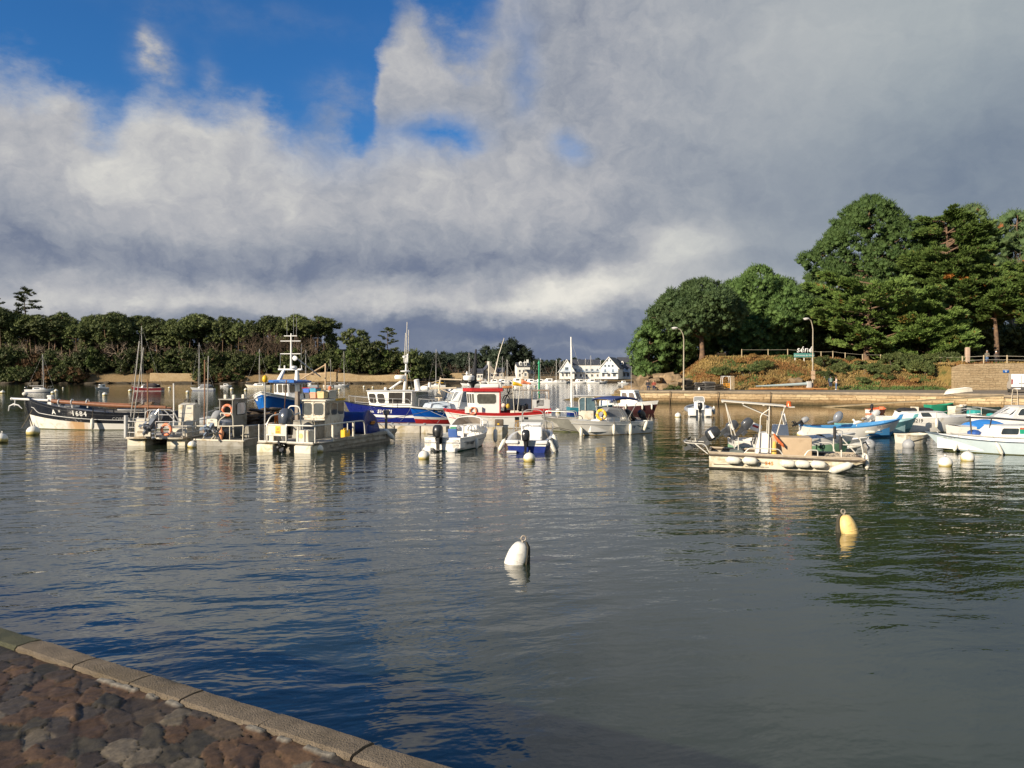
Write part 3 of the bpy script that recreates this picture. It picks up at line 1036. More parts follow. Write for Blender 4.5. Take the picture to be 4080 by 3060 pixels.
def shell_points(rng,prof,n,inset=.35,wob=.22,sector=None):
	"""points near the skin of a body of revolution given by (z, radius); uneven lobes"""
	zs=np.array([p[0] for p in prof])
	rs=np.array([p[1] for p in prof])
	zz=np.linspace(zs[0],zs[-1],200)
	rr=np.interp(zz,zs,rs)
	w=rr+.25*rr.max()
	cdf=np.cumsum(w)/w.sum()
	z=np.interp(rng.random(n),cdf,zz)
	a=rng.random(n)*2*pi
	ph=rng.random(4)*6.28
	lob=1+wob*(np.sin(2*a+ph[0]+z*.35)*.5+np.sin(3*a+ph[1]-z*.6)*.35+np.sin(5*a+z*1.1+ph[2])*.3)
	r=np.interp(z,zs,rs)*lob*(1-inset*rng.random(n)**2.2)
	P=np.stack([r*np.cos(a),r*np.sin(a),z],1)
	K=max(5,n//20)
	L=P[rng.integers(0,n,K)]
	d=np.linalg.norm(P[:,None,:]-L[None],axis=2)
	near=L[d.argmin(1)]
	return P+(near-P)*.16+np.stack([near[:,0],near[:,1],np.zeros(n)],1)*(.05*np.exp(-d.min(1)))[:,None]
def pine_tree(seed,H,prof,nclump,rc,per,blen,bwid,leaf=None,trunk_r=.35,bark=None,lean=.6,limbs=14,low=.0,loc=None,label=None,group=None,flat=.95,up=.55):
	rng=np.random.default_rng(seed)
	t=thing('pine_tree',label,'tree',loc or (0,0,0),0,group)
	C=shell_points(rng,prof,nclump,.55 if H<19 else .45,.42 if H<19 else .34)
	ztop=prof[-1][0]
	lx,ly=rng.normal(0,lean,2)
	sway=lambda z:np.stack([lx*(z/H)**1.5,ly*(z/H)**1.5],-1)
	C[:,:2]+=sway(C[:,2])
	R=rc*rng.uniform(.5,1.45,nclump)
	crown_object(t,leaf or PINE,C,R,per,blen,bwid,rng,flat=flat,up=up)
	mb=MB()
	pts,rs=[],[]
	for k in range(9):
		z=(ztop-.8)*k/8
		o=sway(np.array(z))
		pts.append(V(o[0]+.12*sin(z*.7+seed),o[1],z-(.4 if k==0 else 0)))
		rs.append(trunk_r*(1.35 if k==0 else 1.05-.82*k/8))
	mb.tube(pts,rs,9)
	for i in range(limbs):
		c=C[rng.integers(nclump)]
		z0=max(low,c[2]-np.hypot(c[0],c[1])*rng.uniform(.2,.6))
		o=sway(np.array(z0))
		limb(mb,(o[0],o[1],z0),c,trunk_r*.32,trunk_r*.08,rng)
	mb.build('trunk',bark or BARK,t,angle=80)
	return t
def cypress_tree(seed,H,reach,z0,nb,leaf=None,trunk_r=.42,loc=None,label=None,per=46,sector=None,trunk=None,dens=1.0,group=None,dead=None):
	"""wind-spread cypress: near-level boughs carrying fingered flat sprays; reach(z/H) is the bough length"""
	rng=np.random.default_rng(seed)
	t=thing('cypress_tree',label,'tree',loc or (0,0,0),0,group)
	mb=MB()
	pts,rs=[],[]
	for k in range(9):
		z=H*.96*k/8
		pts.append(V(.35*sin(z*.25+seed),.25*cos(z*.3+seed),z-(.4 if k==0 else 0)))
		rs.append(trunk_r*(1.4 if k==0 else 1.1-.95*k/8))
	mb.tube(pts,rs,9)
	C,R,A=[],[],[]
	for i in range(nb):
		f=(i+rng.random())/nb
		z=z0+(H-z0)*f
		a=rng.random()*2*pi
		L=reach(z/H)*rng.uniform(.72,1.15)
		rise=rng.uniform(.0,.42)*L
		dirv=np.array([cos(a),sin(a),0])
		side=np.array([-sin(a),cos(a),0])
		tip=dirv*L+np.array([0,0,z+rise])
		limb(mb,(.35*sin(z*.25+seed),.25*cos(z*.3+seed),z),tip,trunk_r*.26,.03,rng,bend=.05)
		m_=int(max(4,L*5.5*dens))
		for j in range(m_):
			u=.28+.72*(j+rng.random())/m_
			wdt=.42*L*(1-.65*u)+.25
			sgn=rng.uniform(-1,1)
			p=dirv*L*u+side*sgn*wdt+np.array([0,0,z+rise*u**1.4+rng.normal(0,.16)-.18*abs(sgn)])
			C.append(p)
			R.append(rng.uniform(.20,.48))
			ax=dirv*.85+side*sgn*.6+np.array([0,0,rng.uniform(.0,.5)])
			A.append(ax/np.linalg.norm(ax))
	for j in range(10):
		C.append(np.array([rng.normal(0,.5),rng.normal(0,.5),H-rng.random()*1.2]))
		R.append(.4)
		A.append(np.array([0,0,1.]))
	C,R,A=np.array(C),np.array(R),np.array(A)
	crown_object(t,leaf or CYP,C,R,per,.55,.13,rng,up=.12,flat=.45,core=.6,axis=A,spread=.4)
	if dead:
		D,DR,DA=[],[],[]
		for a,z,L in dead:
			for j in range(16):
				u=.35+.65*j/16
				D.append(np.array([cos(a)*L*u+rng.normal(0,.25),sin(a)*L*u+rng.normal(0,.25),z+.5*sin(3*u)-.3*u*u]))
				DR.append(rng.uniform(.2,.4))
				DA.append(np.array([cos(a),sin(a),-.1]))
		crown_object(t,leaf_mat('dead_orange_needles',(.34,.13,.025),(.45,.19,.045)),np.array(D),np.array(DR),30,.5,.11,rng,up=.0,flat=.45,core=.6,axis=np.array(DA),spread=.45,name='dead_bough')
	mb.build('trunk',BARK,t,angle=80)
	return t
def twig_crown(mb,rng,p,d,L,r,depth,spread=.55):
	q=p+d*L
	mb.tube([Vector(p),Vector(p+d*L*.5+rng.normal(size=3)*L*.05),Vector(q)],[r,r*.8,r*.55],5 if r>.06 else 3)
	if depth==0:
		return
	for k in range(rng.integers(2,4) if depth>1 else rng.integers(3,6)):
		nd=d+rng.normal(size=3)*spread
		nd[2]+=.18
		nd/=np.linalg.norm(nd)
		twig_crown(mb,rng,p+d*L*rng.uniform(.55,1),nd,L*rng.uniform(.6,.85),r*.55,depth-1,spread)
def bare_tree(seed,H,m=None,label=None,group=None,depth=5,loc=None,spread=.5,r=.16):
	rng=np.random.default_rng(seed)
	t=thing('bare_tree',label,'tree',loc or (0,0,0),0,group)
	mb=MB()
	mb.tube([V(0,0,-.4),V(.1,0,H*.16),V(.05,.1,H*.3)],[r*1.3,r,r*.8],6)
	mb.build('trunk',GREYBARK,t)
	mb=MB()
	for k in range(4):
		a=k*1.6+rng.random()
		d=np.array([cos(a)*.5,sin(a)*.5,.8])
		twig_crown(mb,rng,np.array([.05,.1,H*.28]),d/np.linalg.norm(d),H*.235,r*.6,depth,spread)
	mb.build('crown',m or TWIG,t,smooth=False,fix=False)
	return t
def shrub(seed,H,W,n,leaf,label=None,group=None,per=40,blen=.45,bwid=.16,loc=None,rc=None,name='shrub'):
	rng=np.random.default_rng(seed)
	t=thing(name,label,'shrub',loc or (0,0,0),0,group)
	C=shell_points(rng,[(.1*H,W*.8),(.35*H,W),(.7*H,W*.75),(.95*H,W*.25)],n,.3,.3)
	R=(rc or W*.24)*rng.uniform(.7,1.3,n)
	crown_object(t,leaf,C,R,per,blen,bwid,rng,flat=.85,name='foliage')
	mb=MB()
	for i in range(5):
		limb(mb,(rng.normal(0,.2),rng.normal(0,.2),-.3),C[rng.integers(n)],.07,.02,rng)
	mb.build('stem',GREYBARK,t)
	return t
# ---- wood on the far left bank
WOBBLE=random.Random(63)
def place(src,px,Y,top_py,H0,label,group,rz,first):
	X=(px-CX)/F*Y
	g=far_ground(X,Y-shore_y(X))
	h=EYE+(HOR-top_py)/F*Y-g
	s=max(.25,h/H0)
	u=WOBBLE.uniform(.8,1.55) if group and 'left shore' in group and 'pine' in group else 1.0
	sc=(s*u,s*u*WOBBLE.uniform(.85,1.15),s)
	if id(src) in first:
		first.discard(id(src))
		src.location=(X,Y,g-.2)
		src.rotation_euler=(0,0,rz)
		src.scale=sc
		return tag(src,label,None,group)
	return dup(src,(X,Y,g-.2),rz,label,group,sc)
def build_left_wood():
	R=random.Random(21)
	per,bl,bw=30,.55,.15
	protos=[pine_tree(101,18,[(9.5,1.0),(11,2.6),(13.5,3.6),(16,2.8),(17.6,.9)],110,.66,per,bl,bw,FARPINE,.24,lean=.7,limbs=10,label='x'),pine_tree(102,18,[(11,1.6),(12.6,3.8),(14.6,4.3),(16.6,2.8),(17.7,.9)],115,.66,per,bl,bw,FARPINE,.22,lean=.9,limbs=10,label='x'),pine_tree(103,18,[(7.5,.8),(10,2.3),(13,3.1),(16,2.0),(17.8,.5)],100,.66,per,bl,bw,FARPINE,.25,lean=.6,limbs=10,label='x'),pine_tree(104,18,[(12.2,2.2),(13.6,3.9),(15.6,4.1),(17.2,2.4),(17.9,.6)],120,.66,per,bl,bw,FARPINE,.22,lean=1.0,limbs=12,label='x'),pine_tree(105,18,[(6.5,.8),(9,1.8),(11,2.8),(14.5,3.3),(17.4,1.2)],110,.66,per,bl,bw,FARPINE,.25,lean=.5,limbs=10,label='x'),]
	first={id(p) for p in protos}
	prof=[(-60,1215),(0,1225),(180,1262),(250,1238),(330,1250),(420,1238),(520,1252),(610,1248),(700,1262),(760,1248),(860,1256),(950,1240),(1020,1262),(1100,1258),(1180,1250),(1250,1254),(1300,1275),(1330,1340)]
	def topy(px):
		for(a,b),(c,d) in zip(prof,prof[1:]):
			if px<=c:
				return b+(d-b)*max(0,(px-a))/(c-a)
		return 1380
	px=-60
	k=0
	while px<1300:
		px+=R.uniform(18,36)
		p=protos[k%5 if R.random()<.6 else R.randrange(5)]
		if 1080<px<1310:
			p=protos[3]
		place(p,px,313+R.uniform(0,9),topy(px)+R.choice([0,4,14,30,50,75]),18,'tall dark pine in the dense wood along the far left shore','pines of the left shore wood',R.random()*6,first)
		k+=1
	px=-60
	while px<1290:
		px+=R.uniform(24,44)
		place(protos[R.randrange(5)],px,328+R.uniform(0,10),topy(px)+R.uniform(6,40),18,'pine deep in the left shore wood behind the front row','inner pines of the left shore wood',R.random()*6,first)
	px=-80
	while px<1290:
		px+=R.uniform(30,60)
		place(protos[R.randrange(5)],px,345+R.uniform(0,14),topy(px)+R.uniform(8,30),18,'pine at the back of the left shore wood','back pines of the left shore wood',R.random()*6,first)
	us=pine_tree(120,12,[(.2,2.2),(3,3.2),(7,3.4),(10.5,2.4),(11.8,.8)],54,1.25,40,.75,.3,FARPINE,.2,label='x',limbs=3)
	fu={id(us)}
	for row,(Y,t0,t1) in enumerate(((327,1345,1395),(340,1310,1350))):
		px=-90
		while px<1330:
			px+=R.uniform(20,34)
			place(us,px,Y+R.uniform(0,6),R.uniform(t0,t1)+(25 if px>1250 else 0),12,('low dark evergreen filling the gaps under the left shore pines','dark evergreen in the depth of the left shore wood')[row],('undergrowth trees of the left shore wood','inner evergreens of the left shore wood')[row],R.random()*6,fu)
	bp=[bare_tree(201,12,TWIG,'x',depth=4,r=.2),bare_tree(202,12,TWIG2,'x',depth=4,r=.17,spread=.62),bare_tree(203,12,DEADW,'x',depth=3,r=.2,spread=.75)]
	fb={id(p) for p in bp}
	for px in list(range(-30,960,75))+list(range(960,1290,30)):
		px+=R.uniform(-12,12)
		big=980<px<1260
		p=bp[R.randrange(3)] if not big else bp[R.randrange(2)]
		place(p,px,309+R.uniform(-2,3),R.uniform(1310,1370) if not big else R.uniform(1275,1330),12,'leafless brown tree under the pines of the left shore','bare trees in the left shore wood',R.random()*6,fb)
	for px,ty in ((205,1230),(165,1245),(270,1240),(500,1236),(545,1240)):
		place(bp[1],px,352,ty,12,'pale leafless crown showing above the pines at the left','pale bare crowns above the left pines',R.random()*6,fb)
	for px,ty,Y,lab in ((1625,1392,310,'pale rust bare tree at the end of the left shore wood'),(1735,1420,318,'brown bare tree between the shore bushes and the marina houses'),(1810,1432,335,'spreading bare tree left of the low white marina building'),(1870,1440,345,'bare tree behind the low white marina building'),(2195,1445,352,'brown bare tree beside the white house at the marina'),(1690,1425,312,'small bare tree above the eroded bank')):
		place(bp[0 if px!=1625 else 1],px,Y,ty,12,lab,None,R.random()*6,fb)
	sp=[shrub(301,6,2.9,34,SHRUBM,'x',per=34,blen=.6,bwid=.24),shrub(302,6,3.4,38,SHRUBM,'x',per=34,blen=.6,bwid=.24),shrub(303,6,2.3,28,leaf_mat('bright_shrub_leaves',(.055,.085,.022),(.10,.135,.035)),'x',per=34,blen=.6,bwid=.24),shrub(304,6,2.8,30,leaf_mat('rusty_bracken',(.10,.055,.025),(.17,.095,.04)),'x',per=34,blen=.6,bwid=.24)]
	fs={id(p) for p in sp}
	px=-60
	while px<1680:
		px+=R.uniform(16,30)
		Y=305+R.uniform(0,6)
		t=R.uniform(1378,1440)
		p=sp[R.choice([0,0,0,1,1,1,2,2])]
		if px<190 and R.random()<.25:
			p=sp[3]
		place(p,px,Y,t+(8 if px>1300 else 0),6,'dark green bush in the thicket above the far left sea wall','bushes above the left sea walls',R.random()*6,fs)
	for px in list(range(-40,330,24))+list(range(330,800,70))+list(range(795,945,22))+list(range(960,1640,75)):
		place(sp[R.choice([0,1,2,3])],px+R.uniform(-20,20),300.6 if px<330 or 790<px<945 else 304.5,R.uniform(1448,1474),6,'low bush at the brink of the far left bank','low bushes at the brink of the left bank',R.random()*6,fs)
	for px,t,p in ((1352,1405,0),(1465,1375,1),(1490,1360,0),(1440,1352,1),(1420,1362,2),(1560,1400,1),(1600,1410,0),(1650,1418,1),(1690,1440,0),(1715,1450,2),(1760,1462,1)):
		place(sp[p],px,309,t,6,'rounded evergreen bush at the thin end of the left shore wood','evergreen bushes at the end of the left wood',R.random()*6,fs)
	cedar=cypress_tree(151,20,lambda u:1.2+6.0*(1-u)**.75,5,34,FARPINE,.35,per=30,label='tall layered cedar standing above the wood at the far left',dens=.5)
	fc={id(cedar)}
	place(cedar,105,322,1152,20,'tall layered cedar standing above the wood at the far left',None,1.0,fc)
	place(cedar,-22,326,1190,20,'dark cedar cut by the left edge of the picture',None,2.0,fc)
	lone=[(1402,1310,'flat-topped pine standing apart right of the left wood',106,[(11.5,1.8),(12.8,4.2),(15,5.0),(17.0,3.2),(17.9,.8)]),(1447,1318,'round-headed pine beside the flat-topped one at the end of the left wood',107,[(10.5,1.5),(12.4,3.0),(15.5,3.6),(17.2,2.2),(17.9,.6)])]
	for px,ty,lab,sd,pf in lone:
		p=pine_tree(sd,18,pf,70,1.0,per,bl,bw,FARPINE,.25,lean=.5,label=lab)
		place(p,px,311,ty,18,lab,None,0,{id(p)})
	p=cypress_tree(152,18,lambda u:1.4+3.4*max(0,(1-u))**.4*(1 if u>.3 else .5),4.5,26,FARPINE,.3,per=30,label='lone tiered pine on the shore above the dark blue trawler',dens=.5)
	place(p,1547,309,1306,18,'lone tiered pine on the shore above the dark blue trawler',None,0,{id(p)})
	fp=[pine_tree(111,14,[(1.5,3.0),(5,5.2),(9,4.6),(13,2.0),(13.8,.6)],60,1.5,40,.9,.34,FARGREEN,.3,label='x',limbs=4),pine_tree(112,14,[(2.5,2.5),(6,4.2),(10,4.4),(13,2.8),(13.8,.8)],60,1.4,40,.9,.34,FARGREEN,.3,label='x',limbs=4)]
	ff={id(q) for q in fp}
	for px,ty,Y,lab in ((2030,1347,430,'tallest dark conifer, a steep dome above the marina roofs'),(1985,1385,425,'dark spreading conifer left of the dome-shaped tree'),(2085,1378,432,'dark umbrella-shaped pine right of the dome-shaped tree'),(1935,1383,428,'ragged dark cypress left of the tall conifers behind the marina')):
		place(fp[0 if px in (2030,1985) else 1],px,Y,ty,14,lab,None,R.random()*6,ff)
	px=1600
	while px<2560:
		px+=R.uniform(16,30)
		Y=R.uniform(470,520)
		ty=R.uniform(1402,1425) if px<1900 else R.uniform(1428,1448)
		if 1900<=px<2110:
			ty=R.uniform(1400,1425)
		if px>2270:
			ty=R.uniform(1438,1452)
		place(fp[R.randrange(2)],px,Y,ty,14,'dark evergreen in the tree line behind the marina','trees of the line behind the marina',R.random()*6,ff)
	px=1560
	while px<2620:
		px+=R.uniform(22,40)
		Y=R.uniform(570,620)
		X=(px-CX)/F*Y
		z=2.0
		h=EYE+(HOR-R.uniform(1398,1416)-(28 if px>1860 else 0))/F*Y-z
		dup(fp[R.randrange(2)],(X,Y,z),R.random()*6,'tree on the crest of the far wooded hill','trees on the far wooded hill',h/14)
build_left_wood()
# ---- wood on the headland
def HB(px,Y):
	X=(px-CX)/F*Y
	return X,Y,bank_z(X,Y)-.1
def zpy(py,Y):
	return EYE+(HOR-py)/F*Y
def big_pine(seed,px,Y,top,hw,bot,n,rc,label,leaf=None,per=44,shape=None,tr=.42,lean=.4,limbs=24,blen=.50,bwid=.085,group=None):
	loc=HB(px,Y)
	zt,zb=zpy(top,Y)-loc[2],zpy(bot,Y)-loc[2]
	W=hw/F*Y
	h=zt-zb
	sh=shape or [(0,.55),(.12,.85),(.3,1.0),(.5,.98),(.7,.82),(.86,.58),(.96,.28),(1,.08)]
	return pine_tree(seed,zt,[(max(.3,zb)+u*h,w*W) for u,w in sh],n,rc,per,blen,bwid,leaf,tr,lean=lean,limbs=limbs,loc=loc,label=label,group=group)
def build_right_wood():
	R0=random.Random(44)
	big_pine(401,2578,117,1300,78,1500,150,.62,'low bushy pine hanging over the rocks at the tip of the headland',tr=.25)
	big_pine(402,2655,121,1180,105,1500,720,.48,'rounded pine forming the left edge of the right-hand wood')
	big_pine(403,2795,109,1122,150,1335,740,.48,'pine with a tall bare trunk standing on the russet bank',PINE2,shape=[(0,.45),(.15,.8),(.35,1.0),(.6,.95),(.8,.7),(.93,.4),(1,.12)],tr=.36,limbs=26)
	big_pine(404,2735,122,1165,110,1440,440,.54,'dark pine between the left edge tree and the tall bare trunk')
	big_pine(405,2905,128,1112,110,1400,380,.58,'pine half hidden behind the tree with the bare trunk')
	big_pine(406,3030,119,1066,165,1420,1250,.48,'broad dense pine left of the street lamp with the square plates')
	big_pine(407,3115,131,1100,130,1400,240,.75,'dark pine filling the gap left of the great dome-shaped pine')
	big_pine(408,3458,126,798,208,1385,2500,.50,'great dome-shaped pine, the tallest tree of the right-hand wood',tr=.6,limbs=40,shape=[(0,.6),(.1,.8),(.25,.95),(.42,1.0),(.58,.97),(.72,.86),(.85,.66),(.94,.42),(1,.14)])
	big_pine(409,3235,121,1130,110,1400,640,.48,'shoulder pine below the left side of the great dome-shaped pine',PINE2)
	big_pine(410,3880,142,826,165,1250,420,.85,'tall pine with a few rusty branch tips rising behind the layered cypress',leaf_mat('rust_flecked_pine',(.05,.085,.03),(.085,.12,.045),(.24,.085,.03),-.1))
	big_pine(411,4035,140,838,150,1250,380,.85,'pine cut by the right edge at the top of the wood',PINE2)
	big_pine(412,4200,138,850,170,1250,200,.9,'pine beyond the right edge of the wood',PINE2)
	for i,(px,Y,top,hw) in enumerate(((3330,150,1040,190),(3560,146,1020,170),(3760,152,1000,190),(3990,155,1020,200),(4180,150,1040,180),(2900,146,1190,130),(3120,150,1150,160))):
		big_pine(430+i,px,Y,top,hw,1400,110,1.3,'shaded pine deep in the right-hand wood',FARPINE,group='shaded pines of the right-hand wood',per=44,blen=.6,bwid=.2,limbs=6)
	dk=shrub(520,7,3.6,44,FARPINE,'x',per=40,blen=.6,bwid=.22)
	k=0
	for Y in (128,141):
		for px in range(2990,4340,62):
			x,y,z=HB(px+R0 .uniform(-15,15),Y+R0 .uniform(-3,3))
			lab,s='dark evergreen bush in the deep shade of the right-hand wood',R0 .uniform(.75,1.15)
			if k==0:
				dk.location,dk.scale=(x,y,z),(s,)*3
				tag(dk,lab,None,'bushes in the shade of the right-hand wood')
			else:
				dup(dk,(x,y,z),R0 .random()*6,lab,'bushes in the shade of the right-hand wood',s)
			k+=1
	def cyp(seed,px,Y,top,hwpx,low,nb,label,tr,reach=None,per=40,dens=1.0,dead=None):
		loc=HB(px,Y)
		H=zpy(top,Y)-loc[2]
		z0=max(.8,zpy(low,Y)-loc[2])
		W=hwpx/F*Y
		return cypress_tree(seed,H,(lambda u:W*reach(u)) if reach else (lambda u:W*(.35+.65*(1-u)**.6)),z0,nb,loc=loc,label=label,trunk_r=tr,per=per,dens=dens,dead=dead)
	cyp(451,3462,113,1130,235,1400,46,'spreading cypress with a forked reddish trunk right of the town sign',.45,lambda u:.55+.6*sin(pi*min(1,u*.95)) if u<.8 else .75)
	cyp(452,3780,117,868,225,1330,96,'big layered cypress with an orange dead bough',.55,lambda u:.35+.8*max(0,1-u)**.55,dead=((-2.1,12.6,7.5),(-1.35,11.6,7.0),(-.7,10.3,7.2),(-1.7,12.2,6.4)))
	cyp(453,3690,110.5,1160,165,1440,60,'low light-green cypress sweeping down to the fence',.3,lambda u:.3+.9*max(0,1-u)**.7)
	cyp(454,3960,112.5,1080,130,1270,34,'cypress with a pale bare trunk behind the couple at the fence',.38,lambda u:.5+.6*sin(pi*u))
	cyp(455,4095,111,1050,150,1300,40,'cypress at the right edge with low hanging boughs',.4,lambda u:.55+.5*sin(pi*u))
	p=bare_tree(470,9,TWIG2,'pale leafless tree in the gap at the right of the wood',depth=5)
	x,y,z=HB(4035,128)
	p.location=(x,y,z)
	s=(zpy(950,128)-z)/9
	p.scale=(s,s,s)
	for i,(px,Y,top,lab) in enumerate(((3615,118,1150,'slim grey trunk between the forked cypress and the low cypress'),(3635,121,1160,'second slim trunk right behind the slim grey one'),(3905,124,1100,'dim trunk left of the pale bare trunk'),(3330,125,1180,'thin trunk left of the forked cypress'))):
		x,y,z=HB(px,Y)
		rng=np.random.default_rng(480+i)
		mb=MB()
		pts=limb(mb,(0,0,-.3),(rng.normal(0,.6),0,zpy(top,Y)-z),.30,.12,rng,.04,8,8)
		for k in range(5):
			limb(mb,tuple(pts[4+k%4]),(rng.normal(0,2.0),rng.normal(0,2.0),pts[-1].z-rng.random()*2),.09,.03,rng)
		t=thing('slim_tree',lab,'tree',(x,y,z))
		mb.build('trunk',BARK,t,angle=80)
		C=shell_points(rng,[(pts[-1].z-3,1.4),(pts[-1].z-1,2.2),(pts[-1].z+.6,.8)],40)
		crown_object(t,PINE2,C,.6*rng.uniform(.7,1.3,40),44,.45,.14,rng)
	R=random.Random(8)
	brm=leaf_mat('bramble_leaves',(.050,.075,.022),(.095,.11,.035),(.16,.075,.028),.3)
	bsp=[shrub(501,1.6,1.5,26,brm,'x',per=60,blen=.24,bwid=.10,name='bramble_bush'),shrub(502,1.4,1.9,30,brm,'x',per=60,blen=.24,bwid=.10,name='bramble_bush'),shrub(503,1.3,1.3,24,leaf_mat('dry_bracken',(.20,.11,.035),(.30,.19,.065)),'x',per=60,blen=.26,bwid=.07,name='bracken_clump')]
	used=set()
	def put(k,px,Y,s,label,group=None):
		x,y,z=HB(px,Y)
		if k not in used:
			used.add(k)
			o=bsp[k]
			o.location,o.scale,o.rotation_euler=(x,y,z),(s,)*3,(0,0,R.random()*6)
			return tag(o,label,None,group)
		return dup(bsp[k],(x,y,z),R.random()*6,label,group,s)
	for i in range(24):
		px,Y=R.uniform(3260,3830),R.uniform(101.5,108.5)
		put(R.choice([0,1,1]),px,Y,R.uniform(.4,.85),'green bramble bush on the bank below the fence','brambles on the bank below the fence')
	for i in range(16):
		put(R.choice([0,1]),R.uniform(3560,3830),R.uniform(104,109),R.uniform(.8,1.25),'tall dark bramble under the low cypress','tall brambles under the low cypress')
	for i in range(44):
		px,Y=R.uniform(2690,3850),R.uniform(99.2,109)
		put(2,px,Y,R.uniform(.25,.5),'dry russet bracken clump on the bank','bracken clumps on the bank')
	put(0,2685,101.5,.9,'dark green bush among the boulders behind the bench')
	put(1,2870,103,.8,'green bush on the bank above the stacked oyster racks')
	for i,px in enumerate((2965,3000,3040)):
		put(1,px,103+i,.7,'yellow-green bush in mid-bank right of the steel frames','bushes in mid-bank right of the steel frames')
	rng=np.random.default_rng(9)
	n=30000
	X=rng.uniform(21,72,n)
	Yv=98.3+13*rng.random(n)**1.2
	ok=(X-18.6-.05*(Yv-97)>3)&~((X>57)&(Yv<99.2))
	X,Yv=X[ok],Yv[ok]
	Zv=np.array([bank_z(a,b) for a,b in zip(X,Yv)])
	base=np.stack([X,Yv,Zv-.05],1)
	d=rng.normal(0,.35,(len(X),3))+np.array([0,0,1.])
	d/=np.linalg.norm(d,axis=1,keepdims=True)
	bv=blades(rng,base,d,.32,.10)
	f4=np.arange(len(bv)).reshape(-1,4)
	green=(Yv<99.9)&(X>42)&(X<56)
	mid=np.where(green,1,np.where(np.sin(X*.55+1.5*np.sin(Yv*.6))+np.sin(Yv*1.1+X*.3)+rng.normal(0,.5,len(X))>.75,2,np.where(np.sin(X*.8+2)+np.sin(Yv*1.3-X*.35)+rng.normal(0,.4,len(X))>1.05,1,0)))
	o=npmesh('rough_grass',bv,f4,[mat('dry_grass',(.29,.20,.07),.9,var=.45,scale=.5),mat('fresh_grass',(.075,.13,.03),.9,var=.4,scale=.6),mat('dead_fern',(.22,.105,.035),.9,var=.4,scale=.5)],midx=mid)
	tag(o,'rough dry grass and fern covering the bank','grass',None,'stuff')
build_right_wood()
# ------------------------------------------------------------------ boat-building kit
WHITE=mat('white_gelcoat',(.78,.76,.71),.35,var=.07,scale=1.2,dirt=((.55,.48,.36),.18,2.2),coat=.3)
CLEAN=mat('clean_white_paint',(.82,.81,.78),.4,var=.05,scale=1.5,coat=.2)
CREAM=mat('cream_grp',(.70,.65,.54),.5,var=.12,scale=2,dirt=((.45,.36,.22),.3,2.0))
LGREY=mat('light_grey_paint',(.52,.52,.51),.45,var=.1,scale=2)
GREY=mat('grey_paint',(.30,.31,.32),.5,var=.15,scale=2)
ALU=mat('bare_aluminium',(.52,.50,.46),.42,.55,var=.15,scale=3,dirt=((.30,.26,.20),.3,2.5))
DALU=mat('dull_aluminium_plate',(.30,.29,.26),.6,.2,var=.2,scale=2,dirt=((.17,.15,.11),.4,1.6))
STEEL=mat('steel_tube',(.62,.60,.56),.35,.6,var=.1,scale=5)
RUSTY=mat('rusty_pole',(.30,.16,.09),.85,var=.4,scale=6)
BLACKP=mat('black_plastic',(.018,.019,.021),.35,var=.3,scale=4,coat=.3)
RUB=mat('black_rubber',(.025,.025,.026),.7,var=.3,scale=4)
DECKG=mat('worn_deck',(.38,.36,.32),.8,var=.25,scale=3,dirt=((.2,.17,.12),.35,2))
WOODB=mat('varnished_spar',(.26,.105,.045),.45,var=.3,scale=5,coat=.3)
ROPE=mat('old_rope',(.28,.22,.14),.95,var=.3,scale=20)
DROPE=mat('weedy_rope',(.06,.055,.04),.95,var=.3,scale=20)
ORANGE=mat('faded_orange',(.75,.20,.08),.55,var=.15,scale=6,dirt=((.6,.35,.25),.3,6))
YELLOW=mat('yellow_plastic',(.80,.48,.02),.45,var=.1,scale=5)
NAVY=mat('navy_canvas',(.025,.045,.16),.8,var=.2,scale=5)
GLASS=glass()
PALEGLASS=glass('pale_window_glass',(.30,.32,.33),.08)
DIRTYF=mat('fender_vinyl',(.74,.71,.62),.5,var=.1,scale=6,dirt=((.45,.40,.25),.3,5))
WEED=mat('waterline_weed',(.10,.11,.035),.9,var=.4,scale=5)
RED=mat('red_paint',(.42,.018,.018),.4,var=.15,scale=3,coat=.2)
def dirh(h):
	return V(cos(h),sin(h),0)
def at(px,D):
	return V((px-CX)/F*D,D,0)
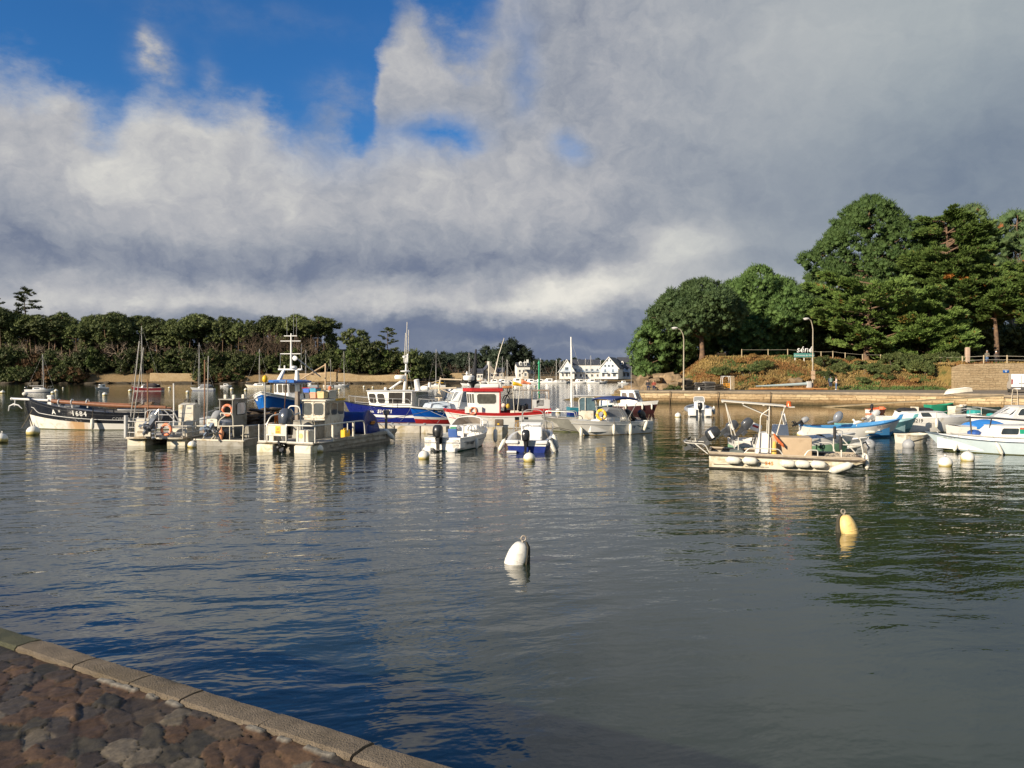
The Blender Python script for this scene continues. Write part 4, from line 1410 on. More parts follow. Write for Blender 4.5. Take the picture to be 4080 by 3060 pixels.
class Hull:
	def __init__(s,L,B,fs,fm,fb,draft=.25,tw=.85,p=2.2,mx=.45,rake=.4,wl=.86,wlb=.45,fl=1.0,srake=0.0,blunt=.02,pw=1.0):
		s.__dict__.update(L=L,B=B,fs=fs,fm=fm,fb=fb,draft=draft,tw=tw,p=p,mx=mx,rake=rake,wl=wl,wlb=wlb,fl=fl,srake=srake,blunt=blunt,pw=pw)
	def sheer(s,t):
		c=2*s.fm-(s.fs+s.fb)/2
		return s.fs*(1-t)**2+2*c*t*(1-t)+s.fb*t*t
	def half(s,t):
		if t<s.mx:
			k=s.tw+(1-s.tw)*sin(pi/2*t/s.mx)
		else:
			k=max(0,1-((t-s.mx)/(1-s.mx))**s.p)**s.pw
		return s.B/2*max(k,s.blunt)
	def pt(s,t,q,side=1):
		hd=s.half(t)
		hw=hd*(s.wl+(s.wlb-s.wl)*max(0,(t-.35)/.65)**1.6)
		if q>=0:
			y,z=hw+(hd-hw)*q**s.fl,q*s.sheer(t)
		else:
			y,z=hw*max(0,1+q)**.55,s.draft*q
		x=t*s.L-s.rake*t**5*(1-max(0,q))-(s.rake*.8*t**5*(-q) if q<0 else 0)-s.srake*(1-t)**6*(max(0,q)-1)*-1
		return V(x,y*side,z)
	def surf(s,x,z,side=1,off=.008):
		t=min(.995,max(0,x/s.L))
		for _ in range(4):
			q=z/max(.05,s.sheer(t))
			t=min(.998,max(0,(x+s.rake*t**5*(1-max(0,min(1,q))))/s.L))
		q=min(1.0,z/s.sheer(t))
		p=s.pt(t,q,side)
		return V(x,p.y+off*side,z)
	def mesh(s,mb,bands,ns=22,q0=0.0):
		"""bands: [(q_top or function of t, material index)] from the keel up"""
		qs=[(lambda t:-1.0),(lambda t:-.6),(lambda t:-.25)]
		mi=[bands[0][1]]*3
		lo=lambda t:0.0
		qs.append(lo)
		prev=lo
		for bq,m in bands:
			f=bq if callable(bq) else (lambda t,b=bq:b)
			qs.append(lambda t,a=prev,b=f:(a(t)+b(t))/2)
			qs.append(f)
			mi+=[m,m]
			prev=f
		ts=[i/ns for i in range(ns)]+[.975,1.0]
		n=len(qs)
		base=len(mb.v)
		for t in ts:
			for side in (1,-1):
				for q in qs:
					mb.v.append(tuple(s.pt(t,q(t),side)))
		w=2*n
		for i in range(len(ts)-1):
			for k in range(n-1):
				for o in (0,n):
					a=base+i*w+o+k
					mb.f.append((a,a+1,a+w+1,a+w))
					mb.mi.append(mi[k])
		for k in range(n-1):
			for i in (0,len(ts)-1):
				a=base+i*w
				mb.f.append((a+k,a+k+1,a+n+k+1,a+n+k))
				mb.mi.append(mi[k])
		return mb
	def line(s,q,t0=0.0,t1=1.0,side=1,n=18,off=0.0,dz=0.0):
		out=[]
		for i in range(n+1):
			t=t0+(t1-t0)*i/n
			p=s.pt(t,q(t) if callable(q) else q,side)
			out.append(V(p.x,p.y+off*side,p.z+dz))
		return out
	def rim(s,mb,r=.03,m=0,q=1.0,off=0.0,dz=0.0,t0=0.0,t1=1.0,stern=True,n=6):
		"""rubbing band round the hull"""
		P=s.line(q,t0,t1,1,18,off,dz)
		S=s.line(q,t0,t1,-1,18,off,dz)
		if stern:
			mb.tube(list(reversed(P))+S,r,n,m)
			mb.bar(P[-1],S[-1],r,n,m)
		else:
			mb.tube(P,r,n,m)
			mb.tube(S,r,n,m)
		return mb
	def deck(s,mb,t0,t1,inset=.03,camber=.05,m=0,w=0.0,n=12):
		rings=[]
		for i in range(n+1):
			t=t0+(t1-t0)*i/n
			x=s.pt(t,1).x
			h,z=max(.01,s.half(t)-w),s.sheer(t)-inset
			rings.append([V(x,h*k,z+camber*(1-k*k)*min(1,h)) for k in (1,.6,.2,-.2,-.6,-1)])
		return mb.loft(rings,m,False)
	def well(s,mb,t0,t1,w=.09,zs=.12,m=(0,1),tuck=.9,n=12,bulk=True):
		"""open cockpit: flat gunwale, inner sides, sole"""
		rings=[]
		for i in range(n+1):
			t=t0+(t1-t0)*i/n
			x=s.pt(t,1).x
			h,z=s.half(t),s.sheer(t)
			hi=max(.02,h-w)
			xi=x+(w if i==0 else 0)
			rings.append([V(x,h,z),V(xi,hi,z+.004),V(xi,hi*tuck,zs),V(xi,0,zs-.005),V(xi,-hi*tuck,zs),V(xi,-hi,z+.004),V(x,-h,z)])
		b=len(mb.f)
		mb.loft(rings,m[0],False)
		for k in range(b,len(mb.f)):
			if (k-b)%6 in (2,3):
				mb.mi[k]=m[1]
		for r in (rings[0],rings[-1]):
			mb.add([r[1],r[2],r[4],r[5]],[(0,1,2,3)],m[0])
		r=rings[0]
		mb.add([r[0],r[1],r[5],r[6]],[(0,1,2,3)],m[0])
		return mb
	def text(s,words,size,x0,z0,side,m,parent,slope=0.0,bold=.0,shear=0.0,name='lettering',space=1.05):
		fn=lambda u,v:s.surf(x0-side*u,z0+v-side*u*slope,side,.012)
		return text_mesh(words,size,m,parent,fn,name,bold,shear,space)
def boat(name,label,cat,mid,L,h,group=None,trim=0.0):
	"""empty at the stern on the water; mid = point amidships"""
	d=dirh(h)
	o=thing(name,label,cat,V(mid.x,mid.y,0)-d*L/2,h,group)
	o.rotation_euler=(random.uniform(-.01,.01),-trim,h)
	return o
def house(parent,bot,top,z0,z1,m,wins=(),roof=None,name='cabin',gm=None,fm=None,over=.08,rz=.05):
	"""deckhouse: plan outlines at foot and head; wins = [(edge, a0, a1, b0, b1)] in fractions of that wall"""
	mb=MB()
	n=len(bot)
	B=[V(x,y,z0) for x,y in bot]
	T=[V(x,y,z1) for x,y in top]
	mb.loft([B,T],0,True,True)
	c=mb.build(name,m,parent,smooth=True,angle=35)
	cen=sum(T,V(0,0,0))/n
	for e,a0,a1,b0,b1 in wins:
		p0,p1,p2,p3=B[e],B[(e+1)%n],T[(e+1)%n],T[e]
		P=lambda a,b:(p0*(1-a)+p1*a)*(1-b)+(p3*(1-a)+p2*a)*b
		nn=(p1-p0).cross(p3-p0).normalized()
		if nn.dot((p0+p1)/2-V(cen.x,cen.y,z0))<0:
			nn=-nn
		wl,hl=(p1-p0).length,(p3-p0).length
		def oct_(g,off):
			A0,A1,B0,B1=a0-g/wl,a1+g/wl,b0-g/hl,b1+g/hl
			ca,cb=.16*(A1-A0)*min(1,hl*(b1-b0)/(wl*(a1-a0))),.16*(B1-B0)*min(1,wl*(a1-a0)/(hl*(b1-b0)))
			return [P(a,b)+nn*off for a,b in ((A0+ca,B0),(A1-ca,B0),(A1,B0+cb),(A1,B1-cb),(A1-ca,B1),(A0+ca,B1),(A0,B1-cb),(A0,B0+cb))]
		mb=MB()
		mb.loft([oct_(.028,-.02),oct_(.028,.008)],1,True,True)
		mb.loft([oct_(0,-.02),oct_(0,.013)],0,True,True)
		mb.build('window',[gm or GLASS,fm or RUB],c,smooth=False)
	if roof is not None:
		mb=MB()
		rc=sum(T,V(0,0,0))/n
		def ring(k,z):
			return [V(rc.x+(p.x-rc.x)*k+(over if p.x>rc.x else -over)*(1 if k==1 else k),rc.y+(p.y-rc.y)*k+(over if p.y>rc.y else -over)*(1 if k==1 else k),z) for p in T]
		mb.loft([ring(1,z1+.002),ring(1,z1+rz),ring(.8,z1+rz*1.7),ring(.3,z1+rz*2)],0,True,True)
		mb.build('roof',roof,parent,angle=30)
	return c
def outboard(parent,x,y,z,s=1.0,tilt=0.0,cowl=None,stripe=None,yaw=0.0,leg=None):
	"""outboard hung on the transom at x,y with its clamp at height z; +x of the boat is forward, the motor sits behind"""
	M=Matrix.Translation((x,y,z))@Matrix.Rotation(yaw,4,'Z')@Matrix.Rotation(tilt,4,'Y')@Matrix.Diagonal((s,s,s,1))
	mb=MB()
	rings=[]
	for zz,x0,x1,hw in ((.02,-.30,-.02,.12),(.08,-.38,.0,.165),(.26,-.40,.0,.18),(.42,-.37,-.03,.165),(.50,-.30,-.08,.10)):
		r=[]
		for k in range(12):
			a=2*pi*k/12
			cx,rx=(x0+x1)/2,(x1-x0)/2
			ex=(abs(cos(a))**.6)*(1 if cos(a)>0 else -1)
			ey=(abs(sin(a))**.6)*(1 if sin(a)>0 else -1)
			r.append(M@V(cx+rx*ex,hw*ey,zz))
		rings.append(r)
	mb.loft(rings,0,True,True)
	mb.loft([[M@V(xx,yy,zz) for xx,yy in ((x0,-w),(x1,-w*.4),(x1,w*.4),(x0,w))] for zz,x0,x1,w in ((.03,-.28,-.06,.09),(-.25,-.25,-.09,.055),(-.58,-.25,-.10,.045),(-.80,-.26,-.14,.02))],1,True,True)
	mb.box(-.40,-.06,-.11,.11,-.47,-.45,1,M)
	mb.tube([M@V(-.42,0,-.58),M@V(-.30,0,-.58),M@V(-.12,0,-.58),M@V(-.04,0,-.58)],[.045*s,.065*s,.055*s,.015*s],8,1)
	mb.box(-.06,.05,-.09,.09,-.22,.02,1,M)
	o=mb.build('outboard_motor',[cowl or BLACKP,leg or BLACKP],parent,angle=45)
	pr=MB()
	for k in range(3):
		R=M@Matrix.Translation((-.45,0,-.58))@Matrix.Rotation(k*2.094,4,'X')
		pr.add([R@V(0,-.03,.03),R@V(.03,.07,.12),R@V(0,.02,.19),R@V(-.03,-.07,.13)],[(0,1,2,3)])
		pr.add([R@V(.012,-.03,.03),R@V(.042,.07,.12),R@V(.012,.02,.19),R@V(-.018,-.07,.13)],[(3,2,1,0)])
	pr.tube([M@V(-.40,0,-.58),M@V(-.49,0,-.58)],[.05*s,.03*s],8)
	pr.build('propeller',BLACKP if leg is None else leg,o,fix=False)
	if stripe:
		sm=MB()
		for sd in (-1,1):
			sm.cbox(M@V(-.2,.178*sd,.2),(.26*s,.012,.09*s),yaw,ry=tilt)
		sm.build('stripe',stripe,o,smooth=False)
	return o
def rail(parent,lines,posts=(),r=.018,m=None,name='rail',n=6):
	mb=MB()
	for l in lines:
		mb.arc(l,r,n) if len(l)>2 else mb.bar(l[0],l[1],r,n)
	for a,b in posts:
		mb.bar(a,b,r*.9,n)
	return mb.build(name,m or STEEL,parent)
# ---- floating and hanging things that repeat
def make_fender():
	mb=MB()
	mb.lathe([(.02,-.36),(.035,-.33),(.075,-.29),(.105,-.22),(.11,0),(.105,.22),(.075,.29),(.035,.33),(.02,.36)],n=12)
	t=thing('fender','x','fender')
	mb.build('body',DIRTYF,t)
	mb=MB()
	mb.tube([V(0,0,.34),V(.01,0,.55),V(0,0,.8)],.01,4)
	mb.build('lanyard',ROPE,t)
	return t
def make_buoy():
	t=thing('mooring_buoy','x','buoy')
	m=bpy.data.materials.new('buoy_plastic')
	m.use_nodes=True
	N=NT(m.node_tree)
	b=m.node_tree.nodes['Principled BSDF']
	tc=N.n('ShaderNodeTexCoord').outputs['Object']
	z=N.sep(tc)[2]
	n1=N.noise(tc,3,5,.6)
	zz=N.m('ADD',z,N.m('MULTIPLY',N.m('SUBTRACT',n1,.5),.22))
	c=N.mix(N.rng(n1,.3,.7),(.70,.67,.58),(.82,.80,.74))
	c=N.mix(N.rng(zz,-.06,.06,1,0,smooth=True),c,(.52,.42,.14))
	c=N.mix(N.rng(zz,-.16,-.08,1,0,smooth=True),c,(.07,.065,.02))
	N.put(b.inputs['Base Color'],c)
	b.inputs['Roughness'].default_value=.45
	mb=MB()
	mb.ball((0,0,0),.25,18)
	o=mb.build('float',m,t,angle=60)
	mb=MB()
	mb.lathe([(.04,.235),(.045,.26),(.03,.28)],n=8)
	ring=[V(.035*cos(2*pi*k/10),0,.31+.035*sin(2*pi*k/10)) for k in range(10)]
	mb.tube(ring,.01,5,closed=True)
	mb.build('mooring_eye',STEEL,t)
	return t
FENDER=make_fender()
BUOY=make_buoy()
_used=set()
def once(src,loc,rz,label,group,scale=None):
	if src.name not in _used:
		_used.add(src.name)
		src.location,src.rotation_euler=loc,(0,0,rz)
		if scale is not None:
			src.scale=scale if isinstance(scale,tuple) else (scale,)*3
		return tag(src,label,None,group)
	return dup(src,loc,rz,label,group,scale)
def fender(loc,label,group=None,s=1.0,lay=None,rz=0.0):
	"""hangs upright, or lies along direction lay"""
	o=once(FENDER,loc,rz,label,group,s)
	if lay is not None:
		q=V(0,0,1).rotation_difference(Vector(lay).normalized())
		o.rotation_euler=q.to_euler()
	return o
def buoy(px,py,wpx,label,group=None,tilt=.25):
	"""round mooring buoy whose waterline shows at py and whose width is wpx"""
	D=EYE*F/(py-HOR)
	s=wpx/F*D/.5
	o=once(BUOY,(at(px,D).x,D,.11*s),random.random()*6,label,group,s)
	o.rotation_euler=(random.uniform(-tilt,tilt),random.uniform(-tilt,tilt),random.random()*6)
	return o
def world(o,p):
	return Matrix.Translation(o.location)@o.rotation_euler.to_matrix().to_4x4()@Vector(p)
def lifebuoy(loc,n,label,m=None,R=.27,r=.07,half=False):
	t=thing('lifebuoy',label,'lifebuoy',loc)
	q=V(0,0,1).rotation_difference(Vector(n).normalized())
	t.rotation_euler=q.to_euler()
	mb=MB()
	K=22
	if half:
		pts=[V(R*cos(a),R*sin(a)*1.1,0) for a in np.linspace(-.25*pi-.6,1.25*pi+.6,K)]
		mb.tube(pts,[r*.8]+[r]*(K-2)+[r*.8],9)
	else:
		pts=[V(R*cos(2*pi*k/K),R*sin(2*pi*k/K),0) for k in range(K)]
		mb.tube(pts,r,9,closed=True)
	mb.build('ring',m or ORANGE,t)
	mb=MB()
	for k in range(4):
		a=k*pi/2+.78
		if half and k==2:
			continue
		for da in (-.12,.12):
			mb.tube([V(R*cos(a+da)+r*1.04*cos(b)*cos(a+da),R*sin(a+da)+r*1.04*cos(b)*sin(a+da),r*1.04*sin(b)) for b in np.linspace(0,2*pi,9)],.012,4)
	mb.build('band',CLEAN,t)
	return t
def line_thing(pts,label,name='mooring_rope',r=.012,m=None,sag=0.0,cat='rope'):
	a,b=Vector(pts[0]),Vector(pts[-1])
	if len(pts)==2:
		pts=[a+(b-a)*k/10-V(0,0,sag*4*(k/10)*(1-k/10)) for k in range(11)]
	mb=MB()
	mb.tube(pts,r,5)
	o=mb.build(name,m or ROPE)
	tag(o,label,cat)
	return o
# ------------------------------------------------------------------ the boats, left to right
random.seed(77)
BLACKH=mat('black_hull_paint',(.012,.013,.016),.3,var=.3,scale=2,coat=.4)
BLUEH=mat('royal_blue_hull',(.007,.014,.15),.3,var=.15,scale=2,coat=.35)
SKYH=mat('bright_blue_hull',(.004,.13,.50),.35,var=.12,scale=2,coat=.3)
MIDH=mat('mid_blue_hull',(.004,.105,.50),.33,var=.12,scale=2,coat=.35)
ANTIR=mat('red_antifouling',(.45,.022,.022),.6,var=.2,scale=3)
ANTIB=mat('brown_antifouling',(.13,.060,.042),.8,var=.35,scale=3)
def rust_white():
	m=mat('rust_streaked_white',(.76,.74,.69),.4,var=.06,scale=1.2,dirt=((.60,.50,.34),.25,1.5))
	N=NT(m.node_tree)
	b=m.node_tree.nodes['Principled BSDF']
	src=b.inputs['Base Color'].links[0].from_socket
	tc=N.n('ShaderNodeTexCoord').outputs['Object']
	x,y,z=N.sep(tc)
	nz=N.noise(N.xyz(N.m('MULTIPLY',x,3.0),y,N.m('MULTIPLY',z,.7)),1.2,5,.6)
	d=N.m('ABSOLUTE',N.m('SUBTRACT',x,5.35))
	f=N.rng(N.m('ADD',d,N.m('MULTIPLY',N.m('SUBTRACT',nz,.5),.9)),.25,.85,1,0,smooth=True)
	N.put(b.inputs['Base Color'],N.mix(N.m('MULTIPLY',f,.85),src,N.mix(nz,(.42,.20,.05),(.60,.36,.13))))
	return m
def b_workboat():
	H=Hull(9.2,2.7,1.08,1.14,1.98,.4,.55,2.3,.5,.35,.84,.35,1.0)
	mid=at((105+690)/2,47.6)
	t=boat('wooden_sailboat','old black and white wooden boat with its mast laid along the deck','boat',mid,9.2,pi)
	mb=MB()
	lo=lambda u:.36+.10*u**2
	H.mesh(mb,[(.03,2),(lo,1),(1.0,0)])
	hull=mb.build('hull',[BLACKH,rust_white(),WEED],t,angle=50)
	mb=MB()
	H.deck(mb,.02,.96,.16,.06)
	mb.build('deck',mat('grey_deck',(.33,.34,.34),.7),t)
	mb=MB()
	H.rim(mb,.035)
	mb.build('gunwale',BLACKH,t)
	mb=MB()
	for s in (1,-1):
		mb.tube(H.line(lambda u:.58+.14*max(0,min(1,(u-.90)/.03)),.05,.955,s,40,.012),.016,5)
	mb.build('trim_line',CLEAN,hull)
	H.text('A',.40,9.2-2.30,1.07,1,CLEAN,hull,bold=.012)
	H.text('U',.17,9.2-2.72,1.13,1,CLEAN,hull,bold=.008)
	H.text('1684',.40,9.2-4.02,.98,1,CLEAN,hull,bold=.012,space=1.25,slope=.04)
	H.text('CORBEAU',.26,2.6,.66,1,mat('faded_white_letters',(.42,.42,.42),.6),hull)
	mb=MB()
	mb.tube([V(8.62,0,-.1),V(8.95,0,.8),V(9.22,0,2.08)],[.06,.075,.10],8)
	mb.build('stem',BLACKH,t)
	mb=MB()
	mb.ball((9.23,0,2.16),(.17,.17,.13),10)
	mb.build('stem_cap',DIRTYF,t)
	mb=MB()
	mb.tube([V(7.7,.15,1.76),V(9.9,.15,1.86)],[.075,.07],8)
	mb.ball((9.95,.15,1.86),.10,8)
	mb.build('bowsprit',CLEAN,t)
	mb=MB()
	mb.box(7.55,7.78,-.12,.12,1.3,2.02)
	mb.rbox((7.66,0,2.02),(.30,.30,.12),.03)
	mb.build('samson_post',CLEAN,t)
	mb=MB()
	mb.tube([V(.4,.25,1.33),V(4,.3,1.47),V(7.45,.2,1.72)],[.10,.13,.125],10)
	mb.build('mast',WOODB,t)
	mb=MB()
	mb.tube([V(.2,-.1,1.25),V(3.5,-.05,1.34),V(5.6,.05,1.5)],[.07,.09,.06],8)
	mb.tube([V(2.2,.3,1.52),V(4.6,.15,1.62),V(5.8,.2,1.72)],[.03,.035,.02],6)
	mb.build('yard',WOODB,t)
	mb=MB()
	for k in range(14):
		a,b=random.uniform(1.3,2.6),random.uniform(-.2,.4)
		mb.ball((a,b,1.48+random.uniform(-.05,.14)),(random.uniform(.15,.3),random.uniform(.1,.18),.08),7)
	mb.build('furled_sail',mat('tan_sailcloth',(.20,.13,.08),.9,var=.4,scale=6),t)
	mb=MB()
	for x in (7.0,6.2,5.25):
		ring=[V(x,.2+.17*cos(a),1.66+.17*sin(a)) for a in np.linspace(0,2*pi,11)[:-1]]
		mb.tube(ring,.035,5,closed=True)
		mb.bar((x,.2,1.3),(x,.2,1.5),.04)
	mb.rbox((6.5,-.3,1.42),(.7,.5,.18),.06)
	mb.rbox((2.7,-.3,1.20),(1.6,.8,.12),.04)
	mb.build('spar_crutch',CLEAN,t)
	mb=MB()
	for x in (4.3,3.6,3.1):
		p=H.surf(x,H.sheer(x/9.2)-.05,1)
		mb.bar(p,p+V(0,0,.28),.035)
	mb.build('thole_pin',BLACKH,t)
	o=thing('anchor','white anchor hanging from the bowsprit of the black wooden boat','anchor',world(t,(9.75,.15,1.15)),pi)
	mb=MB()
	mb.tube([V(0,0,.66),V(.05,0,.25)],.03,6)
	mb.tube([V(-.42,0,.1),V(-.2,0,.32),V(.1,0,.38),V(.35,0,.26),V(.42,0,-.05)],[.02,.045,.05,.045,.02],6)
	mb.build('fluke',CLEAN,o)
	p=H.surf(9.2-4.9,.85,1,.14)
	fender(world(t,(p.x,p.y,.38)),'white sausage fender against the black wooden boat',s=1.0)
	fender(world(t,(1.6,1.3,.45)),'fender near the stern of the black wooden boat',s=1.0)
	line_thing([world(t,(8.6,.3,1.2)),world(t,(8.95,.8,.1))],'thin rope from the black bow to its round buoy',r=.012)
	buoy(131,1733,50,'large white buoy under the bow of the black wooden boat')
def pod(mb,x0,x1,y,w,z0=-.25,z1=.38):
	"""square float with a raked nose"""
	mb.prism([(x0,z0),(x1-.5,z0),(x1,z1-.1),(x1,z1),(x0,z1)],y-w/2,y+w/2,'y')
def barge_deck(t,L,B,z=.36,m=None,th=.07):
	mb=MB()
	mb.rbox((L/2,0,z),(L,B,th),.05)
	return mb.build('deck',m or DALU,t,angle=30)
FLOATM=mat('stained_float',(.74,.70,.58),.5,var=.12,scale=2.5,dirt=((.40,.33,.15),.45,1.8))
def wheel(mb,c,n,R=.16,r=.014):
	q=V(0,0,1).rotation_difference(Vector(n).normalized()).to_matrix()
	c=Vector(c)
	mb.tube([c+q@V(R*cos(2*pi*k/16),R*sin(2*pi*k/16),0) for k in range(16)],r,5,closed=True)
	for k in range(3):
		a=2*pi*k/3
		mb.bar(c,c+q@V(R*cos(a),R*sin(a),0),r*.8,4)
	mb.bar(c,c-q@V(0,0,.12),.02,6)
def b_barge_white():
	h=radians(88)
	L,B=6.2,2.85
	d=dirh(h)
	t=boat('oyster_barge','oyster barge with white boxes, white steering console and lettered stern rail','barge',V(-16.75,35.9,0)+d*L/2,L,h)
	mb=MB()
	for y in (-.95,.95):
		pod(mb,.25,L,y,.85)
	mb.build('float',FLOATM,t)
	mb=MB()
	mb.rbox((L/2+.4,0,.37),(L-.8,B,.07),.05)
	mb.prism([(.9,1.42),(.9,.32),(.12,.28),(.02,.45),(.0,1.28),(.1,1.42)],.335,.405,'z')
	mb.prism([(.9,-1.42),(.9,-.05),(.1,-.05),(.0,-.2),(.02,-1.3),(.1,-1.42)],.335,.405,'z')
	mb.build('deck',mat('pale_worn_deck',(.58,.52,.42),.7,var=.2,scale=3,dirt=((.35,.25,.14),.35,2)),t)
	zr=(.62,.86,1.14)
	l=[]
	for z in zr:
		l.append([V(.9,1.40,z),V(.05,1.40,z),V(.03,.36,z),V(.3,.3,z)])
		l.append([V(.35,-.02,z),V(.03,-.06,z),V(.03,-1.36,z),V(.4,-1.41,z),V(L*.8,-1.41,z)])
	posts=[(V(x,y,.38),V(x,y,1.14)) for x,y in ((.05,1.38),(.03,.9),(.03,.4),(.03,-.08),(.03,-.75),(.06,-1.36),(1.3,-1.41),(2.6,-1.41),(3.9,-1.41),(1.6,1.40))]
	rail(t,l,posts,.022)
	rail(t,[[V(.25,.55,1.14),V(.25,.5,1.66),V(.3,-.1,1.70),V(.25,-.12,1.15)],[V(.3,-.1,1.70),V(.2,.28,1.14)],[V(.25,-.15,1.70),V(.3,-.75,1.70),V(.25,-1.1,1.14)],[V(.28,-.35,1.70),V(.22,-.95,1.14)],[V(.28,-.1,1.45),V(.28,-.8,1.45)],[V(.9,.8,1.0),V(.9,.6,1.65),V(.9,.2,1.65),V(.9,.1,1.0)]],[(V(.3,-.1,1.14),V(.3,-.1,1.75)),(V(.3,.55,1.14),V(.3,.55,1.78))],.026,name='frame')
	mb=MB()
	mb.rbox((.62,.82,.80),(.7,.92,.80),.03)
	mb.rbox((.62,.82,1.22),(.72,.95,.06),.03)
	bx=mb.build('locker',CREAM,t)
	mb=MB()
	mb.box(.0,.012,.15,.87,.45,1.10)
	pl=mb.build('name_board',CREAM,t)
	brown=mat('brown_letters',(.16,.08,.04),.7)
	for s,z,sz in (('PAPI',.97,.13),('REMY',.83,.13),('M.VRENNES',.65,.105)):
		text_mesh(s,sz,brown,pl,lambda u,v,z=z:V(-.012,.5-u,z+v))
	mb=MB()
	mb.prism([(1.6,.40),(2.3,.40),(2.3,1.80),(2.1,1.96),(1.6,1.86)],-1.15,-.42,'y')
	cn=mb.build('console',CREAM,t)
	mb=MB()
	wheel(mb,(1.95,-.75,2.08),(-.35,0,1),.19)
	mb.build('steering_wheel',BLACKP,cn)
	mb=MB()
	mb.rbox((2.15,-1.05,2.05),(.12,.09,.16),.03)
	mb.bar((2.15,-1.05,1.9),(2.15,-1.15,1.75),.03)
	mb.build('throttle',BLACKP,cn)
	mb=MB()
	mb.box(1.59,1.6,-1.05,-.85,1.68,1.76)
	mb.box(1.59,1.598,-1.1,-.5,1.45,1.48)
	mb.build('gauge',GREY,cn)
	mb=MB()
	mb.rbox((.75,-1.02,.66),(.55,.72,.52),.03)
	mb.build('chest',CREAM,t)
	GRM=mat('grey_motor',(.20,.22,.25),.35,var=.15,scale=3,coat=.4)
	outboard(t,.35,.12,.95,1.35,1.0,GRM,leg=GRM)
	mb=MB()
	for z in (.42,.6,.78):
		mb.lathe([(.09,0),(.12,.06),(.09,.12)],(.12,.05,z-.1),10)
	mb.build('propeller_guard',mat('polished_steel',(.6,.6,.6),.2,.9),t)
	mb=MB()
	mb.bar((.1,1.36,.38),(.1,1.36,1.42),.09,10)
	mb.build('bollard',LGREY,t)
	for i,(x,y,zt,lx,lab,m) in enumerate(((.15,1.28,4.9,.55,'pale tall pole in the left corner of the lettered oyster barge',ALU),(.2,1.18,4.6,.62,'second pale pole leaning beside the tall one on the lettered barge',ALU),(.9,.75,3.1,.02,'brown upright stake on the lettered oyster barge',RUSTY),(3.4,-.9,4.1,.05,'tall twin stake at the right side of the lettered oyster barge',RUSTY),(2.8,.4,2.9,.02,'white upright post behind the lettered oyster barge rail',CLEAN),(3.4,-1.02,4.3,.12,'light pole touching the tall brown stake',ALU))):
		p0=world(t,(x,y,.4))
		mb=MB()
		mb.tube([V(0,0,0),V(lx*.5,.03,(zt-.4)*.5),V(lx,0,zt-.4)],.032 if m is not ALU else .024,6)
		o=mb.build('pole',m)
		o.location=p0
		tag(o,lab,'pole')
	lifebuoy(world(t,(-.03,-.62,.78)),(-.2,-1,.05),'orange ring lifebuoy on the lettered oyster barge stern rail',mat('pale_orange',(.80,.26,.13),.6,var=.15,scale=5),.24,.065)
	mb=MB()
	mb.ball((0,0,0),(.24,.2,.2),9)
	mb.ball((.3,.1,-.05),(.2,.2,.15),9)
	o=mb.build('net_heap',mat('grey_netting',(.33,.35,.36),.9,var=.4,scale=12,bump=.8,bscale=40))
	o.location,o.scale=world(t,(4.6,-.6,.85)),(2.6,2,1.6)
	tag(o,'grey heap of netting on the forward deck of the lettered barge','net')
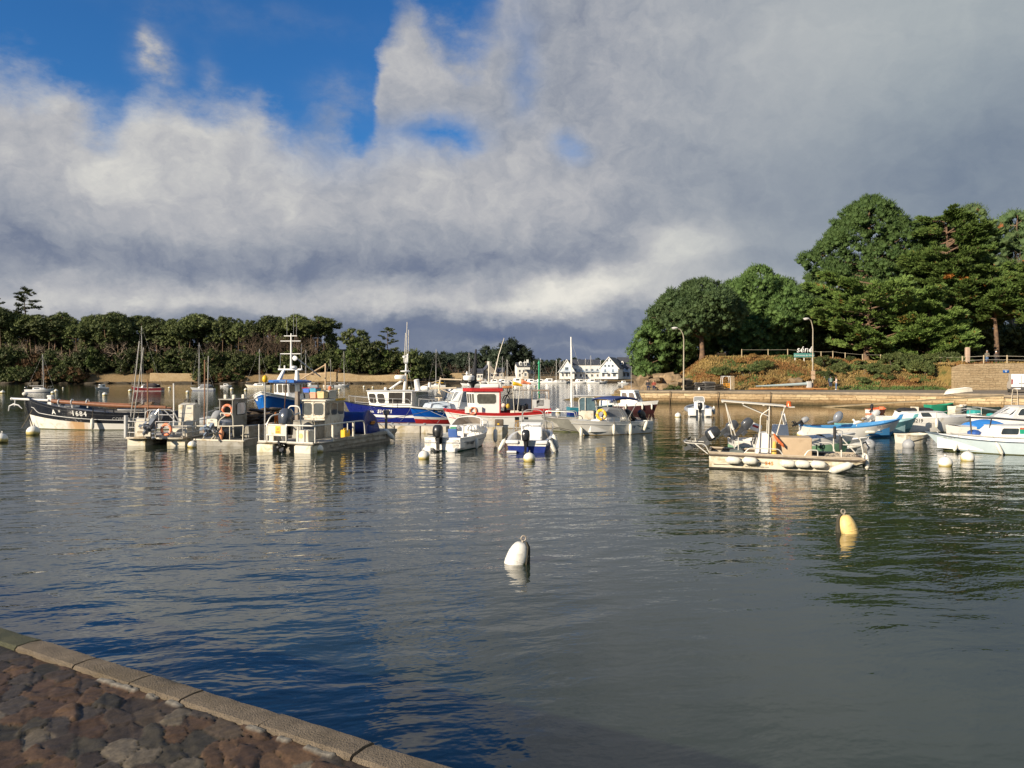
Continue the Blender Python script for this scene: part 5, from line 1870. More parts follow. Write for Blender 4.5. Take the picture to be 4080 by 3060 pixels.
def b_barge_cabin():
	h=radians(76)
	L,B=7.0,2.6
	d=dirh(h)
	t=boat('oyster_skiff','grey aluminium oyster skiff with a small square cabin and a numbered plate','barge',V(-13.75,36.0,0)+d*L/2,L,h)
	mb=MB()
	mb.prism([(.0,-.2),(L-1.2,-.2),(L,.35),(L,.5),(.0,.30)],-B/2,B/2,'y')
	mb.build('hull',DALU,t)
	mb=MB()
	mb.rbox((.05,0,.26),(.16,B+.1,.08),.03)
	mb.build('stern_step',CREAM,t)
	cx0,cx1,y0,y1,z0,z1=1.0,2.15,-.12,.60,.32,2.12
	mb=MB()
	mb.box(cx0,cx1,y0+.03,y0+.07,z0,z1)
	mb.box(cx0,cx1,y1,y1+.04,1.2,z1)
	mb.box(cx1-.04,cx1,y0+.07,y1,z0,1.05)
	mb.box(cx0-.05,cx1+.12,y0-.02,y1+.08,z1,z1+.05)
	for y in (y0+.05,y1+.02):
		mb.bar((cx0,y,z0),(cx0,y,z1),.03,6)
	c=mb.build('cabin',DALU,t,smooth=False)
	mb=MB()
	mb.rbox(((cx0+cx1)/2+.1,y0+.022,1.70),(.72,.02,.58),.008,rx=0)
	mb.rbox((cx1-.02,(y0+y1)/2,1.55),(.02,.55,.8),.008)
	mb.build('window',[glass('milky_window',(.55,.56,.57),.15)],c)
	mb=MB()
	x,y=(cx0+cx1)/2+.1,y0+.018
	mb.arc([V(x-.38,y,1.40),V(x+.38,y,1.40),V(x+.38,y,2.0),V(x-.38,y,2.0),V(x-.38,y,1.40)],.02,6)
	mb.build('window_frame',RUB,c)
	mb=MB()
	for x,y in ((1.2,.0),(2.0,.0),(1.2,.45)):
		mb.rbox((x,y,z1+.14),(.13,.16,.22),.04)
	mb.build('roof_block',CREAM,t)
	lifebuoy(world(t,(cx0+.05,(y0+y1)/2,1.62)),(-.15,-1,0),'orange ring lifebuoy in the open back of the grey skiff cabin',None,.245,.065)
	mb=MB()
	mb.rbox((1.55,-.78,.62),(1.3,.50,.55),.02)
	mb.build('side_locker',DALU,t)
	outboard(t,.3,.32,.95,1.25,.85,GREY,leg=mat('blue_grey_leg',(.22,.27,.34),.35,var=.1,coat=.3))
	rail(t,[[V(.05,1.25,.9),V(.0,.3,.93),V(.0,-.5,.93),V(.1,-1.25,.98)],[V(.1,.9,.3),V(.0,.62,.72),V(.0,.6,1.25),V(.0,.05,1.25),V(.0,.02,.75),V(.15,.3,.3)],[V(.1,.45,.3),V(.0,.0,.7),V(.0,-.02,1.2),V(.1,-.3,1.42)],[V(.3,.1,1.52),V(.3,-.55,1.52),V(.3,-.6,.4)],[V(.3,.1,1.52),V(.25,-.02,.6)]],[(V(.05,-1.25,.3),V(.1,-1.25,.98)),(V(.0,-.05,.3),V(.0,-.05,.9)),(V(.0,.25,.5),V(.0,.25,.93)),(V(.0,-.6,.3),V(.0,-.6,.93))],.028,mat('worn_white_tube',(.60,.56,.46),.5,.2,var=.15,scale=5))
	mb=MB()
	mb.box(-.045,-.03,.05,.60,.92,1.25)
	pl=mb.build('number_plate',CREAM,t)
	g=mat('grey_letters',(.12,.12,.12),.7)
	text_mesh('MN',.10,g,pl,lambda u,v:V(-.055,.33-u,1.18+v))
	text_mesh('998611',.135,g,pl,lambda u,v:V(-.055,.33-u,1.05+v))
	mb=MB()
	mb.rbox((.32,-.12,.46),(.32,.36,.30),.05)
	mb.build('bucket',BLACKP,t)
	mb=MB()
	mb.rbox((.7,.35,.78),(.8,.9,.45),.12)
	mb.ball((.5,.1,1.02),(.5,.5,.22),10)
	mb.build('motor_cover',mat('grey_tarpaulin',(.30,.32,.36),.8,var=.3,scale=6,bump=.6),t)
	o=thing('float_ball','small orange float hanging from the rail of the grey cabin skiff','float',world(t,(-.06,-.2,.58)))
	mb=MB()
	mb.lathe([(.02,-.28),(.05,-.2),(.11,-.06),(.12,.04),(.08,.14),(.03,.2),(.015,.34)],n=10)
	mb.build('body',mat('peach_float',(.75,.32,.16),.6,var=.1),o)
	buoy(765,1783,36,'white ball fender at the water beside the grey cabin skiff')
	sm=[mat('oyster_mesh_dark',(.045,.035,.028),.95,var=.6,scale=14,bump=1.0,bscale=50),mat('oyster_mesh_brown',(.11,.08,.055),.95,var=.6,scale=14,bump=1.0,bscale=50),mat('oyster_mesh_grey',(.15,.12,.09),.95,var=.6,scale=14,bump=1.0,bscale=50)]
	protos=[]
	for k in range(3):
		mb=MB()
		rings=[]
		for i in range(7):
			u=i/6
			e=sin(pi*(.08+.84*u))**.4
			rings.append([V((u-.5)*.9,.24*e*cos(a)*(1+.1*sin(5*a+k)),.085*e*sin(a)*(1+.25*sin(3*a+i+k))) for a in np.linspace(0,2*pi,11)[:-1]])
		mb.loft(rings,0,True,True)
		protos.append(mb.build('oyster_bag',sm[k],angle=70))
	R=random.Random(5)
	n=0
	for lay in range(9):
		for row in range(3):
			for col in range(3):
				if lay>6 and (col==0 or R.random()<.35):
					continue
				p=world(t,(3.0+row*.92+R.uniform(-.12,.12),-1.0+col*.62+R.uniform(-.12,.12)+.05*lay,.45+lay*.135))
				o=protos[n%3] if n<3 else protos[n%3].copy()
				if n>=3:
					COL.objects.link(o)
				o.location=p
				o.rotation_euler=(R.uniform(-.15,.15),R.uniform(-.15,.15),h+R.uniform(-.5,.5)+(pi/2 if R.random()<.3 else 0))
				tag(o,'dark mesh oyster sack in the heap behind the grey skiff cabin','sack','oyster sacks heaped on the grey skiff')
				n+=1
def b_barge_big():
	h=radians(71)
	L,B=7.6,2.75
	d=dirh(h)
	t=boat('oyster_barge','large oyster barge with a white wheelhouse, fish crates on its roof and a blue drum','barge',V(-9.72,33.0,0)+d*L/2,L,h)
	mb=MB()
	mb.prism([(.35,-.25),(L-1.3,-.25),(L,.42),(L,.56),(.35,.36)],-B/2,B/2,'y')
	mb.build('hull',mat('grey_plank_hull',(.33,.30,.25),.8,var=.3,scale=3,dirt=((.55,.50,.40),.3,2.5),bump=.4),t)
	mb=MB()
	for y,w in ((.95,.85),(-.95,.85)):
		mb.rbox((.2,y,.02),(.75,w,.62),.06)
	mb.build('float',FLOATM,t)
	mb=MB()
	mb.rbox((.95,0,.39),(2.0,B+.1,.06),.04)
	mb.rbox((L/2+.6,0,.375),(L-1.4,B-.02,.06),.03)
	for s in (1,-1):
		mb.cbox((L/2+.6,s*(B/2-.02),.44),(L-2.0,.12,.12))
		mb.cbox((L*.5,s*(B/2+.02),.2),(L-2.6,.05,.10))
	mb.build('deck',mat('pale_steel_deck',(.42,.39,.33),.7,var=.25,scale=3,dirt=((.18,.14,.09),.4,2)),t)
	x0,x1,y0,y1=2.75,4.45,-.16,1.06
	bot=[(x0,y0),(x1,y0),(x1,y1),(x0,y1)]
	WH=mat('grubby_white_paint',(.66,.62,.53),.6,var=.12,scale=2.5,dirt=((.42,.36,.26),.4,3))
	c=house(t,bot,[(x0+.02,y0),(x1,y0),(x1,y1),(x0+.02,y1)],.40,2.10,WH,[(3,.06,.44,.62,.95),(3,.52,.95,.62,.95),(0,.04,.24,.62,.95),(0,.32,.62,.62,.95),(0,.66,.97,.62,.95)],WH,'wheelhouse',glass('house_glass',(.10,.11,.11),.08),WH,.10,.06)
	mb=MB()
	mb.box(x0-.03,x0,y0,y1,1.33,1.39)
	mb.box(x0-.02,x0,.42,.46,.9,2.1)
	mb.box(x0+.5,x0+1.1,y0-.02,y0,.45,1.38)
	mb.box(x0+.55,x0+1.05,y0-.03,y0-.02,.5,1.33)
	mb.build('door',WH,c,smooth=False)
	mb=MB()
	mb.box(x1-.95,x1-.1,y0-.13,y0-.12,2.12,2.22)
	pl=mb.build('registration_strip',YELLOW,t)
	text_mesh('E 861 072',.09,BLACKP,pl,lambda u,v:V(x1-.53+u,y0-.135,2.165+v))
	mb=MB()
	mb.rbox((2.35,.45,.80),(.75,1.25,.78),.03)
	mb.rbox((2.35,.45,1.21),(.80,1.32,.05),.02)
	mb.build('deck_locker',DALU,t)
	mb=MB()
	mb.rbox((.55,-.62,.68),(.5,.62,.52),.02)
	b1=mb.build('gas_box',CREAM,t)
	mb=MB()
	mb.lathe([(.001,0),(.11,0),(.11,.01),(.001,.01)],n=14,M=Matrix.Translation((.298,-.55,.70))@Matrix.Rotation(-pi/2,4,'Y'))
	mb.build('round_sticker',mat('pale_yellow',(.8,.62,.25),.6),b1)
	mb=MB()
	mb.rbox((.5,1.0,.74),(.5,.5,.62),.02)
	mb.build('white_box',CREAM,t)
	outboard(t,.45,.12,1.06,1.55,.12,mat('dark_blue_grey_cowl',(.055,.065,.085),.22,var=.1,coat=.6),leg=BLACKP)
	zr=1.17
	P=[V(2.0,1.36,zr),V(.0,1.38,zr),V(-.02,-1.36,zr),V(.2,-1.42,zr),V(4.2,-1.40,zr),V(4.3,-1.40,.5)]
	rail(t,[P,[V(.0,1.38,.44),V(-.02,-1.38,.44)],[V(-.03,.95,.44),V(-.03,.95,zr),V(.15,.85,1.55),V(.6,.6,1.62)],[V(-.03,-.05,.44),V(-.03,-.05,zr),V(.15,-.05,1.52),V(.8,-.15,1.66)],[V(-.03,.95,.72),V(-.03,-.05,.72)],[V(.9,.55,.4),V(.9,.5,1.95),V(.95,-.05,1.95),V(1.0,-.15,.5)]],[(V(.0,1.36,.4),V(.0,1.36,zr)),(V(.1,-1.40,.4),V(.1,-1.40,zr)),(V(.05,-.6,.4),V(.05,-.6,zr)),(V(1.5,-1.41,.4),V(1.5,-1.41,zr)),(V(2.7,-1.41,.7),V(2.7,-1.41,zr))],.034,mat('white_tube',(.66,.64,.58),.45,.15,var=.1,scale=5))
	mb=MB()
	mb.rbox((1.45,-1.42,.78),(.10,.10,.80),.02)
	mb.rbox((3.2,-1.42,.78),(.12,.08,.80),.02)
	mb.build('rail_post',CREAM,t)
	mb=MB()
	mb.box(-.055,-.04,-.02,.90,.74,1.14)
	pl=mb.build('stern_plate',CREAM,t)
	mb=MB()
	mb.box(-.065,-.055,.22,.48,.80,1.12)
	y2=mb.build('yellow_plate',mat('yellow_sign',(.85,.45,.02),.5),pl)
	text_mesh('BT',.09,BLACKP,pl,lambda u,v:V(-.07,.35-u,.985+v))
	text_mesh('5181',.10,BLACKP,pl,lambda u,v:V(-.07,.35-u,.865+v))
	mb=MB()
	for dx in (-.09,.09):
		mb.lathe([(.02,-.02),(.26,-.02),(.27,.0),(.26,.02),(.02,.02)],n=20,M=Matrix.Translation((.75,.95,1.42))@Matrix.Rotation(.5,4,'Z')@Matrix.Rotation(pi/2,4,'X')@Matrix.Translation((0,0,dx)))
	mb.lathe([(.13,-.1),(.13,.1)],n=14,M=Matrix.Translation((.75,.95,1.42))@Matrix.Rotation(.5,4,'Z')@Matrix.Rotation(pi/2,4,'X'))
	mb.bar((.75,.95,.4),(.75,.95,1.3),.04)
	mb.build('hauling_reel',mat('orange_steel',(.52,.19,.035),.6,var=.25,scale=5),t)
	mb=MB()
	mb.box(2.5,2.68,1.12,1.28,.4,2.55)
	mb.build('steel_post',mat('brown_grey_steel',(.25,.21,.17),.8,var=.3,scale=4),t)
	mb=MB()
	mb.bar((.12,1.15,.4),(.12,1.15,3.05),.032,8)
	mb.bar((.12,1.15,3.05),(.12,1.15,3.32),.012,6)
	mb.build('light_pole',STEEL,t)
	mb=MB()
	mb.ball((.12,1.15,3.14),(.12,.12,.17),10)
	mb.build('pole_float',YELLOW,t)
	mb=MB()
	mb.tube([V(.75,.72,.4),V(.85,.66,2.0),V(.9,.6,3.1)],.025,6)
	mb.build('stake',RUSTY,t)
	BT=mat('blue_tarpaulin',(.008,.03,.20),.45,var=.35,scale=3,bump=.7,bscale=6)
	mb=MB()
	M=Matrix.Translation((4.95,-.45,.98))@Matrix.Rotation(.15,4,'Z')@Matrix.Rotation(pi/2,4,'X')
	mb.lathe([(.05,-.72),(.62,-.72),(.66,-.66),(.60,-.60),(.55,-.5),(.56,.4),(.60,.6),(.66,.66),(.62,.72),(.05,.72)],n=22,M=M)
	mb.build('net_drum',BT,t)
	mb=MB()
	mb.prism([(5.1,.42),(6.25,.42),(6.1,.75),(5.75,1.28),(5.35,1.48),(5.0,1.4)],-1.15,.45,'y')
	mb.rbox((5.4,-1.0,.66),(.9,.5,.5),.1)
	mb.build('drum_cover',BT,t,angle=60)
	mb=MB()
	mb.tube([V(5.2,-1.22,1.02),V(5.35,-1.3,1.05),V(5.5,-1.24,1.0),V(5.3,-1.28,.95),V(5.15,-1.2,.98)],.05,6)
	mb.build('rope_coil',mat('orange_rope',(.55,.22,.04),.8),t)
	mb=MB()
	mb.bar((6.9,-1.12,.4),(6.9,-1.12,1.32),.07,8)
	mb.rbox((6.9,-1.12,1.42),(.28,.28,.26),.06)
	mb.build('bow_post',mat('weathered_post',(.24,.21,.18),.9,var=.3,scale=6,bump=.5),t)
	mb=MB()
	mb.tube([V(6.2+.25*cos(a)+.02*a,-.3+.25*sin(a),.48+.012*a) for a in np.linspace(0,22,60)],.03,5)
	mb.build('deck_rope',ROPE,t)
	mb=MB()
	for x,y,s in ((6.5,-.7,.18),(6.75,-.55,.15),(6.6,-.35,.12)):
		mb.ball((x,y,.58),(s,s,s*.9),9)
	mb.build('yellow_float',mat('dull_yellow',(.45,.30,.03),.6,var=.2),t)
	o=thing('jerrycan','yellow jerrycan standing on the deck of the big oyster barge','jerrycan',world(t,(3.1,-1.05,.42)),h)
	mb=MB()
	mb.rbox((0,0,.19),(.46,.26,.38),.05)
	mb.build('body',YELLOW,o)
	mb=MB()
	mb.arc([V(-.14,0,.36),V(-.12,0,.44),V(.12,0,.44),V(.14,0,.36)],.022,6)
	mb.bar((.19,0,.36),(.19,0,.43),.03,8)
	mb.build('handle',YELLOW,o)
	CR=[((x0+.25,.86,2.24),(.42,.34,.24),(.10,.10,.10),'black fish crate at the left end of the wheelhouse roof'),((x0+.25,.86,2.50),(.44,.36,.20),(.06,.16,.62),'blue fish crate on the black crate'),((x0+.22,.48,2.24),(.42,.34,.26),(.75,.36,.24),'salmon pink fish crate on the wheelhouse roof'),((x0+.22,.48,2.52),(.44,.36,.18),(.08,.35,.50),'teal fish crate on the salmon pink crate'),((x0+.24,.10,2.24),(.44,.36,.30),(.72,.55,.28),'cream fish crate beside the salmon pink one'),((x0+.85,.12,2.24),(.62,.42,.34),(.56,.53,.46),'long pale crate further along the wheelhouse roof')]
	for i,(c0,s,colr,lab) in enumerate(CR):
		o=thing('fish_crate',lab,'crate',world(t,c0),h+random.uniform(-.08,.08),'fish crates on the wheelhouse roof')
		mb=MB()
		a,b,z=s[0]/2,s[1]/2,s[2]
		r=lambda k,zz:[V(a*k,b*k,zz),V(-a*k,b*k,zz),V(-a*k,-b*k,zz),V(a*k,-b*k,zz)]
		mb.loft([r(.86,0),r(1,z),r(.93,z),r(.80,.02)],0,True)
		mb.add(r(.86,.0),[(3,2,1,0)])
		mb.add(r(.80,.03),[(0,1,2,3)])
		mb.build('tub',mat('crate_%s'%lab.split()[0],colr,.5,var=.12,scale=4),o,smooth=False)
		mb=MB()
		mb.arc([V(a,b,z),V(-a,b,z),V(-a,-b,z),V(a,-b,z),V(a,b,z)],.022,5,k=2)
		mb.build('rim',mat('crate_%s'%lab.split()[0],colr),o)
	o=thing('crate_lid','red lid lying across the blue and teal crates','lid',world(t,(x0+.22,.68,2.71)),h)
	mb=MB()
	mb.rbox((0,0,0),(.42,.8,.04),.02)
	mb.build('panel',RED,o)
	o=thing('beacon','orange beacon behind the crates on the wheelhouse','beacon',world(t,(x1-.2,.5,2.22)))
	mb=MB()
	mb.lathe([(.07,0),(.07,.28),(.09,.3),(.09,.5),(.04,.56)],n=10)
	mb.build('lamp',ORANGE,o)
	p=world(t,(6.55,-1.50,.35))
	fender(p,'white fender slanting off the bow of the big oyster barge',s=1.05,lay=(-.75,.1,.75))
	buoy(1265,1802,46,'white ball fender with yellow stain at the corner of the big oyster barge')
	for w_,x,z,lab in (('VA 9',6.6,.25,0),):
		fn=lambda u,v:V(6.3+u,-B/2-.01,.28+v)
		text_mesh(w_,.2,BLACKP,t,fn,'lettering')
def b_trawler_sky():
	h=radians(259)
	H=Hull(9.2,3.9,1.15,1.18,2.1,.5,.85,3.4,.5,.75,.86,.45,.9)
	stem=at(1040,56.0)
	d=dirh(h)
	t=boat('trawler','bright blue trawler with a white wheelhouse and tall white mast, bow towards the quay','boat',stem-d*4.6,9.2,h)
	mb=MB()
	H.mesh(mb,[(.25,1),(.90,0),(1.0,2)])
	hull=mb.build('hull',[SKYH,mat('deep_blue_boot',(.006,.045,.22),.5),CLEAN],t,angle=50)
	mb=MB()
	H.deck(mb,.02,.985,.25,.06)
	mb.build('deck',DECKG,t)
	mb=MB()
	H.rim(mb,.05,q=1.0)
	mb.build('bulwark_rail',CLEAN,t)
	H.text('VA 851',.42,9.2-3.0,1.25,1,CLEAN,hull,bold=.012,slope=.10,shear=.2)
	mb=MB()
	mb.add([H.surf(x,z,-1,.012) for x,z in ((8.55,1.75),(8.2,1.72),(7.95,1.55),(8.15,1.40),(8.45,1.42))],[(0,1,2,3,4)])
	mb.build('emblem',CLEAN,hull)
	bot=[(3.6,-.95),(5.5,-.95),(5.85,-.45),(5.85,.45),(5.5,.95),(3.6,.95)]
	top=[(3.6,-.92),(5.62,-.92),(6.0,-.45),(6.0,.45),(5.62,.92),(3.6,.92)]
	house(t,bot,top,1.0,2.75,CLEAN,[(2,.06,.47,.56,.92),(2,.53,.94,.56,.92),(1,.15,.85,.56,.92),(3,.15,.85,.56,.92),(4,.55,.72,.5,.92),(4,.3,.45,.5,.92),(4,.76,.95,.56,.92),(0,.55,.9,.56,.92)],SKYH,'wheelhouse',glass('trawler_glass',(.12,.11,.09),.06),CLEAN,.22,.12)
	H2=mat('roof_letters',(.35,.55,.75),.6)
	mb=MB()
	mb.box(5.9,6.22,-1.05,1.05,2.76,2.95)
	tr=mb.build('roof_visor',SKYH,t)
	text_mesh('CALLISTO',.17,H2,tr,lambda u,v:V(6.23,.25+u,2.855+v))
	mb=MB()
	for s in (1,-1):
		mb.loft([[V(5.1+a,s*.75+b,2.95) for a,b in ((-.2,-.12),(.2,-.12),(.2,.12),(-.2,.12))],[V(4.7+a,s*.55+b,3.75) for a,b in ((-.12,-.08),(.12,-.08),(.12,.08),(-.12,.08))]],0,True,True)
		mb.bar((4.7,s*.95,3.75),(4.7,s*.95,4.1),.03)
	mb.box(4.55,4.85,-.98,.98,3.72,3.84)
	mb.tube([V(4.7,.05,3.8),V(4.7,.05,6.6)],[.09,.05],8)
	for z,w in ((5.0,.85),(6.0,.85),(6.4,.55)):
		mb.bar((4.7,-w,z),(4.7,w,z),.035)
	mb.lathe([(.22,0),(.26,.05),(.24,.18),(.1,.22)],(4.85,.35,3.84),12)
	mb.lathe([(.05,0),(.07,.2),(.03,.25)],(4.7,-.5,3.84),8)
	mb.ball((4.85,.45,4.65),(.08,.22,.2),10)
	mb.build('mast',CLEAN,t)
	mb=MB()
	for y,z0,z1,r in ((-.85,3.84,5.0,.012),(.9,3.84,5.8,.012),(-.3,6.4,8.3,.012),(.25,6.4,8.6,.012),(.5,6.4,7.9,.012)):
		mb.bar((4.7,y,z0),(4.7,y*1.03,z1),r,4)
	mb.bar((4.7,.05,5.0),(1.2,.9,3.2),.05,6)
	mb.build('antenna',LGREY,t)
	mb=MB()
	mb.bar((.9,1.2,.9),(.9,1.2,4.3),.08)
	mb.bar((.9,-1.2,.9),(.9,-1.2,3.6),.08)
	mb.bar((.9,-1.2,3.4),(.9,1.2,3.4),.07)
	mb.bar((.9,1.2,4.2),(1.2,-.8,3.0),.06)
	mb.build('gantry',mat('tan_steel',(.50,.36,.22),.7,var=.2),t)
	mb=MB()
	mb.ball((3.2,1.25,1.55),(.25,.22,.3),9)
	mb.build('net_float',mat('dark_red_float',(.10,.02,.02),.6),t)
	o=line_thing([world(t,(8.9,.6,1.9)),world(t,(9.8,-3.4,.9))],'mooring line from the bright blue bow down to the grey skiff',r=.02,m=GREY,sag=.05)
	line_thing([world(t,(8.9,-.7,1.95)),world(t,(10.4,-3.8,.55))],'second mooring line off the bright blue bow',r=.02,m=GREY,sag=.05)
def b_trawler_navy():
	h=radians(178)
	H=Hull(7.2,2.7,1.22,1.14,1.52,.4,.88,2.3,.45,.75,.88,.35,.9)
	t=boat('trawler','dark royal blue fishing boat with a white stripe and a rounded white wheelhouse','boat',at(1370,53.0)+V(3.6,0,0),7.2,h)
	mb=MB()
	H.mesh(mb,[(.12,1),(lambda u:.40,0),(lambda u:.40+(.14 if u<.78 else .001),2),(.985,0),(1.0,3)])
	hull=mb.build('hull',[BLUEH,ANTIB,CLEAN,LGREY],t,angle=50)
	mb=MB()
	H.deck(mb,.02,.985,.03,.05)
	mb.build('deck',DECKG,t)
	mb=MB()
	H.rim(mb,.03)
	mb.build('gunwale',BLACKH,t)
	H.text('VA',.20,7.2-2.15,.84,1,CLEAN,hull,bold=.006)
	H.text('514 571',.30,7.2-3.05,.86,1,CLEAN,hull,bold=.014,shear=.15)
	bot=[(2.35,-.9),(4.0,-.9),(5.35,-.35),(5.35,.35),(4.0,1.0),(2.35,1.0)]
	top=[(2.35,-.86),(4.2,-.86),(5.55,-.32),(5.55,.32),(4.2,.96),(2.35,.96)]
	c=house(t,bot,top,1.15,2.22,CLEAN,[(3,.06,.44,.25,.85),(3,.53,.93,.25,.85),(2,.05,.45,.25,.85),(2,.55,.95,.25,.85),(1,.1,.9,.25,.85)],LGREY,'wheelhouse',glass('wheelhouse_glass',(.06,.055,.05),.05),CLEAN,.06,.05)
	mb=MB()
	for a0,a1 in ((3.02,3.92),(2.42,2.82)):
		mb.box(a0,a1,.94,1.0,1.38,2.14)
	mb.build('window',glass('wheelhouse_glass'),c,smooth=False)
	mb=MB()
	mb.box(1.0,2.4,-.9,.96,2.22,2.25)
	mb.build('roof_extension',LGREY,t)
	rail(t,[[V(6.9,0,1.9),V(6.3,.62,1.86),V(4.9,1.15,1.75),V(2.5,1.27,1.70),V(2.3,1.27,1.22)],[V(6.9,0,1.9),V(6.3,-.62,1.86),V(4.9,-1.1,1.75)],[V(6.3,.62,1.5),V(4.9,1.15,1.42),V(2.5,1.27,1.4)]],[(V(6.85,0,1.45),V(6.9,0,1.9)),(V(6.3,.6,1.35),V(6.3,.62,1.86)),(V(4.9,1.1,1.2),V(4.9,1.15,1.75)),(V(3.6,1.25,1.15),V(3.6,1.22,1.73))],.02)
	mb=MB()
	mb.bar((3.05,0,2.25),(2.95,0,3.05),.10,8)
	mb.bar((4.15,.1,2.27),(3.15,0,2.98),.07,8)
	mb.bar((2.95,0,3.0),(2.88,0,4.7),.06,8)
	mb.arc([V(2.9,.75,4.55),V(2.9,.68,4.15),V(2.9,-.5,4.15),V(2.9,-.62,4.8)],.05,8)
	mb.lathe([(.12,0),(.12,.12),(.02,.15)],(2.9,.75,4.5),10)
	mb.lathe([(.06,0),(.34,.04),(.36,.1),(.1,.14)],(2.95,0,3.52),14)
	mb.lathe([(.38,0),(.42,.06),(.42,.2),(.34,.27),(.05,.28)],(3.3,0,3.05),16)
	mb.build('mast',CLEAN,t)
	mb=MB()
	for y,z0,z1 in ((.45,4.2,6.2),(.0,4.7,7.0),(-.5,4.8,6.5)):
		mb.bar((2.9,y*1.6,z0),(2.86,y*1.3-.15,z1),.022,5)
	mb.bar((2.95,-.45,4.2),(2.6,-.9,2.3),.012,4)
	mb.build('antenna',CREAM,t)
	mb=MB()
	mb.lathe([(.22,0),(.21,.1),(.17,.7),(.19,.75),(.12,.8)],(2.05,.2,2.25),12,M=Matrix.Rotation(.16,4,'Y'))
	mb.rbox((1.6,.1,2.42),(.55,.5,.32),.12)
	mb.lathe([(.08,0),(.11,.1),(.09,.3),(.03,.34)],(1.25,.3,2.5),10)
	mb.lathe([(.10,0),(.10,.14),(.03,.17)],(4.3,.2,2.33),10)
	mb.build('roof_vent',CLEAN,t)
	mb=MB()
	mb.rbox((5.45,.3,2.33),(.16,.16,.14),.03)
	mb.rbox((3.95,.9,2.33),(.2,.1,.12),.03)
	mb.build('floodlight',BLACKP,t)
	mb=MB()
	mb.tube([V(.55,.3,1.1),V(.6,.2,2.6),V(.5,.1,3.15)],[.09,.07,.06],6)
	mb.prism([(.38,1.75),(.9,1.75),(.58,2.35)],.1,.3,'y')
	mb.bar((-.6,.3,2.45),(2.3,.1,2.38),.06)
	mb.bar((-1.0,.3,3.0),(.5,.15,3.05),.05)
	mb.bar((.5,.15,3.0),(2.4,.3,2.35),.025)
	mb.bar((.6,.2,2.4),(-.4,.3,2.0),.03)
	mb.build('gallows',mat('cream_steel',(.60,.50,.36),.6,var=.15),t)
	rail(t,[[V(1.9,.8,1.15),V(1.8,.8,1.75),V(1.1,.8,1.75),V(1.0,.8,1.2)],[V(1.3,.95,1.15),V(1.2,.95,1.6),V(.8,.95,1.6),V(.6,.95,1.15)],[V(1.95,.9,1.85),V(.3,.9,1.85)]],(),.028,BLACKP,'hoop')
	line_thing([world(t,(.5,1.3,1.1)),world(t,(3.2,9.6,.7))],'long mooring line from the dark blue boat to the pontoon',r=.02,m=GREY,sag=.1)
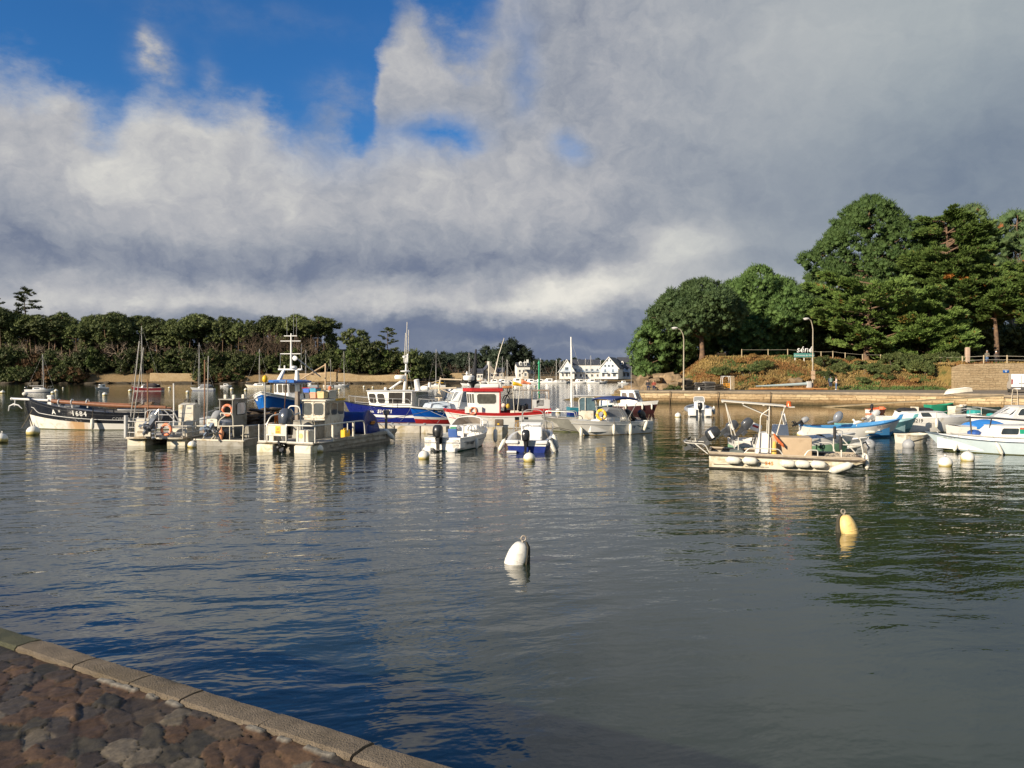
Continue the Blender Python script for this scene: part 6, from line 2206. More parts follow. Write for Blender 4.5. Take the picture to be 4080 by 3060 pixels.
def b_blue_red():
	h=radians(219)
	H=Hull(6.6,2.6,.95,.98,1.28,.4,.9,2.4,.5,.55,.88,.30,1.0)
	d=dirh(h)
	t=boat('fishing_boat','blue fishing boat with a red bottom, white stripe and white raked cabin','boat',at(1632,50.8)-d*3.3,6.6,h)
	mb=MB()
	H.mesh(mb,[(.33,1),(.47,2),(.90,0),(1.0,2)])
	hull=mb.build('hull',[MIDH,ANTIR,CLEAN],t,angle=50)
	mb=MB()
	H.deck(mb,.02,.985,.02,.05)
	mb.build('deck',CLEAN,t)
	mb=MB()
	H.rim(mb,.03,q=.90,off=.01)
	mb.build('rubbing_strake',BLACKH,t)
	x0,z0=6.6-2.0,.92
	mb=MB()
	n=14
	pts=[H.surf(x0-.72*cos(a)*(1-.0),z0+.13*sin(a),1,.012) for a in np.linspace(0,2*pi,n+1)[:-1]]
	mb.add(pts,[tuple(range(n))])
	mb.build('number_board',BLACKH,hull)
	H.text('VA 580009',.19,x0,z0,1,CLEAN,hull,bold=.006).location=(0,.012,0)
	mb=MB()
	mb.loft([[V(x,y*k,z) for x,z,k in ((5.3,1.16,.6),(5.15,1.42,.5),(3.9,1.50,.85),(3.8,1.10,1.0))] for y in (.8,.3,-.3,-.8)],0,False)
	mb.loft([[V(5.25,.45,1.14),V(3.9,.85,1.08),V(3.9,.72,1.46),V(5.0,.35,1.44)],[V(5.3,.0,1.16),V(3.9,0,1.08),V(3.9,0,1.54),V(5.05,0,1.50)],[V(5.25,-.45,1.14),V(3.9,-.85,1.08),V(3.9,-.72,1.46),V(5.0,-.35,1.44)]],0,True,True)
	mb.build('foredeck_tarpaulin',mat('pale_blue_tarp',(.52,.60,.68),.6,var=.12,scale=3,bump=.3),t,angle=60)
	bot=[(1.9,-.92),(3.3,-.92),(3.95,-.5),(3.95,.5),(3.3,.92),(1.9,.92)]
	top=[(1.9,-.82),(2.85,-.82),(3.25,-.42),(3.25,.42),(2.85,.82),(1.9,.82)]
	house(t,bot,top,1.0,2.32,CLEAN,[(2,.05,.46,.42,.88),(2,.54,.95,.42,.88),(3,.12,.88,.42,.88),(1,.12,.88,.42,.88),(4,.08,.55,.40,.86)],CLEAN,'cabin',glass('pale_window_glass'),RUB,.05,.05)
	mb=MB()
	mb.box(.6,1.5,-.8,.82,2.12,2.2)
	mb.box(.6,.64,.76,.80,1.0,2.12)
	mb.build('aft_shelter',LGREY,t)
	mb=MB()
	mb.bar((2.0,.25,2.35),(2.0,.25,2.75),.05)
	mb.lathe([(.05,0),(.36,.03),(.40,.1),(.40,.28),(.32,.35),(.05,.36)],(2.05,.35,2.95),18)
	mb.lathe([(.03,0),(.10,.1),(.02,.3)],(1.9,-.1,3.3),8)
	mb.build('radar',CLEAN,t)
	mb=MB()
	mb.lathe([(.06,0),(.18,.3),(.42,.45),(.42,.5),(.2,.52)],(1.55,.1,2.35),14)
	mb.tube([V(1.4,.0,2.8),V(1.15,-.2,3.6),V(.9,-.4,5.15)],[.20,.16,.06],8)
	mb.build('furled_steadying_sail',mat('black_canvas',(.02,.021,.024),.85,var=.3),t)
	rail(t,[[V(5.9,0,1.75),V(5.3,.7,1.7),V(4.2,.95,1.6),V(3.4,1.1,1.55)],[V(5.9,0,1.75),V(5.3,-.7,1.7),V(4.2,-.95,1.6)]],[(V(5.3,.7,1.2),V(5.3,.7,1.7)),(V(4.2,.98,1.05),V(4.2,.95,1.6)),(V(5.9,0,1.25),V(5.9,0,1.75)),(V(3.5,1.1,1.02),V(3.4,1.1,1.55))],.018)
	line_thing([world(t,(5.9,.9,1.1)),world(t,(5.2,3.0,.45))],'taut line from the blue and red boat down to the pontoon',r=.015,m=GREY,sag=.02)
	line_thing([world(t,(6.5,0,1.2)),world(t,(8.6,2.2,.5))],'bow line of the blue and red boat',r=.015,m=GREY,sag=.1)
def b_red_white():
	h=radians(178)
	L=6.9
	H=Hull(L,2.7,1.12,.93,1.16,.4,.9,2.3,.45,.5,.86,.30,.8)
	t=boat('trawler','white fishing boat with red gunwale and red-roofed wheelhouse','boat',at(1765,49.0)+V(L/2,.3,0),L,h)
	mb=MB()
	H.mesh(mb,[(.03,3),(.84,0),(1.0,1)])
	hull=mb.build('hull',[mat('chalky_white_hull',(.66,.66,.64),.5,var=.08,scale=1.5,dirt=((.50,.42,.30),.25,1.6)),RED,CLEAN,mat('rust_line',(.35,.22,.08),.8)],t,angle=50)
	mb=MB()
	H.deck(mb,.02,.985,.22,.04)
	mb.build('deck',DECKG,t)
	mb=MB()
	H.rim(mb,.035,0,1.0,0.0,.01)
	mb.build('gunwale',RED,t)
	mb=MB()
	mb.tube(H.line(lambda u:.55-(1-u)*.3,.72,.98,1,10,.01),.022,5)
	mb.build('spray_rail',RED,hull)
	x0,z0=L-1.42,.72
	mb=MB()
	a=[H.surf(x0+dx,z0+dz,1,.010) for dx,dz in ((.55,-.08),(.0,-.08),(-.55,-.08),(-.55,.09),(0,.09),(.55,.09))]
	mb.add(a,[tuple(range(6))])
	mb.build('number_board',CREAM,hull)
	H.text('517534 VA',.155,x0,z0,1,GREY,hull,bold=.004).location=(0,.012,0)
	for x in (L-4.75,L-5.32):
		mb=MB()
		mb.add([H.surf(x+dx,.62+dz,1,.012) for dx,dz in ((.13,-.09),(-.13,-.09),(-.13,.09),(.13,.09))],[(0,1,2,3)])
		mb.build('freeing_port',BLACKH,hull)
		mb=MB()
		mb.add([H.surf(x+dx,.3+dz,1,.010) for dx,dz in ((.12,-.22),(-.12,-.22),(-.13,.22),(.13,.22))],[(0,1,2,3)])
		mb.build('rust_stain',mat('rust_streak',(.38,.24,.10),.85,var=.4,scale=6),hull)
	bot=[(3.25,-.85),(4.75,-.85),(5.25,-.5),(5.25,.45),(4.75,.95),(3.25,.95)]
	top=[(3.25,-.82),(4.85,-.82),(5.4,-.48),(5.4,.42),(4.85,.92),(3.25,.92)]
	WHT=mat('satin_white',(.74,.73,.70),.45,var=.06)
	c=house(t,bot,top,.75,2.30,WHT,[(3,.06,.30,.52,.90),(3,.36,.62,.52,.90),(3,.68,.95,.52,.90),(2,.1,.9,.52,.90),(4,.10,.86,.50,.90)],None,'wheelhouse',glass('tinted_glass',(.10,.10,.085),.05),WHT)
	mb=MB()
	mb.loft([[V(x,y,z) for x,y in ((3.05,-.95),(5.0,-.95),(5.62,-.5),(5.62,.45),(5.0,1.05),(3.05,1.05))] for z in (2.302,2.50)],0,True,True)
	mb.box(3.20,3.26,.78,1.0,.75,2.3)
	mb.build('roof',RED,t,angle=30)
	mb=MB()
	mb.box(4.35,5.42,.3,1.12,.95,1.32)
	mb.build('front_locker',WHT,t)
	lifebuoy(world(t,(4.9,1.16,1.10)),(0,-1,0),'orange lifebuoy on the white locker below the red-roofed wheelhouse',mat('pale_orange'),.20,.06)
	mb=MB()
	mb.rbox((3.9,.2,2.62),(1.2,.45,.24),.08)
	mb.build('liferaft',CLEAN,t)
	mb=MB()
	mb.bar((4.0,.2,2.5),(3.95,.2,4.2),.05)
	mb.tube([V(3.75,.0,2.9),V(3.6,0,3.4),V(3.35,0,4.6),V(3.0,0,5.7)],[.05,.05,.035,.02],6)
	mb.lathe([(.1,0),(.16,.05),(.1,.12)],(3.55,0,3.35),10)
	mb.lathe([(.22,0),(.26,.06),(.22,.16)],(4.5,.1,2.95),12)
	mb.bar((4.5,.1,2.5),(4.5,.1,2.95),.04)
	mb.build('mast',CREAM,t)
	mb=MB()
	for y in (-1.18,1.16):
		for x in (.15,1.25,2.35) if y<0 else (.15,1.2):
			mb.bar((x,y,.9),(x,y,2.34),.032)
	mb.bar((.12,1.16,2.34),(1.22,1.16,2.34),.035)
	mb.bar((.12,-1.18,2.34),(2.37,-1.18,2.34),.035)
	mb.bar((.12,-1.18,2.34),(.12,1.16,2.34),.035)
	mb.bar((1.22,1.16,2.34),(1.25,-1.18,2.34),.035)
	mb.arc([V(.35,.6,1.6),V(.35,.6,2.2),V(.8,.6,2.2),V(.85,.6,1.6)],.03,6)
	mb.build('gantry',mat('brown_tube',(.30,.24,.19),.6,.2),t)
	mb=MB()
	mb.box(.1,1.2,1.15,1.19,1.25,1.80)
	fl=mb.build('stern_panel',LGREY,t)
	mb=MB()
	mb.box(.1,2.9,-1.22,-1.18,1.05,1.78)
	mb.build('side_panel',LGREY,t)
	mb=MB()
	mb.box(.1,1.15,1.14,1.18,.98,1.24)
	mb.box(.1,2.9,-1.21,-1.17,.75,1.04)
	mb.build('bulwark',RED,t)
	fw=lambda a,b:V(.93-a,1.198,1.34+b+.03*sin(a*12))
	mb=MB()
	n=8
	for k in range(5):
		z=.0+k*.078
		L0=.0 if k<3 else .16
		for i in range(n):
			a0,a1=L0+(.46-L0)*i/n,L0+(.46-L0)*(i+1)/n
			mb.quad(fw(a0,z+a0*.3),fw(a1,z+a1*.3),fw(a1,z+.04+a1*.3),fw(a0,z+.04+a0*.3))
	mb.quad(fw(0,.22),fw(.17,.27),fw(.17,.42),fw(0,.40))
	mb.build('flag_marking',BLACKH,fl,smooth=False)
	mb=MB()
	for x,y,z in ((1.75,.2,1.15),(2.05,.1,1.2),(1.6,-.5,1.2),(1.9,-.4,1.1),(2.2,-.6,1.15)):
		mb.rbox((x,y,z),(.26,.4,.55),.1)
	mb.build('dredge_gear',BLACKP,t)
	mb=MB()
	mb.rbox((2.3,.9,1.0),(.55,.25,.2),.03)
	mb.rbox((1.6,.95,.98),(.9,.12,.12),.03)
	mb.build('tray',CREAM,t)
	mb=MB()
	for k in range(5):
		a=[V(3.0-.04*k,-.4+.18*k,1.0),V(2.95,-.4+.2*k,1.8),V(2.7,-.4+.2*k,2.2),V(2.6,-.35+.2*k,2.6)]
		mb.tube(a,.03,5)
	mb.tube([V(2.85+.22*cos(a),.55,1.75+.3*sin(a)) for a in np.linspace(0,2*pi,13)[:-1]],.03,5,closed=True)
	mb.tube([V(2.6+.2*cos(a),.1,2.35+.25*sin(a)) for a in np.linspace(0,2*pi,13)[:-1]],.03,5,closed=True)
	mb.build('hauler',mat('black_hose',(.03,.03,.032),.6),t)
	mb=MB()
	mb.rbox((2.75,-.2,2.55),(.7,1.0,.16),.06)
	mb.build('orange_basket',mat('orange_brown',(.42,.19,.06),.7,var=.3,scale=5),t)
	mb=MB()
	mb.ball((3.0,.95,1.42),.15,10)
	mb.build('white_float',mat('pink_white_float',(.75,.60,.52),.6),t)
	mb=MB()
	mb.ball((2.72,.95,1.38),(.13,.13,.16),10)
	mb.build('yellow_float',mat('mustard_float',(.55,.36,.04),.6),t)
	for i,(x,y,zt,lx,c_,lab) in enumerate(((2.32,1.05,3.0,.12,YELLOW,'yellow flag on a stick aboard the red-roofed fishing boat'),(2.15,1.0,3.1,-.25,mat('pale_orange'),'faded orange flag beside the yellow one'))):
		o=thing('marker_flag',lab,'flag',world(t,(x,y,.9)),h)
		mb=MB()
		mb.bar((0,0,0),(lx,0,zt-.9),.022,5)
		mb.build('stick',CREAM,o)
		mb=MB()
		tz=zt-.9
		fl_=[[V(lx-.05*k-(.38*k/5),.03*sin(k*1.4+i),tz-.02-.05*k+(0 if not s else -.30+.04*k)) for k in range(6)] for s in (0,1)]
		mb.loft(fl_,0,False)
		ob=mb.build('cloth',c_,o)
		so=ob.modifiers.new('thickness','SOLIDIFY')
		so.thickness=.008
	line_thing([world(t,(6.7,.2,1.15)),world(t,(7.0,2.4,.4))],'blue-grey bow line of the red-roofed fishing boat',r=.014,m=GREY,sag=.05)
def motorboat_hull(t,H,bands,mats,zs=.15,t1=.62,soles=None,w=.10):
	mb=MB()
	H.mesh(mb,bands)
	hull=mb.build('hull',mats,t,angle=45)
	mb=MB()
	H.well(mb,.02,t1,w,zs,(0,1))
	mb.build('cockpit',[CLEAN,soles or mat('grey_sole',(.42,.40,.36),.7,var=.15,scale=4)],t,angle=35)
	mb=MB()
	H.deck(mb,t1,.99,.0,.10)
	mb.build('foredeck',WHITE,t)
	return hull
def b_motor_a():
	h=radians(69)
	L=4.7
	H=Hull(L,1.95,.58,.62,.80,.2,.90,2.2,.4,.55,.84,.35,.8)
	d=dirh(h)
	t=boat('motorboat','white motorboat seen from astern with a big black outboard and a blue seat','boat',V(-3.05,33.6,0)+d*L/2,L,h)
	hull=motorboat_hull(t,H,[(.06,1),(.5,0),(1.0,0)],[WHITE,mat('green_antifouling',(.02,.10,.07),.7)],.16,.55)
	mb=MB()
	H.rim(mb,.025,0,.62,.005)
	mb.build('rubbing_strip',GREY,t)
	H.text('VA 688',.22,1.0,.30,-1,BLACKP,hull,bold=.004)
	bot=[(2.45,-.82),(3.3,-.66),(4.0,-.25),(4.0,.25),(3.3,.66),(2.45,.82)]
	top=[(2.55,-.70),(3.0,-.58),(3.35,-.22),(3.35,.22),(3.0,.58),(2.55,.70)]
	mb=MB()
	mb.loft([[V(x,y,.60) for x,y in bot],[V(x*.97+.08,y*.92,.92) for x,y in bot]],0,True,True)
	cb=mb.build('cuddy',WHITE,t,angle=35)
	mb=MB()
	mb.box(2.40,2.47,.08,.72,.18,.95)
	mb.box(2.40,2.47,-.72,-.2,.18,.95)
	mb.rbox((2.30,-.45,.88),(.34,.55,.22),.05)
	mb.rbox((2.30,.48,.90),(.30,.42,.18),.05)
	mb.build('dashboard',CLEAN,t)
	rail(t,[[V(2.45,-.78,.92),V(2.9,-.62,1.30),V(3.0,-.2,1.36),V(3.0,.2,1.36),V(2.9,.62,1.30),V(2.45,.78,.92)]],(),.022,CLEAN,'screen_frame')
	mb=MB()
	for P in ([V(2.5,-.77,.94),V(2.9,-.61,1.28),V(3.0,-.2,1.34),V(3.6,-.3,.98)],[V(3.6,-.3,.98),V(3.0,-.2,1.34),V(3.0,.2,1.34),V(3.6,.3,.98)],[V(2.5,.77,.94),V(2.9,.61,1.28),V(3.0,.2,1.34),V(3.6,.3,.98)]):
		mb.add(P,[(0,1,2,3)])
	mb.build('windscreen',mat('smoked_screen',(.42,.36,.30),.12,var=.1),t,smooth=False)
	mb=MB()
	wheel(mb,(2.08,-.45,.82),(-1,0,.3),.17,.016)
	mb.build('steering_wheel',GREY,t)
	mb=MB()
	mb.box(2.11,2.13,.32,.62,.82,.93)
	mb.build('gauge_panel',mat('green_screen',(.03,.22,.12),.4),t)
	mb=MB()
	mb.rbox((1.55,.12,.50),(.42,.45,.10),.04)
	mb.rbox((1.34,.12,.70),(.08,.45,.36),.03,ry=-.2)
	mb.bar((1.55,.12,.16),(1.55,.12,.46),.04)
	mb.build('seat',mat('blue_vinyl',(.05,.12,.36),.5,var=.1),t)
	mb=MB()
	mb.rbox((.25,.68,.30),(.5,.4,.42),.06)
	mb.rbox((.25,-.66,.32),(.5,.45,.45),.06)
	mb.rbox((-.12,.62,.06),(.3,.4,.18),.05)
	mb.rbox((-.12,-.55,.06),(.3,.4,.18),.05)
	mb.build('stern_locker',WHITE,t)
	outboard(t,-.02,.08,.58,1.15,.0,BLACKP)
	rail(t,[[V(3.2,-.68,.80),V(3.9,-.55,1.10),V(4.55,0,1.14),V(3.9,.55,1.10),V(3.2,.68,.80)]],[(V(4.5,0,.8),V(4.55,0,1.14)),(V(3.9,-.55,.78),V(3.9,-.55,1.10)),(V(3.9,.55,.78),V(3.9,.55,1.10))],.016)
	fender(world(t,(1.35,-1.06,.24)),'small white fender on the side of the motorboat with the blue seat',s=.72)
	fender(world(t,(3.75,-.98,.42)),'grey fender hanging at the bow of the motorboat with the blue seat',s=.95)
	buoy(1689,1828,46,'white buoy with a yellow waterline behind the motorboat with the blue seat')
	line_thing([world(t,(4.6,.2,.8)),world(t,(4.2,2.9,.4))],'slack dark rope from the pontoon to the motorboat with the blue seat',r=.03,m=DROPE,sag=.22)
def b_motor_b():
	h=radians(83)
	L=4.9
	H=Hull(L,1.95,.52,.60,.82,.2,.88,2.6,.4,.5,.88,.4,.8)
	d=dirh(h)
	t=boat('motorboat','open white motorboat with a dark blue bottom and a steel frame, seen from astern','boat',V(.62,32.8,0)+d*L/2,L,h)
	hull=motorboat_hull(t,H,[(.55,1),(1.0,0)],[WHITE,mat('navy_bottom',(.012,.03,.20),.4,var=.2,scale=4)],.16,.86,mat('cream_sole',(.50,.45,.38),.7,var=.12),.14)
	mb=MB()
	mb.rbox((2.35,.05,.60),(.55,.85,.90),.06)
	mb.rbox((2.45,.05,1.06),(.35,.95,.10),.04,ry=-.3)
	cn=mb.build('console',CLEAN,t)
	mb=MB()
	mb.box(2.06,2.075,.12,.42,.86,1.02)
	mb.box(2.06,2.075,-.36,-.05,.90,1.04)
	mb.build('gauge_panel',GREY,cn)
	mb=MB()
	wheel(mb,(2.0,.15,.92),(-1,0,.4),.16,.016)
	mb.build('steering_wheel',STEEL,cn)
	mb=MB()
	mb.rbox((1.55,-.12,.48),(.55,.8,.16),.07)
	mb.rbox((1.75,-.12,.76),(.14,.8,.48),.06,ry=.12)
	mb.rbox((1.55,-.12,.28),(.45,.7,.28),.04)
	mb.build('seat',CLEAN,t)
	mb=MB()
	mb.loft([[V(3.0,.72,.3),V(3.0,-.72,.3),V(3.0,-.72,.72),V(3.0,.72,.72)],[V(4.5,.3,.3),V(4.5,-.3,.3),V(4.5,-.3,.86),V(4.5,.3,.86)]],0,True,True)
	mb.build('bow_cushion',mat('beige_vinyl',(.66,.58,.47),.6,var=.08),t)
	outboard(t,-.02,.02,.50,1.0,.0,BLACKP)
	mb=MB()
	mb.rbox((.1,.62,.45),(.36,.55,.14),.04)
	mb.rbox((.1,-.62,.45),(.36,.55,.14),.04)
	mb.rbox((-.1,.62,.04),(.2,.42,.08),.02)
	mb.build('stern_step',CLEAN,t)
	rail(t,[[V(2.9,.52,.5),V(2.75,.5,1.72),V(2.75,-.5,1.72),V(2.9,-.52,.5)],[V(2.75,-.5,1.72),V(3.7,-.6,.72)],[V(2.75,.5,1.72),V(3.7,.6,.72)],[V(2.75,.0,1.72),V(2.75,.0,1.9)]],(),.022,None,'frame')
	rail(t,[[V(2.7,-.92,.66),V(3.3,-.9,1.08),V(4.3,-.55,1.12),V(4.75,0,1.12),V(4.3,.55,1.12),V(3.3,.9,1.08),V(2.7,.92,.66)]],[(V(3.5,s*.85,.7),V(3.5,s*.86,1.09)) for s in (1,-1)]+[(V(4.4,s*.48,.78),V(4.4,s*.48,1.12)) for s in (1,-1)],.016)
	mb=MB()
	mb.quad(V(2.85,.5,1.06),V(2.85,-.5,1.06),V(2.83,-.48,1.26),V(2.83,.48,1.26))
	mb.build('windscreen',mat('grey_screen',(.26,.27,.27),.15,var=.1),t,smooth=False)
	fender(world(t,(.15,1.08,.30)),'white fender slung off the left quarter of the blue-bottomed motorboat',s=.85,lay=(.5,.1,1))
	fender(world(t,(.15,-1.10,.28)),'white fender slung off the right quarter of the blue-bottomed motorboat',s=.85,lay=(-.5,.1,1))
	fender(world(t,(1.6,-1.12,.35)),'greyish fender further forward on the blue-bottomed motorboat',s=1.0,lay=(-.25,.1,1))
	buoy(2109,1838,48,'white buoy with weed on its waterline behind the blue-bottomed motorboat')
def pontoon():
	mb=MB()
	PM=mat('pontoon_concrete',(.50,.46,.39),.8,var=.25,scale=2.5,dirt=((.30,.24,.12),.35,1.6),bump=.4)
	a,b=at(1470,44.6),at(1780,43.2)
	for i,(p,q) in enumerate(((at(1470,44.8),at(1780,43.6)),(at(1900,43.4),at(2004,43.0)))):
		d=(q-p).normalized()
		t=thing('pontoon',('long pale mooring pontoon in front of the blue boats','short mooring pontoon behind the two motorboats')[i],'pontoon',V(p.x,p.y,0),atan2(d.y,d.x))
		L=(q-p).length
		mb=MB()
		for k in range(max(1,int(L/1.5))):
			w=L/max(1,int(L/1.5))
			mb.rbox((w*(k+.5),.6,.16),(w-.06,1.2,.5),.04)
		mb.build('float',PM,t)
		mb=MB()
		mb.box(0,L,.0,.10,.412,.46)
		mb.box(0,L,1.1,1.2,.412,.46)
		for k in range(int(L)):
			mb.lathe([(.05,.4),(.06,.5),(.09,.52),(.09,.56),(.02,.57)],(.4+k,.14,0),8)
		mb.build('mooring_cleat',GREY,t)
	o=thing('float_ball','yellow float resting on the short pontoon','float',at(1986,43.5)+V(0,0,.56))
	mb=MB()
	mb.ball((0,0,0),(.17,.17,.13),10)
	mb.build('body',YELLOW,o)
	t=thing('tank','dark metal tank on the end of the short pontoon','tank',at(1988,43.0)+V(0,.6,.60))
	mb=MB()
	mb.rbox((0,0,0),(.5,.5,.42),.05)
	mb.build('body',mat('rusty_tank',(.14,.11,.085),.85,var=.5,scale=5),t)
def b_alu():
	h=radians(172)
	L=5.2
	H=Hull(L,2.0,.66,.70,.86,.2,.95,4.0,.5,.7,.93,.8,1.0,blunt=.5)
	d=dirh(h)
	t=boat('aluminium_workboat','dull grey aluminium workboat with a glazed steering shelter','boat',at(2160,46.0)-d*L/2,L,h)
	mb=MB()
	H.mesh(mb,[(.05,1),(1.0,0)])
	hull=mb.build('hull',[mat('grey_green_alu',(.20,.20,.175),.6,.2,var=.2,scale=1.5,dirt=((.30,.29,.25),.3,1.5)),WEED],t,angle=40)
	mb=MB()
	H.well(mb,.02,.985,.07,.2,(0,0))
	mb.build('cockpit',DALU,t)
	mb=MB()
	H.rim(mb,.035)
	mb.build('gunwale',ALU,t)
	mb=MB()
	mb.rbox((2.55,0,.80),(.9,.95,.85),.05)
	c=mb.build('console',CREAM,t)
	rail(t,[[V(2.95,s*.5,1.2),V(3.0,s*.5,2.0),V(2.0,s*.5,2.05),V(1.95,s*.5,1.2)] for s in (1,-1)]+[[V(1.3,.55,.7),V(1.3,.55,2.05)],[V(2.98,.5,2.0),V(2.98,-.5,2.0)],[V(2.95,.5,1.22),V(2.95,-.5,1.22)],[V(2.6,.52,1.25),V(2.6,.52,2.0)]],(),.03,mat('white_frame',(.62,.60,.54),.5),'shelter_frame')
	mb=MB()
	mb.rbox((2.2,0,2.10),(2.3,1.2,.05),.02)
	mb.build('shelter_roof',LGREY,t)
	mb=MB()
	for x,y in ((2.9,.3),(2.4,.0),(1.9,.3),(1.5,.2),(1.2,.3)):
		mb.bar((x,y,2.1),(x,y,2.1+random.uniform(.1,.3)),.025,5)
	mb.build('aerial',GREY,t)
	mb=MB()
	mb.quad(V(2.92,.49,1.25),V(2.02,.49,1.25),V(2.05,.49,2.0),V(2.96,.49,1.97))
	mb.build('side_glass',glass('blueish_glass',(.10,.16,.19),.05),t,smooth=False)
	mb=MB()
	wheel(mb,(2.15,.2,1.28),(-.5,0,1),.18)
	mb.build('steering_wheel',BLACKP,t)
	outboard(t,.02,.0,.72,1.1,.9,BLACKP)
	rail(t,[[V(4.9,.6,.85),V(4.95,.6,1.2),V(3.2,.9,1.15),V(3.15,.92,.75)],[V(4.9,-.6,.85),V(4.95,-.6,1.2),V(3.2,-.9,1.15),V(3.15,-.92,.75)],[V(.1,.8,.72),V(.2,.8,.95),V(1.2,.9,.95),V(1.3,.92,.7)]],[(V(4.2,.78,.8),V(4.25,.75,1.18))],.022)
	f=fender(world(t,(2.75,1.15,.50)),'black fender lying along the grey aluminium workboat',s=1.05,lay=(1,.1,-.1))
	for ch in f.children:
		if ch.name.startswith('body'):
			ch.data=ch.data.copy()
			ch.data.materials[0]=RUB
	line_thing([world(t,(4.4,1.05,.3)),world(t,(2.9,1.6,.05)),world(t,(1.2,1.5,.5))],'dark rope sagging under the grey aluminium workboat',r=.02,m=DROPE)
	H2=Hull(4.0,1.6,.6,.6,.8,.2,.85,2.2,.4,.4,.85,.4)
	t2=boat('sailing_dinghy','small teal and navy boat with a tall white mast behind the grey workboat','boat',at(2314,66),2.2,radians(10))
	mb=MB()
	H2 .mesh(mb,[(.35,1),(1.0,0)])
	mb.build('hull',[mat('teal_paint',(.03,.20,.27),.4,var=.15),mat('navy_bottom')],t2,angle=45)
	mb=MB()
	H2 .deck(mb,.02,.98,.05,.08)
	mb.build('deck',CREAM,t2)
	mb=MB()
	mb.bar((.30,.0,.6),(.25,0,6.6),.085,8,r2=.06)
	mb.bar((.28,0,6.2),(.2,0,1.0),.02,4)
	mb.build('mast',CLEAN,t2)
	mb=MB()
	mb.bar((.26,0,6.3),(2.1,0,.8),.01,4)
	mb.bar((.26,0,6.3),(.3,.6,.6),.01,4)
	mb.bar((.26,0,6.3),(.3,-.6,.6),.01,4)
	mb.build('stay',STEEL,t2)
	buoy(2224,1643,22,'white buoy just left of the glazed steering shelter')
def b_white_horseshoe():
	h=radians(214)
	L=5.4
	H=Hull(L,2.1,.70,.74,.88,.2,.92,2.3,.42,.85,.86,.3,.8)
	d=dirh(h)
	t=boat('motorboat','white motorboat with a navy sunshade and a yellow horseshoe buoy','boat',at(2268,42.0)-d*L/2,L,h)
	hull=motorboat_hull(t,H,[(.04,1),(.76,0),(1.0,0)],[WHITE,mat('ochre_waterline',(.45,.28,.06),.8)],.2,.80)
	mb=MB()
	H.rim(mb,.02,0,.77,.005)
	mb.build('rubbing_strip',LGREY,t)
	H.text('Space',.24,1.75,.42,1,NAVY,hull,shear=.35,bold=.004)
	mb=MB()
	mb.add([H.surf(x,z,1,.012) for x,z in ((1.35,.52),(.35,.22),(.5,.22),(1.25,.45))],[(0,1,2,3)])
	mb.add([H.surf(x,z,1,.012) for x,z in ((1.2,.50),(.2,.28),(.3,.24),(.9,.40))],[(0,1,2,3)])
	mb.build('side_flash',mat('teal_flash',(.03,.14,.17),.4),hull)
	mb=MB()
	mb.rbox((2.6,0,.72),(1.1,.9,.55),.08)
	mb.rbox((3.3,.0,.66),(.6,.8,.40),.08)
	mb.build('console',CLEAN,t)
	mb=MB()
	mb.loft([[V(3.2,.45,.98),V(3.2,-.45,.98),V(1.6,-.55,.98),V(1.6,.55,.98)],[V(3.0,.4,1.35),V(3.0,-.4,1.35),V(1.75,-.45,1.3),V(1.75,.45,1.3)],[V(2.7,.25,1.52),V(2.7,-.25,1.52),V(1.9,-.3,1.46),V(1.9,.3,1.46)]],0,True,True)
	mb.build('console_cover',mat('grey_cover',(.24,.25,.27),.8,var=.2,scale=4,bump=.4),t,angle=50)
	mb=MB()
	rings=[]
	for i in range(7):
		x=1.0+2.1*i/6
		z=2.0+.14*sin(pi*i/6)
		rings.append([V(x,y,z-.06*abs(y)**2-(.12 if abs(y)>.84 else 0)) for y in (-.86,-.8,-.3,.3,.8,.86)])
	mb.loft(rings,0,False)
	o=mb.build('sunshade',NAVY,t)
	o.modifiers.new('thickness','SOLIDIFY').thickness=.03
	rail(t,[[V(2.1,s*.98,.72),V(3.05,s*.84,1.97)] for s in (1,-1)]+[[V(2.1,s*.98,.72),V(1.05,s*.84,1.97)] for s in (1,-1)]+[[V(2.0,s*.98,.72),V(2.9,s*.84,2.0)] for s in (1,-1)],(),.018,None,'shade_frame')
	rail(t,[[V(4.6,.5,.86),V(3.4,.95,1.0),V(2.2,1.02,1.0),V(2.0,1.04,.75)]],[(V(3.4,.98,.80),V(3.4,.95,1.0)),(V(2.6,1.02,.75),V(2.6,1.02,1.0))],.015)
	outboard(t,.0,.0,.72,1.0,.75,BLACKP)
	lifebuoy(world(t,(3.45,.40,1.12)),(dirh(h)*.4+V(-.1,-1,.1)),'yellow horseshoe buoy on the console of the white motorboat',YELLOW,.23,.085,True)
	for i,(x,z,s,lab) in enumerate(((4.75,.15,.85,'white fender under the bow of the boat with the navy sunshade'),(3.05,.32,.82,'second white fender from the bow on the boat with the navy sunshade'),(1.9,.28,.95,'thick white fender amidships on the boat with the navy sunshade'),(.75,.42,.90,'slanting white fender near the stern of the boat with the navy sunshade'))):
		p=H.surf(x,max(.2,z),1,.12)
		fender(world(t,(p.x,p.y+(.1 if i==0 else 0),z)),lab,s=s,lay=(0,0,1) if i<3 else (.3,-.2,1))
	buoy(2552,1718,30,'scuffed white buoy off the stern of the boat with the navy sunshade')
